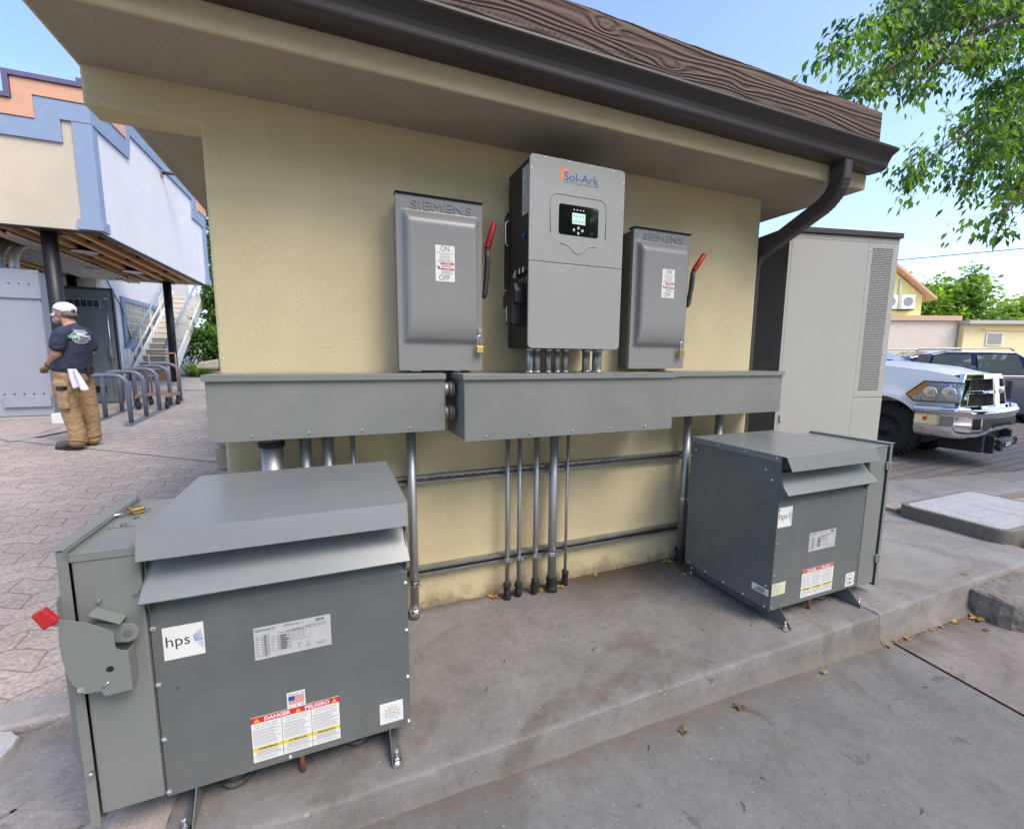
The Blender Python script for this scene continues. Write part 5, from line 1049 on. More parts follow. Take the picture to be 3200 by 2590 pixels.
def flank(x0, sgn, nm):
    mb = MB(); outer = []
    yc, zc, ra = .98, .45, .56
    def bulge(yy, z):
        b_ = .05*math.exp(-((z-1.0)/.22)**2)+.07*math.exp(-(((yy-yc)**2+(z-zc)**2)**.5-ra)**2/.012) 
        return b_-.10*max(0, (z-1.16)/.35)**1.5
    def f(u, v):
        a = R(180*u); # radial sweep over wheel arch, outwards
        rx = ra*math.cos(a); rz = ra*math.sin(a)
        # outer boundary
        oy = yc-(1.0*math.cos(a))*1.0; 
        tY = -math.cos(a); tZ = math.sin(a)
        k = 1e9
        if tY < 0: k = min(k, (yc-.10)/-tY)
        if tY > 0: k = min(k, 1.35/tY)
        ztop = 0
        for _ in range(1): pass
        # height limit
        kz = 1e9
        if tZ > 0: 
            lo, hi = 0, 3
            for _ in range(18):
                m_ = (lo+hi)/2
                if zc+m_*tZ < sil(max(.1, yc+m_*tY))-.04: lo = m_
                else: hi = m_
            kz = lo
        k = min(k, kz); rr_ = ra+(max(k, ra+.02)-ra)*v
        yy, z = yc+rr_*tY, zc+rr_*tZ
        return (x0-sgn*bulge(yy, z)+sgn*.05, yy, z)
    mb.grid(f, 48, 12); return mb.build(nm, M['whitepaint'], T)
flank(.02, 1, 'fender'); flank(tw-.02, -1, 'fender')
mb = MB(); mb.prism([(2.3,.5),(2.3,1.52),(6.0,1.5),(6.0,.5)], 'x', .04, tw-.04); mb.prism([(1.32,1.0),(1.32,1.56),(2.35,1.54),(2.35,.6),(1.7,.6)], 'x', .06, tw-.06)
mb.build('body', M['whitepaint'], T, bevel=.03)
mb = MB(); mb.hexa([(.10,1.40,1.55),(tw-.10,1.40,1.55),(tw-.08,3.9,1.50),(.08,3.9,1.50),(.22,2.25,2.04),(tw-.22,2.25,2.04),(tw-.22,3.7,2.06),(.22,3.7,2.06)], 0); mb.build('cab', M['whitepaint'], T, bevel=.05)
mb = MB(); mb.hexa([(.16,1.375,1.58),(tw-.16,1.375,1.58),(tw-.2,1.43,1.58),(.2,1.43,1.58),(.27,2.18,2.0),(tw-.27,2.18,2.0),(tw-.27,2.25,2.0),(.27,2.25,2.0)]); mb.build('windscreen', M['glass'], T)
mb = MB(); mb.prism([(1.62,1.57),(2.28,1.98),(3.6,1.99),(3.7,1.56)], 'x', .105, .16); mb.build('side_window', M['glass'], T)
# grille
gz0, gz1 = .88, 1.375; cxm = tw/2
def trap(f, z): # half width at height z, f = inset
    return (cxm-.06)-(z-gz0)/(gz1-gz0)*.20-f
gr = MB()
def bar(z0, z1, w0, w1, y0_, y1_):
    gr.hexa([(cxm-w0,y0_+.10,z0),(cxm-w0*.5,y0_,z0),(cxm-w0*.5,y1_,z0),(cxm-w0,y1_+.10,z0),(cxm-w1,y0_+.12,z1),(cxm-w1*.5,y0_+.02,z1),(cxm-w1*.5,y1_+.02,z1),(cxm-w1,y1_+.12,z1)])
    gr.hexa([(cxm-w0*.5,y0_,z0),(cxm+w0*.5,y0_,z0),(cxm+w0*.5,y1_,z0),(cxm-w0*.5,y1_,z0),(cxm-w1*.5,y0_+.02,z1),(cxm+w1*.5,y0_+.02,z1),(cxm+w1*.5,y1_+.02,z1),(cxm-w1*.5,y1_+.02,z1)])
    gr.hexa([(cxm+w0*.5,y0_,z0),(cxm+w0,y0_+.10,z0),(cxm+w0,y1_+.10,z0),(cxm+w0*.5,y1_,z0),(cxm+w1*.5,y0_+.02,z1),(cxm+w1,y0_+.12,z1),(cxm+w1,y1_+.12,z1),(cxm+w1*.5,y1_+.02,z1)])
bar(gz0-.05, gz0+.03, trap(0,gz0)+.01, trap(0,gz0+.03), -.06, .05)
bar(gz1-.08, gz1, trap(0,gz1-.08), trap(.04,gz1), -.01, .06)
zm = (gz0+gz1)/2; bar(zm-.045, zm+.005, trap(.08,zm), trap(.09,zm), -.03, .02)
for s_ in (-1, 1):
    W0, W1 = trap(0,gz0+.03), trap(0,gz1-.08)
    P0 = [(cxm+s_*W0,.06,gz0+.028),(cxm+s_*(W0-.13),.02,gz0+.028),(cxm+s_*(W0-.13),.10,gz0+.028),(cxm+s_*W0,.16,gz0+.028),(cxm+s_*W1,.10,gz1-.078),(cxm+s_*(W1-.13),.05,gz1-.078),(cxm+s_*(W1-.13),.13,gz1-.078),(cxm+s_*W1,.20,gz1-.078)]
    if s_ > 0: P0 = [P0[1],P0[0],P0[3],P0[2],P0[5],P0[4],P0[7],P0[6]]
    gr.hexa(P0)
gr.hexa([(cxm-.10,-.085,gz0),(cxm+.10,-.085,gz0),(cxm+.10,.03,gz0),(cxm-.10,.03,gz0),(cxm-.10,-.03,gz1-.05),(cxm+.10,-.03,gz1-.05),(cxm+.10,.05,gz1-.05),(cxm-.10,.05,gz1-.05)])
gr.build('grille_frame', M['chrome'], T, bevel=.012, seg=3)
_g = gr; gr = MB(); bar(gz0-.04, gz1-.03, trap(.03,gz0), trap(.04,gz1-.03), .035, .07)
for i in range(26):
    for sg in (-1, 1):
        x = cxm-.62+i*.05; zz = .0
        for (za, zb) in ((gz0+.03, zm-.045), (zm+.005, gz1-.08)): gr.tube([(x,.028+.18*max(0,abs(x-cxm)-.45),za),(x+sg*.10,.034+.18*max(0,abs(x+sg*.10-cxm)-.45),zb)], .004, 4, 0, cap=False)
gr.build('grille_mesh', M['trim'], T); gr = _g
em = MB(); cx = cxm; em.tube([(cx,-.10,1.09),(cx,-.095,1.17)], .028, 8)
for s_ in (-1, 1): em.tube([(cx+s_*.02,-.10,1.165),(cx+s_*.055,-.10,1.19),(cx+s_*.07,-.10,1.15),(cx+s_*.045,-.10,1.115)], .012, 8)
em.build('horned_emblem', M['chrome'], T)
# headlights
for x0, s in ((0, 1), (tw, -1)):
    mb = MB(); P_ = [(x0+s*-.022,.66,1.06),(x0+s*-.025,.57,.965),(x0+s*.06,.06,.965),(x0+s*.10,.05,1.245),(x0+s*-.0,.47,1.262)]
    c = sum((Vector(p) for p in P_), Vector())/5; out = Vector((-s*.035,-.02,0))
    fs = [(i, (i+1) % 5, 5) for i in range(5)]; mb.add([Vector(p)+out for p in P_]+[c+out*1.5], fs, 0, True)
    back = [Vector(p)-out*.2 for p in P_]; mb.add([Vector(p)+out for p in P_]+back, [(i, 5+i, 5+(i+1) % 5, (i+1) % 5) for i in range(5)], 1)
    lm = bpy.data.materials.get('headlamp_lens') or mat('headlamp_lens', (.75,.78,.80), .16, .8, coat=1.0, c2=(.50,.53,.55), ns=6, amt=.5, bump=.5, bs=7, bd=.02)
    hl = mb.build('headlight', [lm, M['trim']], T)
    mb = MB()
    for yy_, zz_ in ((.16,1.10),(.37,1.10)): mb.lathe((x0-s*.036,yy_,zz_), [(.085,.0),(.075,s*-.012),(.05,s*-.004),(.02,s*-.014),(.0001,s*-.016)], 20, 0, 'x')
    mb.build('lamp_bowl', M['chrome'], hl)
    mb = MB(); pe = [Vector(p)+out*1.25 for p in P_]; mb.tube(pe+[pe[0]], .009, 6); mb.build('lamp_seal', M['trim'], hl)
    mb = MB(); q = [Vector(P_[0]), Vector(P_[0]).lerp(Vector(P_[1]), .45), Vector(P_[4]).lerp(Vector(P_[3]), .15)+Vector((0,0,-.1)), Vector(P_[4])+Vector((0,-.02,-.01))]; mb.add([v_+out*1.35 for v_ in q], [(0,1,2,3)]); mb.build('amber_marker', mat('amber_lens', (.62,.24,.05), .3, coat=1) if s == 1 else bpy.data.materials['amber_lens'], hl)
# bumper (chrome), plan curve swept
bp_ = [(-.015,.52),(-.03,.40),(-.03,.22),(.0,.06),(.10,-.04),(.32,-.10),(.62,-.13),(cxm,-.14)]; bp_ = bp_+[(tw-x, y_) for x, y_ in bp_[-2::-1]]
def bplan(u):
    i0 = u*(len(bp_)-1); i = min(int(i0), len(bp_)-2); f_ = i0-i; return bp_[i][0]*(1-f_)+bp_[i+1][0]*f_, bp_[i][1]*(1-f_)+bp_[i+1][1]*f_
mb = MB(); prof = [(.06,.845),(.03,.862),(.0,.865),(-.03,.855),(-.045,.83),(-.04,.79),(-.015,.765),(-.015,.70),(-.02,.62),(-.015,.55),(.0,.50),(.03,.465),(.07,.45)]
NU, NV = 84, 24
def bf(u, v):
    x, yy = bplan(u); x2, y2 = bplan(min(1, u+.02)); x1, y1 = bplan(max(0, u-.02)); t_ = Vector((x2-x1, y2-y1)).normalized(); nx_, ny_ = -t_.y, t_.x   # inward
    i0 = v*(len(prof)-1); a = int(min(i0, len(prof)-2)); f_ = i0-a; py = prof[a][0]*(1-f_)+prof[a+1][0]*f_; pz = prof[a][1]*(1-f_)+prof[a+1][1]*f_
    e = abs(x-cxm)/cxm; ce = max(0, 1-(e/.5)**4) if e < .5 else 0
    if pz < .6: pz += .055*ce
    return (x+nx_*py, yy+ny_*py, pz+(.03 if e > .9 and pz > .7 else 0))
mb.grid(bf, NU, NV)
for k_, f_ in enumerate(mb.f):
    c_ = sum((mb.v[i] for i in f_), Vector())/4
    if abs(c_.x-cxm) < .64 and .60 < c_.z < .745: mb.m[k_] = 1
bu = mb.build('bumper', [M['chrome'], M['trim']], T)
sm = bu.modifiers.new('s', 'SOLIDIFY'); sm.thickness = .012
mb = MB(); mb.box(-.058,-.0535,.36,.41,.55,.82, 0); mb.box(-.0595,-.0581,.362,.408,.62,.67,1); mb.box(-.0595,-.0581,.362,.408,.74,.78,1); mb.build('reflector_sticker', [mat('orange_red_tape', (.80,.10,.03), .4), M['white']], T)
for x in (.12, tw-.42):
    mb = MB(); n = 40; tr = [(.0,.28),(.0,.34),(.02,.42),(.06,.445),(.24,.445),(.28,.42),(.30,.34),(.30,.28)]
    mb.lathe((x,.98,.445), [(r_, h_) for h_, r_ in tr], n, 0, 'x'); 
    for i in range(36):
        a = 2*math.pi*i/36; 
        for k in range(4): 
            h0 = .015+.072*k; a2 = a+(k % 2)*.09; mb.hexa([(x+h0,.98+.43*math.cos(a2),.445+.43*math.sin(a2)),(x+h0+.058,.98+.43*math.cos(a2+.03),.445+.43*math.sin(a2+.03)),(x+h0+.058,.98+.43*math.cos(a2+.13),.445+.43*math.sin(a2+.13)),(x+h0,.98+.43*math.cos(a2+.10),.445+.43*math.sin(a2+.10)),
                (x+h0,.98+.462*math.cos(a2),.445+.462*math.sin(a2)),(x+h0+.058,.98+.462*math.cos(a2+.03),.445+.462*math.sin(a2+.03)),(x+h0+.058,.98+.462*math.cos(a2+.13),.445+.462*math.sin(a2+.13)),(x+h0,.98+.462*math.cos(a2+.10),.445+.462*math.sin(a2+.10))])
    wh = mb.build('wheel', M['rubber'], T); mb = MB(); mb.lathe((x+(.03 if x < 1 else .27),.98,.445), [(.0001,.05),(.06,.04),(.07,.07),(.16,.10),(.24,.03),(.25,.0),(.29,.01)], 24, 0, 'x'); mb.build('rim', M['trim'], wh)
mb = MB(); mb.box(.3,tw-.3,.3,5.6,.42,.62); mb.box(.25,tw-.25,.5,.62,.30,.40); mb.box(.06,.9,1.75,5.8,.35,.55); mb.build('chassis', M['trim'], T)
pm = MB(); pm.box(.52,.60,-.10,.4,.22,.52); pm.box(.72,.78,-.16,.3,.20,.46); pm.box(1.35,1.43,-.16,.3,.26,.52); pm.tube([(.80,-.14,.34),(1.30,-.14,.34)], .085, 14); pm.tube([(.84,-.16,.30),(.84,-.22,.30)], .06, 10); pm.box(.6,1.45,-.05,.02,.40,.48); pm.tube([(1.40+.05*math.cos(R(a)),-.2,.36+.05*math.sin(R(a))) for a in range(0,361,30)], .016, 8)
pl_ = pm.build('plow_mount', M['trim'], T, bevel=.006); mb = MB(); mb.text('BOSS', (.93,-.232,.31), (1,0,0), (0,0,1), .085, ext=.002, offset=.002); mb.build('mount_lettering', M['white'], pl_)
mb = MB(); 
for x, z in ((.76,.42),(.76,.34),(.76,.26),(1.39,.46),(1.39,.40),(1.39,.30)): mb.tube([(x,-.162,z),(x,-.168,z)], .014, 8)
mb.build('mount_bolts', M['bolt'], pl_)

# generic parked car behind
def parked_car(name, label, cat, loc, rz, L_, Wd, prof_body, prof_glass, paint, pillars=(), wheels=(.9,3.8), wr=.36, wagon=None, group=None):
    c = thing(name, label, cat, loc, rz, group)
    mb = MB(); mb.prism(prof_body, 'y', 0, Wd); mb.build('body', paint, c, bevel=.05, seg=3)
    zs = [p[1] for p in prof_glass]; zl, zh = min(zs), max(zs)
    mb = MB()
    def gl_(off, ins): return [(x, off+(ins if z > (zl+zh)/2 else 0)*(1 if off < Wd/2 else -1), z) for x, z in prof_glass]
    a, b_ = gl_(.03,.16), gl_(Wd-.03,.16); n = len(a)
    mb.add(a+b_, [tuple(range(n)), tuple(range(n, 2*n))[::-1]]+[(i, n+i, n+(i+1) % n, (i+1) % n) for i in range(n)]); mb.build('greenhouse', paint, c, bevel=.04)
    for (x0, x1) in pillars:
        mb = MB(); zz0, zz1 = zl+.05, zh-.09; k0, k1 = .16*(zz0-zl)/(zh-zl), .16*(zz1-zl)/(zh-zl)
        x0b, x0t = x0 if isinstance(x0, tuple) else (x0, x0); x1b, x1t = x1 if isinstance(x1, tuple) else (x1, x1)
        q = .025; mb.add([(x0b,q+k0,zz0),(x1b,q+k0,zz0),(x1t,q+k1,zz1),(x0t,q+k1,zz1)], [(0,1,2,3)]); mb.build('window', M['glass'], c); mb = MB(); mb.add([(x0b,Wd-q-k0,zz0),(x1b,Wd-q-k0,zz0),(x1t,Wd-q-k1,zz1),(x0t,Wd-q-k1,zz1)], [(3,2,1,0)]); mb.build('window', M['glass'], c)
    for x in wheels:
        for yy in (.02, Wd-.24): mb = MB(); mb.tube([(x,yy,wr),(x,yy+.22,wr)], wr, 24); w1 = mb.build('wheel', M['rubber'], c); mb = MB(); mb.tube([(x,yy-.004,wr),(x,yy+.224,wr)], wr*.62, 14); mb.build('rim', M['zinc_dull'], w1)
    return c
sv_ = parked_car('suv', 'dark blue parked car with roof rails behind the white pickup', 'car', (12.35,4.65,-.20), R(-28), 4.9, 1.9,
    [(0,.45),(0,.95),(.15,1.15),(.5,1.22),(4.3,1.22),(4.8,1.0),(4.9,.5),(4.6,.25),(.2,.25)], [(.15,1.2),(.75,1.72),(1.6,1.87),(3.2,1.87),(4.25,1.2)], M['navy'], [((.55,.95),(1.0,1.25)),((1.1,1.3),(2.15,2.15)),((2.3,2.3),(3.4,3.25))])
for yy in (.22, 1.68): mb = MB(); mb.tube([(.9,yy,1.86),(1.0,yy,1.93),(3.1,yy,1.95),(3.2,yy,1.88)], .018, 8); mb.build('roof_rail', M['zinc'], sv_)
mb = MB(); mb.box(.5,3.9,.022,.03,1.235,1.255); mb.build('chrome_strip', M['chrome'], sv_)
parked_car('pickup_truck', 'distant white pickup cab seen between the cabinet and the dark blue car', 'pickup truck', (17.2,9.9,.05), R(-28), 5.2, 1.9,
    [(0,.5),(0,1.05),(5.1,1.05),(5.2,.5)], [(1.2,1.0),(1.3,1.72),(2.9,1.75),(3.7,1.0)], M['whitepaint'], [(1.35,2.1),(2.2,(3.4,2.8))])
parked_car('car', 'distant small white car with a rounded roof beyond the dark blue car', 'car', (20.0,8.9,-.15), R(-28), 4.3, 1.75,
    [(0,.4),(0,.9),(4.2,.9),(4.3,.4)], [(.3,.9),(.9,1.62),(2.3,1.68),(3.3,.9)], M['whitepaint'], [((.6,1.0),1.6),(1.7,(2.9,2.3))])
# far buildings
def far(name, label, loc, rz=0): return thing(name, label, 'building', loc, rz)
Yh = far('yellow_house', 'bright yellow gabled house with two air conditioners high on its wall', (35.1,16.6,0)); ang = math.atan2(15.42-16.548, 37.3-35.16)
Yh.rotation_euler = (0,0,ang); ROOTM[Yh.name] = Matrix.Translation((35.1,16.6,0)) @ Matrix.Rotation(ang, 4, 'Z')
yel = mat('yellow_render', (.84,.76,.27), .85, c2=(.80,.72,.25), ns=1); 
mb = MB(); mb.prism([(-5.2,0),(2.0,0),(2.0,5.9),(-1.6,8.9),(-5.2,5.9)], 'y', 0, 9); mb.build('wall', yel, Yh)
rf = MB(); rf.prism([(-1.6,9.0),(2.55,5.55),(2.55,5.72),(-1.6,9.2),(-5.75,5.72),(-5.75,5.55)], 'y', -.5, 9.4); rf.build('roof', mat('terracotta_eaves', (.62,.38,.24), .7), Yh)
for x in (-.15, .95):
    k = thing('air_conditioner', ('left' if x < 0 else 'right')+' white air conditioner on the yellow house wall', 'air conditioner', tuple(ROOTM[Yh.name] @ Vector((x-.55,-.42,4.95))), ang, 'air conditioners on the yellow house')
    mb = MB(); mb.box(0,.85,0,.38,0,.95); mb.build('case', M['whitepaint'], k, bevel=.03); mb = MB(); mb.lathe((.42,-.005,.5), [(.0001,0),(.31,0)], 24, 0, 'y'); mb.build('fan_grille', mat('fan_grey', (.25,.25,.26), .5) if x < 0 else bpy.data.materials['fan_grey'], k); mb = MB(); mb.box(.02,.83,-.02,.4,-.08,-.005); mb.build('bracket', M['trim'], k)
mb = MB(); mb.box(1.15,1.5,-.04,-.001,4.85,5.75,0); mb.box(1.2,1.45,-.045,-.041,4.9,5.7,1); mb.build('window', [M['white'], M['glass']], Yh)
mb = MB(); mb.tube([(.45,-.08,5.9),(.45,-.08,7.0)], .07, 8); mb.build('vent_pipe', M['white'], Yh)
Co = far('corrugated_shed', 'low tan corrugated metal shed with a terracotta roof edge', (26.0,13.3,0)); ang2 = math.atan2(11.093-12.584, 31.154-27.586); Co.rotation_euler = (0,0,ang2); ROOTM[Co.name] = Matrix.Translation((26.0,13.3,0)) @ Matrix.Rotation(ang2, 4, 'Z')
mb = MB(); tn = mat('tan_corrugated', (.70,.60,.48), .7); n = 90; V = []
for i in range(n*2+1): x = -3+8.5*i/(2*n); V += [(x, .012*((i//1) % 2), 0), (x, .012*((i//1) % 2), 3.62)]
mb.add(V, [(2*i, 2*i+2, 2*i+3, 2*i+1) for i in range(2*n)]); mb.box(-3,5.5,.06,8,0,3.6); mb.build('wall', tn, Co)
mb = MB(); mb.box(-3.1,5.55,-.15,8.1,3.63,3.90); mb.build('roof_edge', bpy.data.materials['terracotta_eaves'], Co)
Yl = far('yellow_annex', 'low pale yellow building with a small window and a white door', tuple(ROOTM[Co.name] @ Vector((5.6,-.3,0))), ang2)
mb = MB(); mb.box(0,9.5,0,8,0,3.42); mb.build('wall', mat('pale_yellow_render', (.88,.72,.38), .85), Yl); mb = MB(); mb.box(-.1,9.8,-.35,8.1,3.43,3.62); mb.build('roof', mat('pale_roof_sheet', (.50,.45,.42), .6), Yl)
mb = MB(); mb.box(1.2,2.1,-.05,-.001,2.30,3.0,0); mb.box(1.27,2.03,-.056,-.051,2.36,2.94,1); mb.build('window', [M['white'], M['glass']], Yl)
mb = MB(); mb.box(4.7,6.6,-.06,-.001,0,2.95,0); mb.box(4.85,5.55,-.065,-.061,1.6,2.35,1); mb.box(5.7,6.4,-.065,-.061,1.6,2.35,1); mb.build('door', [M['white'], M['glass']], Yl)
mb = MB(); mb.box(1.0,3.6,-.12,-.001,3.12,3.18); mb.build('ledge', bpy.data.materials['pale_yellow_render'], Yl)
tag(MB().tube([(33,30,9.2),(50,8,9.6),(60,-5,9.2)], .03, 6).build('utility_wire', M['trim']), 'thin dark overhead wire crossing the sky above the far trees', 'wire')
ac = thing('rooftop_vent', 'small box vent with a dark cap on the pale yellow roof', 'vent', tuple(ROOTM[Yl.name] @ Vector((7.6,.6,3.63)))); MB().box(-.35,.35,-.35,.35,0,.75).build('housing', tn, ac); MB().box(-.45,.45,-.45,.45,.751,.86).build('cap', M['brown_metal'], ac)
# ---------------- vegetation ----------------
LG = [leafmat('leaf_mid', (.085,.18,.022)), leafmat('leaf_light', (.19,.32,.03), .5), leafmat('leaf_dark', (.04,.10,.022), .35)]
LB_ = [leafmat('shrub_mid', (.07,.16,.03)), leafmat('shrub_light', (.17,.30,.035), .5), leafmat('shrub_dark', (.03,.075,.02), .3)]
M['bark'] = mat('bark', (.12,.09,.065), .9, c2=(.07,.055,.04), ns=12, bump=1, bs=30)
def leaf(mb, p, d, s, wd, m, r, droop=.4):
    """one pointed leaf: midrib from p along d, folded blade"""
    d = Vector(d).normalized(); side_ = d.cross(Vector((r.uniform(-1,1), r.uniform(-1,1), r.uniform(.2,1.4)))).normalized(); up = side_.cross(d)
    a = p; b = p+d*s*.45+up*s*.05-Vector((0,0,s*droop*.15)); c = p+d*s-Vector((0,0,s*droop*.6)); l = b+side_*wd*s+up*s*.06; q = b-side_*wd*s+up*s*.06
    mb.add([a, l, c, q, b], [(0,1,4), (1,2,4), (0,4,3), (4,2,3)], m)
def spray(mb, p, d, n, ls, r, spread=.12, down=.5, tone=None):
    for _ in range(n):
        v = Vector((r.gauss(0,1), r.gauss(0,1), r.gauss(0,1))); pp = p+v*spread*.5
        dd = Vector(d)*.6+Vector((r.uniform(-1,1), r.uniform(-1,1), r.uniform(-.8,.4)-down))
        t = r.random(); m = (tone if tone is not None else (0 if t < .5 else (1 if t < .78 else 2)))
        leaf(mb, pp, dd, ls*r.uniform(.7,1.25), r.uniform(.20,.30), m, r)
branches = [
[(9.33,1.46,7.45),(7.1,1.7,6.58),(5.79,1.68,5.74),(4.78,1.67,5.0)],[(9.01,1.32,7.03),(7.01,1.43,5.9),(5.83,1.47,5.1),(5.03,1.5,4.56)],
[(8.52,1.09,6.33),(6.92,1.2,5.58),(6.07,1.24,4.96),(5.75,1.22,4.6)],[(10.36,1.68,8.17),(8.21,1.85,6.97),(7.04,1.87,6.03),(6.19,1.89,5.26)],
[(9.52,1.27,6.65),(8.01,1.24,5.93),(7.01,1.24,5.29)],[(10.14,1.81,8.42),(7.82,2.06,7.34),(6.69,2.09,6.57)],[(10.65,1.71,7.63),(8.75,1.96,6.98),(7.52,2.06,6.44),(6.7,1.97,5.76)],
[(9.7,1.08,5.8),(7.85,1.17,4.88),(6.81,1.18,4.29),(6.23,1.15,3.95),(5.84,1.15,3.6)],[(9.36,.92,5.2),(8.03,1.04,4.49),(6.89,.99,3.96),(6.47,.89,3.55)],
[(9.39,.73,4.7),(7.79,.82,3.8),(7.06,.72,3.31),(6.77,.68,2.94)],[(10.53,1.37,6.39),(9.05,1.43,5.62),(7.89,1.41,5.22)],[(9.89,.91,5.09),(8.57,1.01,4.33),(7.88,.99,3.71)],
[(10.2,1.27,6.25),(8.79,1.36,5.18),(7.6,1.33,4.54)],[(11.08,1.31,6.02),(9.47,1.43,5.26),(8.31,1.35,4.47)],[(11.03,1.19,4.97),(9.57,1.27,4.42),(8.7,1.22,3.86)]]
r = random.Random(11)
TT = thing('street_tree', 'leafy maple whose drooping branches hang into the upper right sky', 'tree', (11.6,-2.6,-.45))
crown = MB(); limbs = MB(); top = Vector((11.6,-2.6,5.4))
for bi, br_ in enumerate(branches):
    P_ = [Vector(p) for p in br_]; n = len(P_)
    limbs.tube([top+Vector((0,0,-1.2+.12*bi)), top.lerp(P_[0], .6)+Vector((0,0,.4))]+P_, [.07,.045,.03]+[.018-.004*i for i in range(n-1)], 7, 0)
    for si in range(n-1):
        a, b = P_[si], P_[si+1]; L_ = (b-a).length; k = max(3, int(L_/.085)); last = (si == n-2)
        for j in range(k):
            t = j/k; p = a.lerp(b, t); d = (b-a).normalized(); w_ = (1-t)*.25+.07 if last else .32
            if si == 0: w_ = .42
            for q in range(2):
                off = Vector((r.gauss(0,1)*w_*.7, r.gauss(0,1)*w_*.9, r.gauss(0,1)*w_*.5-w_*.08)); tip = p+off
                limbs.tube([p, p.lerp(tip, .5)+Vector((0,0,.03)), tip], [.004,.003,.0015], 4, 0, cap=False)
                tn_ = None; rr = r.random(); tn_ = 1 if rr < .25 else (2 if rr > .75 else None)
                spray(crown, tip, off.normalized() if off.length > .01 else d, r.randint(10, 15), .092, r, .14, .7, tn_)
        if last: spray(crown, b, d, 7, .11, r, .08, .6)
# the rest of the crown, outside the picture
for _ in range(520):
    a = r.uniform(0, 6.283); el = r.uniform(-.5, 1.4); q = r.uniform(1.5, 3.4); p = Vector((12.4+q*math.cos(a)*math.cos(el)*1.0, -2.4+q*math.sin(a)*math.cos(el), 7.0+q*math.sin(el)*.9))
    spray(crown, p, (0,0,-.2), 9, .22, r, .5)
crown.build('crown', LG, TT, world=True); limbs.build('limbs', M['bark'], TT, world=True)
mb = MB(); mb.tube([(0,0,0),(.05,0,1.5),(.0,.02,3.2),(0,0,5.2),(.2,.1,7)], [.30,.24,.21,.17,.10], 14); mb.build('trunk', M['bark'], TT)
def tree(name, label, loc, cen, rad, n, ls, mats, seed, cat='tree', trunk=True, squash=1.0, group=None, sp=None, cl=14):
    T_ = thing(name, label, cat, loc, group=group); r = random.Random(seed); mb = MB(); lobes = []
    for _ in range(cl):
        a = r.uniform(0, 6.283); el = r.uniform(-.6, 1.3); q = r.uniform(.35, .85); lobes.append((Vector(cen)+Vector((rad[0]*q*math.cos(a)*math.cos(el), rad[1]*q*math.sin(a)*math.cos(el), rad[2]*q*math.sin(el))), r.uniform(.25,.48)))
    for _ in range(n):
        c, s_ = r.choice(lobes); v = Vector((r.gauss(0,1), r.gauss(0,1), r.gauss(0,1))).normalized()*r.uniform(.55,1.05)
        p = c+Vector((v.x*rad[0]*s_, v.y*rad[1]*s_, v.z*rad[2]*s_)); t = r.random(); m = 1 if (v.z > .35 and t < .55) else (0 if t < .7 else 2)
        for _k in range(4): leaf(mb, p+Vector((r.gauss(0,1), r.gauss(0,1), r.gauss(0,1)))*(sp or ls*.8), v+Vector((r.uniform(-.7,.7), r.uniform(-.7,.7), r.uniform(-.6,.5))), ls*r.uniform(.7,1.3), r.uniform(.25,.4), m, r)
    mb.build('crown', mats, T_)
    if trunk:
        mb = MB(); mb.tube([(0,0,0),(.02*rad[0],0,cen[2]*.5),(cen[0],cen[1],cen[2])], [rad[0]*.09,rad[0]*.06,rad[0]*.03], 10)
        for c, s_ in lobes[:7]: mb.tube([(0,0,cen[2]*.45), tuple(Vector((0,0,cen[2]*.6)).lerp(c, .5)), tuple(c)], [rad[0]*.04,rad[0]*.025,rad[0]*.01], 6)
        mb.build('trunk', M['bark'], T_)
    return T_
g = 'trees beyond the low yellow buildings'; LF = [leafmat('far_leaf_mid', (.20,.32,.05)), leafmat('far_leaf_light', (.34,.46,.08), .5), leafmat('far_leaf_dark', (.10,.19,.04))]
tree('broadleaf_tree', 'bright green tree with two spiky tops between the yellow house and the sky', (44.6,17.6,0), (0,0,5.3), (2.9,2.9,2.7), 1500, .42, LF, 21, group=g, cl=18)
tree('broadleaf_tree', 'dark green tree tucked behind the gable end of the yellow house', (41.6,18.6,0), (0,0,4.9), (1.5,1.5,1.8), 450, .36, LF, 22, group=g)
tree('broadleaf_tree', 'lower green tree on the right above the pale yellow roof', (48.6,14.8,0), (0,0,4.4), (2.2,2.2,2.0), 900, .40, LF, 23, group=g)
tree('broadleaf_tree', 'small tree crown cut off by the right edge behind the roof vent', (56,12.2,0), (0,0,5.2), (2.4,2.4,1.6), 500, .42, LF, 24, group=g)
tree('thin_conifer', 'slim pointed treetop rising above the bright green tree', (45.6,16.6,0), (0,0,6.9), (.5,.5,1.9), 130, .35, LF, 25, cl=8)
g = 'shrubs behind the far post'
tree('shrub', 'rounded light green shrub beside the black far post', (-4.75,14.7,.78), (0,0,.85), (.85,.7,.85), 1150, .10, LB_, 31, 'shrub', False, group=g, cl=20)
tree('shrub', 'tall sunlit shrub above the rounded one, close to the building corner', (-4.1,16.2,.78), (0,0,2.0), (1.3,1.0,1.7), 1700, .13, LB_, 32, 'shrub', False, group=g, cl=24)
tree('broadleaf_tree', 'tall leafy tree showing in the gap between the white wall and the yellow corner', (-4.0,20.5,.75), (0,0,4.6), (2.2,1.6,3.4), 2600, .17, LB_, 33, 'tree', True, cl=26)
tree('shrub', 'dark low shrub at the foot of the white stairs', (-3.9,15.0,.78), (0,0,.5), (.7,.6,.5), 500, .10, [LB_[2], LB_[0], LB_[2]], 34, 'shrub', False, group=g)
g = 'tall shade trees behind the viewer'
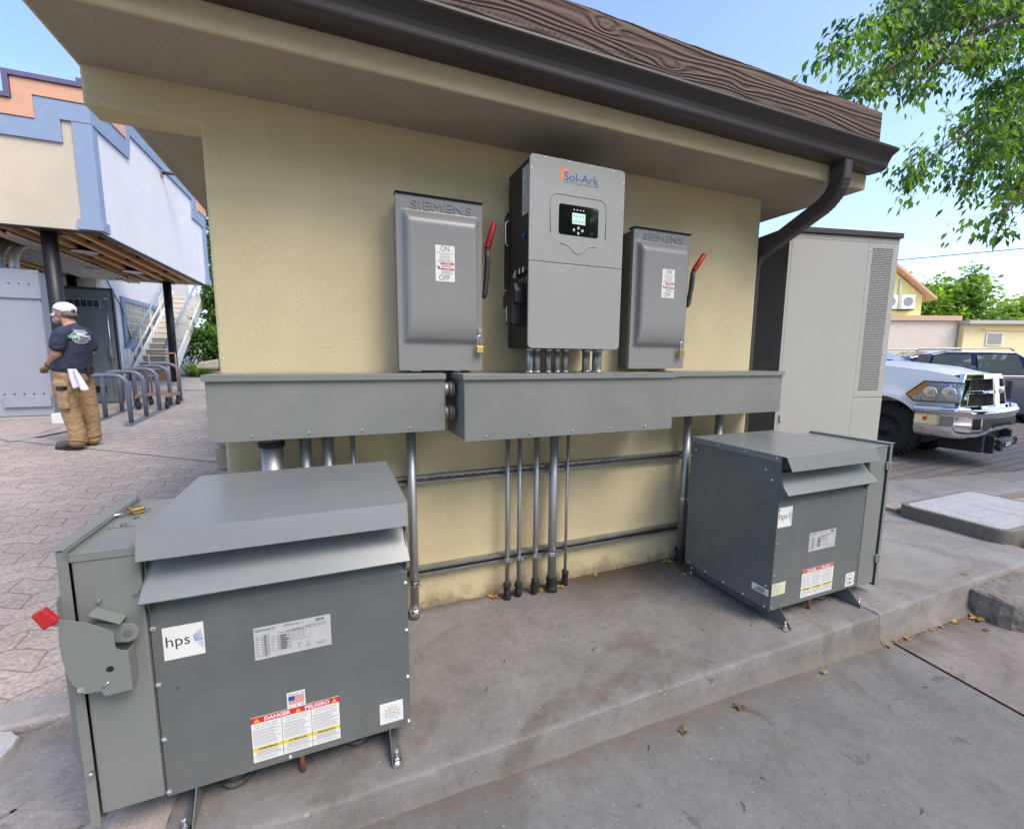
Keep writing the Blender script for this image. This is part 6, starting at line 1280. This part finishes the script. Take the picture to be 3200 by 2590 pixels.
for i, (x, y, h, rr_) in enumerate([(15,-11,7.5,3.8),(8.0,-16,7.0,3.6),(22,-8,8.0,4.0),(-6,-17,8,4.2),(1.5,-19,8,4.2)]):
    tree('shade_tree', ['nearest tall shade tree across the street','shade tree farthest left of the row across the street','shade tree at the right of the row across the street','tallest shade tree in the second row','rightmost shade tree of the second row'][i], (x,y,-.5), (0,0,h*.78), (rr_,rr_,h*.62), 1500, .62, LG, 60+i, group=g, cl=26)
gr_ = thing('grass_tuft', 'spiky bright green grass clump under the rounded shrub', 'ornamental grass', (-4.75,13.75,.74)); mb = MB(); r = random.Random(8)
for _ in range(190):
    a = r.uniform(0, 6.283); l = r.uniform(.35,.72); o = r.uniform(0,.12); sp_ = r.uniform(.25,.95); p0 = Vector((o*math.cos(a)*2.4, o*math.sin(a), 0)); d = Vector((math.cos(a)*sp_, math.sin(a)*sp_, 1)).normalized(); sd_ = Vector((-math.sin(a), math.cos(a), 0))*.011
    p1 = p0+d*l*.55; p2 = p0+d*l*.85+Vector((math.cos(a), math.sin(a), 0))*l*.2-Vector((0,0,.03)); p3 = p2+Vector((math.cos(a)*.12, math.sin(a)*.12, -.09)); mb.add([p0-sd_,p0+sd_,p1+sd_,p1-sd_,p2+sd_*.7,p2-sd_*.7,p3], [(0,1,2,3),(3,2,4,5),(5,4,6)], r.choice((0,1,1)))
mb.build('blades', LB_, gr_)
mb = MB(); mb.hexa([(-5.05,14.2,.70),(-2,13.5,.70),(-2,18,.7),(-5.05,18,.7),(-5.05,14.2,.92),(-2,13.5,.92),(-2,18,.92),(-5.05,18,.92)]); struct(mb.build('planting_bed', M['pale'], bevel=.02))
mb = MB(); mb.hexa([(-4.95,14.3,.9),(-2,13.6,.9),(-2,18,.9),(-4.95,18,.9),(-4.95,14.3,.93),(-2,13.6,.93),(-2,18,.93),(-4.95,18,.93)]); struct(mb.build('planting_soil', M['dirt']))
# fallen leaves, one by one
dl = leafmat('dry_leaf', (.42,.24,.06), .2); dl2 = leafmat('brown_leaf', (.16,.09,.045), .1)
def dry(x, y, z, s, rz, m, label, lobes=5):
    r = random.Random(int(x*1e4) ^ int(y*1e3)); mb = MB(); pts = []
    for i in range(lobes*4):
        a = 6.283*i/(lobes*4); rr = s*(.5+.5*abs(math.cos(a*lobes/2)))*r.uniform(.75,1.05); pts.append((rr*math.cos(a), rr*math.sin(a)*.8, s*.25*math.sin(a*1.5+x)**2+s*.12*r.random()))
    mb.add(pts+[(0,0,s*.05)], [(i, (i+1) % len(pts), len(pts)) for i in range(len(pts))]); mb.tube([(0,0,s*.06),(-s*.7,.1*s,s*.12),(-s*1.2,.05*s,s*.05)], s*.03, 4)
    o = mb.build('fallen_leaf', m); o.location = (x, y, z+.003); o.rotation_euler = (0, 0, rz); return tag(o, label, 'leaf', 'fallen leaves on the concrete')
for i, (x, y, z, s, m, lab) in enumerate([(1.945,-1.0,-.16,.03,dl,'orange leaf lodged where the path joint meets the pad'),(1.87,-1.03,-.16,.022,dl,'small orange leaf left of the one in the path joint'),(1.31,-1.04,-.15,.022,dl,'small yellow leaf alone at the foot of the pad under the far transformer'),
    (2.39,-1.02,-.175,.022,dl,'small orange leaf halfway between the joint and the rough slab'),(2.53,-1.02,-.178,.038,dl,'curled yellow leaf in the row at the foot of the pad'),(2.72,-1.05,-.185,.055,dl,'largest pale yellow leaf, next to the rough slab'),(2.045,-1.015,-.165,.028,dl,'flat orange leaf just right of the path joint'),
    (.72,-1.05,-.14,.034,dl2,'brown curled leaf at the pad foot between the two transformers'),(.39,-1.06,-.135,.028,dl2,'dark twisted leaf left of the brown curled one'),(-.07,-.03,.0,.045,dl,'yellowish leaf against the wall left of the thin pipes'),(.222,-.075,0,.03,dl,'yellow leaf between the thicker pipes at the wall foot'),
    (1.19,-.05,0,.045,dl,'yellow leaf at the wall foot beside the wide pipe'),(1.17,-.24,0,.028,dl,'thin yellow leaf near the back foot of the far transformer'),(.63,-.03,0,.024,dl,'small orange leaf at the wall foot right of the pipes'),(.35,-.075,0,.03,dl,'orange leaf beside the rightmost thin pipe'),(2.3,-1.02,-.173,.02,dl,'tiny brownish leaf in the row at the pad foot'),(2.9,-.9,.0,.02,dl,'small leaf lying on the newer pad'),(2.62,-1.13,-.185,.022,dl2,'dark twig like leaf in front of the rough slab')]):
    dry(x, y, z, s, i*1.3, m, lab)
# crumbs, grit and twigs
mb = MB(); r = random.Random(77)
def crumb(x, y, z, s):
    v = [Vector((x+r.uniform(-1,1)*s, y+r.uniform(-1,1)*s*.6, z+r.uniform(0,.5)*s)) for _ in range(4)]; mb.add(v, [(0,1,2),(0,2,3),(0,3,1),(1,3,2)], 0)
for _ in range(150): x, y = r.uniform(-1.2, 3.5), r.uniform(-.95,-.05); crumb(x, y, .0015, r.choice((.002,.003,.003,.005)))
for _ in range(190): x, y = r.uniform(-.9, 3.2), r.uniform(-1.9,-1.03); crumb(x, y, G(x, y)+.002, r.choice((.002,.003,.004,.006)))
for _ in range(220): x = r.uniform(1.95, 2.8); y = -1.01-abs(r.gauss(0,.012)); crumb(x, y, G(x, y)+.006, r.uniform(.002,.007))
for _ in range(160): x = r.uniform(.2, 1.2); y = -.01-abs(r.gauss(0,.02)); crumb(x, y, .0015, r.uniform(.002,.006))
for _ in range(160): x = r.uniform(-1.9,-1.38); crumb(x, -.70-.35*(x+1.38)*.2+r.gauss(0,.015), -.06, r.uniform(.004,.012))
for _ in range(90): y = r.uniform(-1.9,-1.0); crumb(1.935+r.gauss(0,.006), y, G(1.93, y)+.003, r.uniform(.003,.006))
tag(mb.build('grit', mat('dark_crumbs', (.05,.04,.032), .9)), 'scattered dark grit and crumbs on the concrete', 'grit', kind='stuff')
mb = MB()
for _ in range(26):
    x, y = r.uniform(-.4, 2.4), r.uniform(-1.7,-.2); z = .003 if y > -.96 else G(x, y)+.004
    if -1.06 < y < -.93: continue
    a = r.uniform(0, 3.14); l = r.uniform(.008,.02); mb.tube([(x,y,z),(x+l*math.cos(a),y+l*math.sin(a),z+.002),(x+1.7*l*math.cos(a+.3),y+1.7*l*math.sin(a+.3),z)], .0013, 5)
tag(mb.build('twigs', bpy.data.materials['dark_crumbs']), 'tiny dark twigs scattered over pad and path', 'twigs', kind='stuff')
mb = MB()   # litter of bits on forecourt
for _ in range(260): x, y = r.uniform(-3.6,-1.5), r.uniform(.0, 3.5); crumb(x, y, G(x, y)+.003, r.uniform(.002,.006))
tag(mb.build('pale_grit', mat('pale_crumbs', (.55,.48,.42), .9)), 'pale crumbs of stone over the pink pavers', 'grit', kind='stuff')

# ---------------- person ----------------
Pn = thing('person', 'man in white mesh cap, navy T-shirt and tan work trousers, seen from behind', 'person', (-3.808,4.493,.275))
skin = mat('skin', (.50,.24,.17), .55, c2=(.44,.20,.14), ns=12); Rr = Vector((.926,-.377,0)); Dd = Vector((.377,.926,0))
def blob(name, chains, m, parent, vox=.012, sm=4, spheres=(), fac=.5):
    mb = MB()
    for ch in chains:
        pts = [Vector(c[0]) for c in ch]; rad = [c[1] for c in ch]
        # rounded ends
        d0 = (pts[0]-pts[1]).normalized(); d1 = (pts[-1]-pts[-2]).normalized()
        g_ = lambda q, k: (q[0]*k, q[1]*k) if isinstance(q, tuple) else q*k
        mn = lambda q: min(q) if isinstance(q, tuple) else q
        pts = [pts[0]+d0*mn(rad[0])*.55]+pts+[pts[-1]+d1*mn(rad[-1])*.55]; rad = [g_(rad[0], .55)]+rad+[g_(rad[-1], .55)]
        mb.tube(pts, rad, 20, up=tuple(Rr))
    for c, s_, sc in spheres: mb.sph(c, s_, 10, 0, sc)
    o = mb.build(name, m, parent)
    q = o.modifiers.new('r', 'REMESH'); q.mode = 'VOXEL'; q.voxel_size = vox; q.use_smooth_shade = True
    if sm: q = o.modifiers.new('s', 'SMOOTH'); q.iterations = sm; q.factor = fac
    return o
body = blob('body', [
  [((.115,-.06,1.40),(.10,.09)),((.092,-.05,1.47),(.058,.062)),((.075,-.044,1.54),(.056,.062))],                       # neck
  [((.06,-.03,.90),(.12,.11)),((.075,-.04,1.08),(.13,.12)),((.115,-.06,1.26),(.14,.11)),((.12,-.062,1.38),(.13,.09))], # torso
  [((.084,-.215,1.375),.055),((.045,-.225,1.25),.052),((.016,-.215,1.125),.046),((-.07,-.12,1.06),.042),((-.150,-.02,1.005),.030)],   # left arm
  [((.166,.086,1.385),.055),((.19,.12,1.27),.05),((.185,.13,1.15),.044),((.05,.15,1.07),.038),((-.12,.14,1.005),.03)],
  [((.014,-.086,.82),.09),((.02,-.076,.474),.06),((.036,-.068,.12),.042)],[((.093,.065,.82),.09),((.119,.078,.454),.06),((.091,.14,.11),.042)]],
  skin, Pn, .010, 3, [((.052,-.035,1.60),.083,(1.12,.90,1.22)), ((.0,-.012,1.555),.060,(1.05,.88,1.15)), ((-.068,.012,1.588),.017,(1.3,.8,1.0)), ((-.045,.005,1.622),.03,(1,1.2,.7)), ((.043,-.105,1.578),.021,(.9,.5,1.35)), ((-.03,.0,1.505),.038,(1,.9,.9))])
ear = None
blob('hair', [], mat('dark_grey_hair', (.07,.06,.055), .8, c2=(.16,.15,.14), ns=40), Pn, .008, 2, [((.10,-.055,1.575),.078,(1.0,.98,.62)), ((.09,-.10,1.59),.045,(1.2,.4,.8))])
blob('beard', [], mat('grey_beard', (.50,.47,.44), .9, c2=(.32,.29,.26), ns=60), Pn, .006, 2, [((-.035,.0,1.518),.044,(.95,1.05,1.0)), ((-.058,.01,1.545),.026,(.8,1.1,.8)), ((.0,-.055,1.535),.032,(1.0,.6,1.1)), ((-.025,.05,1.53),.03,(1.0,.6,1.0))])
capw = mat('white_cap_cloth', (.72,.70,.74), .8, bump=.5, bs=120)
cp = blob('cap', [], capw, Pn, .007, 3, [((.060,-.035,1.640),.096,(1.10,.92,.86))])
mb = MB(); 
def brim(u, v):
    a = R(-75+150*u); rr = .095+v*.105*max(0, math.cos(a))**.6
    f_ = -Rr*math.cos(a)*1.0*rr+ (Dd*-math.sin(a))*.085*(1+.1*v); f_ = f_+Dd*(.25*rr*math.cos(a)); return (.05+f_.x, -.03+f_.y, 1.627-.048*v-.022*abs(math.sin(a)))
mb.grid(brim, 16, 6); b_ = mb.build('cap_brim', mat('salmon_brim', (.80,.66,.62), .8), Pn); q = b_.modifiers.new('s', 'SOLIDIFY'); q.thickness = .006
mb = MB(); mb.tube([(-.052,-.07,1.635),(.0,-.115,1.628),(.06,-.135,1.605)], .006, 6); mb.tube([(-.06,-.05,1.64),(-.065,.0,1.645),(-.06,.05,1.64)], [(.012,.006)]*3, 8); mb.build('sunglasses', M['black'], Pn)
mb = MB(); mb.sph((.155,-.085,1.622), .03, 8, 0, (.55,.9,.75)); mb.build('cap_gap', bpy.data.materials['dark_grey_hair'], Pn)
navy = mat('navy_tshirt', (.022,.028,.055), .85, c2=(.030,.036,.066), ns=8, bump=.9, bs=14, bd=.03)
shirt = blob('tshirt', [
  [((.045,-.028,.93),(.185,.165)),((.06,-.034,1.00),(.188,.172)),((.075,-.04,1.10),(.19,.172)),((.105,-.055,1.24),(.185,.145)),((.12,-.06,1.34),(.178,.122)),((.118,-.06,1.40),(.13,.10)),((.108,-.056,1.445),(.075,.075))],
  [((.10,-.16,1.385),.078),((.075,-.225,1.33),.078),((.052,-.235,1.255),.075),((.036,-.228,1.19),.070)],
  [((.15,.05,1.385),.075),((.18,.11,1.33),.074),((.195,.125,1.25),.07),((.19,.125,1.19),.066)]], navy, Pn, .011, 5)
tan = mat('tan_duck_trousers', (.37,.245,.135), .9, c2=(.31,.20,.105), ns=7, bump=1.0, bs=16, bd=.03)
tr_ = blob('trousers', [
  [((.05,-.03,.955),(.170,.155)),((.05,-.028,.90),(.178,.165)),((.05,-.02,.82),(.17,.16)),((.05,-.02,.76),(.13,.14))],
  [((.0,-.085,.80),.112),((.006,-.08,.66),.104),((.017,-.074,.50),.088),((.024,-.07,.40),.088),((.045,-.068,.28),.080),((.05,-.068,.19),.083),((.052,-.068,.13),.078),((.045,-.068,.075),.086)],
  [((.10,.055,.80),.110),((.112,.07,.66),.10),((.13,.08,.50),.084),((.135,.09,.38),.082),((.125,.11,.26),.078),((.115,.125,.17),.082),((.112,.13,.10),.078),((.11,.135,.07),.083)]], tan, Pn, .011, 3)
for i, (cx_, cy_, z_, rr_) in enumerate([(.05,-.068,.155,.088),(.05,-.068,.105,.089),(.04,-.068,.24,.084),(.115,.127,.14,.086),(.022,-.072,.45,.091),(.018,-.075,.53,.092)]):   # cloth folds
    mb = MB(); mb.tube([(cx_+rr_*math.cos(R(a)), cy_+rr_*math.sin(R(a)), z_+.018*math.sin(R(a*1.5+i*70))) for a in range(0, 361, 15)], .008, 6); mb.build('fold', tan, tr_) if i in (1, 3) else None
bootm = mat('brown_boot', (.115,.085,.065), .7, c2=(.08,.06,.045), ns=10)
def boot(heel, toe, ank):
    d = (Vector(toe)-Vector(heel)); d.z = 0; h = Vector(heel); L_ = d.length; d.normalize(); at_ = lambda f, z: tuple(h+d*L_*f+Vector((0,0,z-h.z)))
    b_ = blob('boot', [[(at_(.02,.06),(.045,.05)),(at_(.35,.065),(.046,.058)),(at_(.65,.05),(.05,.042)),(at_(.93,.042),(.045,.034))],[(at_(.12,.06),.046),(at_(.16,.13),.05)]], bootm, Pn, .007, 3)
    mb = MB(); n = 20; P_ = []; sN = Vector((-d.y, d.x, 0))
    for i in range(n): a = 6.283*i/n; w_ = .048*(1+.12*math.cos(a)); P_.append(h+d*(L_*.5+math.cos(a)*L_*.56)+sN*w_*math.sin(a)*1.05)
    mb.add([(p.x,p.y,.0) for p in P_]+[(p.x,p.y,.024) for p in P_], [tuple(range(n))[::-1], tuple(range(n,2*n))]+[(i,(i+1) % n,n+(i+1) % n,n+i) for i in range(n)]); mb.build('sole', M['rubber'], b_)
boot((.075,-.078,.0), (-.195,.04,.0), None); boot((.125,.15,0), (-.08,.255,0), None)
gl_m = mat('yellow_work_glove', (.52,.33,.09), .8, c2=(.12,.11,.10), ns=14, amt=.8)
def hand(w_, f, up_, name, flip=1):
    w_ = Vector(w_); f = Vector(f).normalized(); s_ = f.cross(Vector(up_)).normalized()*flip; ch = [[(tuple(w_),.028),(tuple(w_+f*.05),(.030,.038)),(tuple(w_+f*.085),(.026,.040))]]
    for i, l in enumerate((.062,.072,.066,.052)):
        b0 = w_+f*.085+s_*(.030-.02*i); ch.append([(tuple(b0),.011),(tuple(b0+f*l*.45+Vector((0,0,-.010))),.0105),(tuple(b0+f*l*.7+Vector((0,0,-.030))),.010),(tuple(b0+f*l*.62+Vector((0,0,-.048))),.009)])
    ch.append([(tuple(w_+f*.03+s_*.030),.013),(tuple(w_+f*.06+s_*.055),.012),(tuple(w_+f*.09+s_*.052),.011)])
    return blob(name, ch, gl_m, Pn, .005, 1)
hand((-.150,-.015,1.0), (-.8,.65,-.45), (0,0,1), 'glove'); hand((-.12,.14,1.0), (-.75,-.35,-.35), (0,0,1), 'glove', -1)
mb = MB(); mb.tube([(-.138,-.03,1.014),(-.152,-.016,1.004)], .036, 14); mb.build('glove_cuff', M['black'], Pn)
mb = MB()
def rag(u, v):
    p = Vector((.145,-.205,.955))*(1-v)+Vector((.215,-.235,.725))*v; wd = .045+.03*v; return tuple(p+Rr*(u-.5)*2*wd+Dd*(-.018*math.sin(u*9+v*2)-.01)+Vector((0,0,.02*math.sin(u*6)*v)))
mb.grid(rag, 16, 16); rg = mb.build('rag', mat('white_rag', (.68,.64,.70), .9, bump=.6, bs=60), Pn); q = rg.modifiers.new('s', 'SOLIDIFY'); q.thickness = .008
mb = MB(); mb.tube([tuple(Vector((.05,-.03,.958))+Rr*.178*math.cos(R(a))+Dd*.163*math.sin(R(a))) for a in range(0, 361, 15)], [(.006,.019)]*25, 8, up=(0,0,1)); mb.build('belt', M['trim'], Pn)
mb = MB(); c0 = Vector((.0,-.196,.60)); mb.hexa([tuple(c0+Rr*a+Dd*b_+Vector((0,0,c))) for c in (-.11,.10) for a, b_ in ((-.055,-.0),(.055,-.0),(.055,.05),(-.055,.05))]); mb.build('cargo_pocket', tan, Pn, bevel=.015); mb = MB(); c0 = Vector((.0,-.20,.735)); mb.hexa([tuple(c0+Rr*a+Dd*b_+Vector((0,0,c))) for c in (-.02,.022) for a, b_ in ((-.045,-.006),(.045,-.006),(.045,.05),(-.045,.05))]); mb.build('phone', M['black'], Pn, bevel=.006)
mb = MB(); c0 = Vector((.255,-.105,.95)); mb.hexa([tuple(c0+Rr*a+Dd*b_+Vector((0,0,c))) for c in (-.06,.04) for a, b_ in ((-.05,-.02),(.0,-.02),(.0,.05),(-.05,.05))]); mb.build('belt_pouch', M['trim'], Pn, bevel=.008)
# emblem on the shirt back: pale ring, green band
lg = MB(); cz = 1.325; c0 = Vector((.232,-.40,cz)); nrm = Vector((.25,-1,0)).normalized(); X = Vector((1,.25,0)).normalized(); Z = Vector((0,0,1))
def ringpts(r0, r1, n=32, m=0):
    V = [c0+X*r_*math.cos(6.283*i/n)+Z*r_*math.sin(6.283*i/n) for r_ in (r0, r1) for i in range(n)]; lg.add(V, [(i, (i+1) % n, n+(i+1) % n, n+i) for i in range(n)], m)
ringpts(.053,.058,32,0); ringpts(.073,.079,32,0)
for k in range(26):
    a = 6.283*k/26; 
    if k % 4 != 3: q = c0+X*.066*math.cos(a)+Z*.066*math.sin(a); lg.add([q-X*.003-Z*.004, q+X*.003-Z*.004, q+X*.003+Z*.004, q-X*.003+Z*.004], [(0,1,2,3)], 0)
def strip(x0, x1, z0, z1, m):
    n = 8; lg.add([c0+X*(x0+(x1-x0)*i/n)+Z*z for z in (z0, z1) for i in range(n+1)], [(i, i+1, n+2+i, n+1+i) for i in range(n)], m)
strip(-.088,.078,-.018,.012,1); strip(-.035,.03,.013,.035,0)
lo_ = lg.build('shirt_emblem', [mat('pale_print', (.55,.58,.60), .8), mat('green_print', (.30,.50,.38), .8), navy], shirt)
q = lo_.modifiers.new('sw', 'SHRINKWRAP'); q.target = shirt; q.wrap_method = 'PROJECT'; q.use_project_z = False; q.use_project_y = True; q.use_positive_direction = True; q.use_negative_direction = False; q.offset = .003; q.wrap_mode = 'ABOVE_SURFACE'
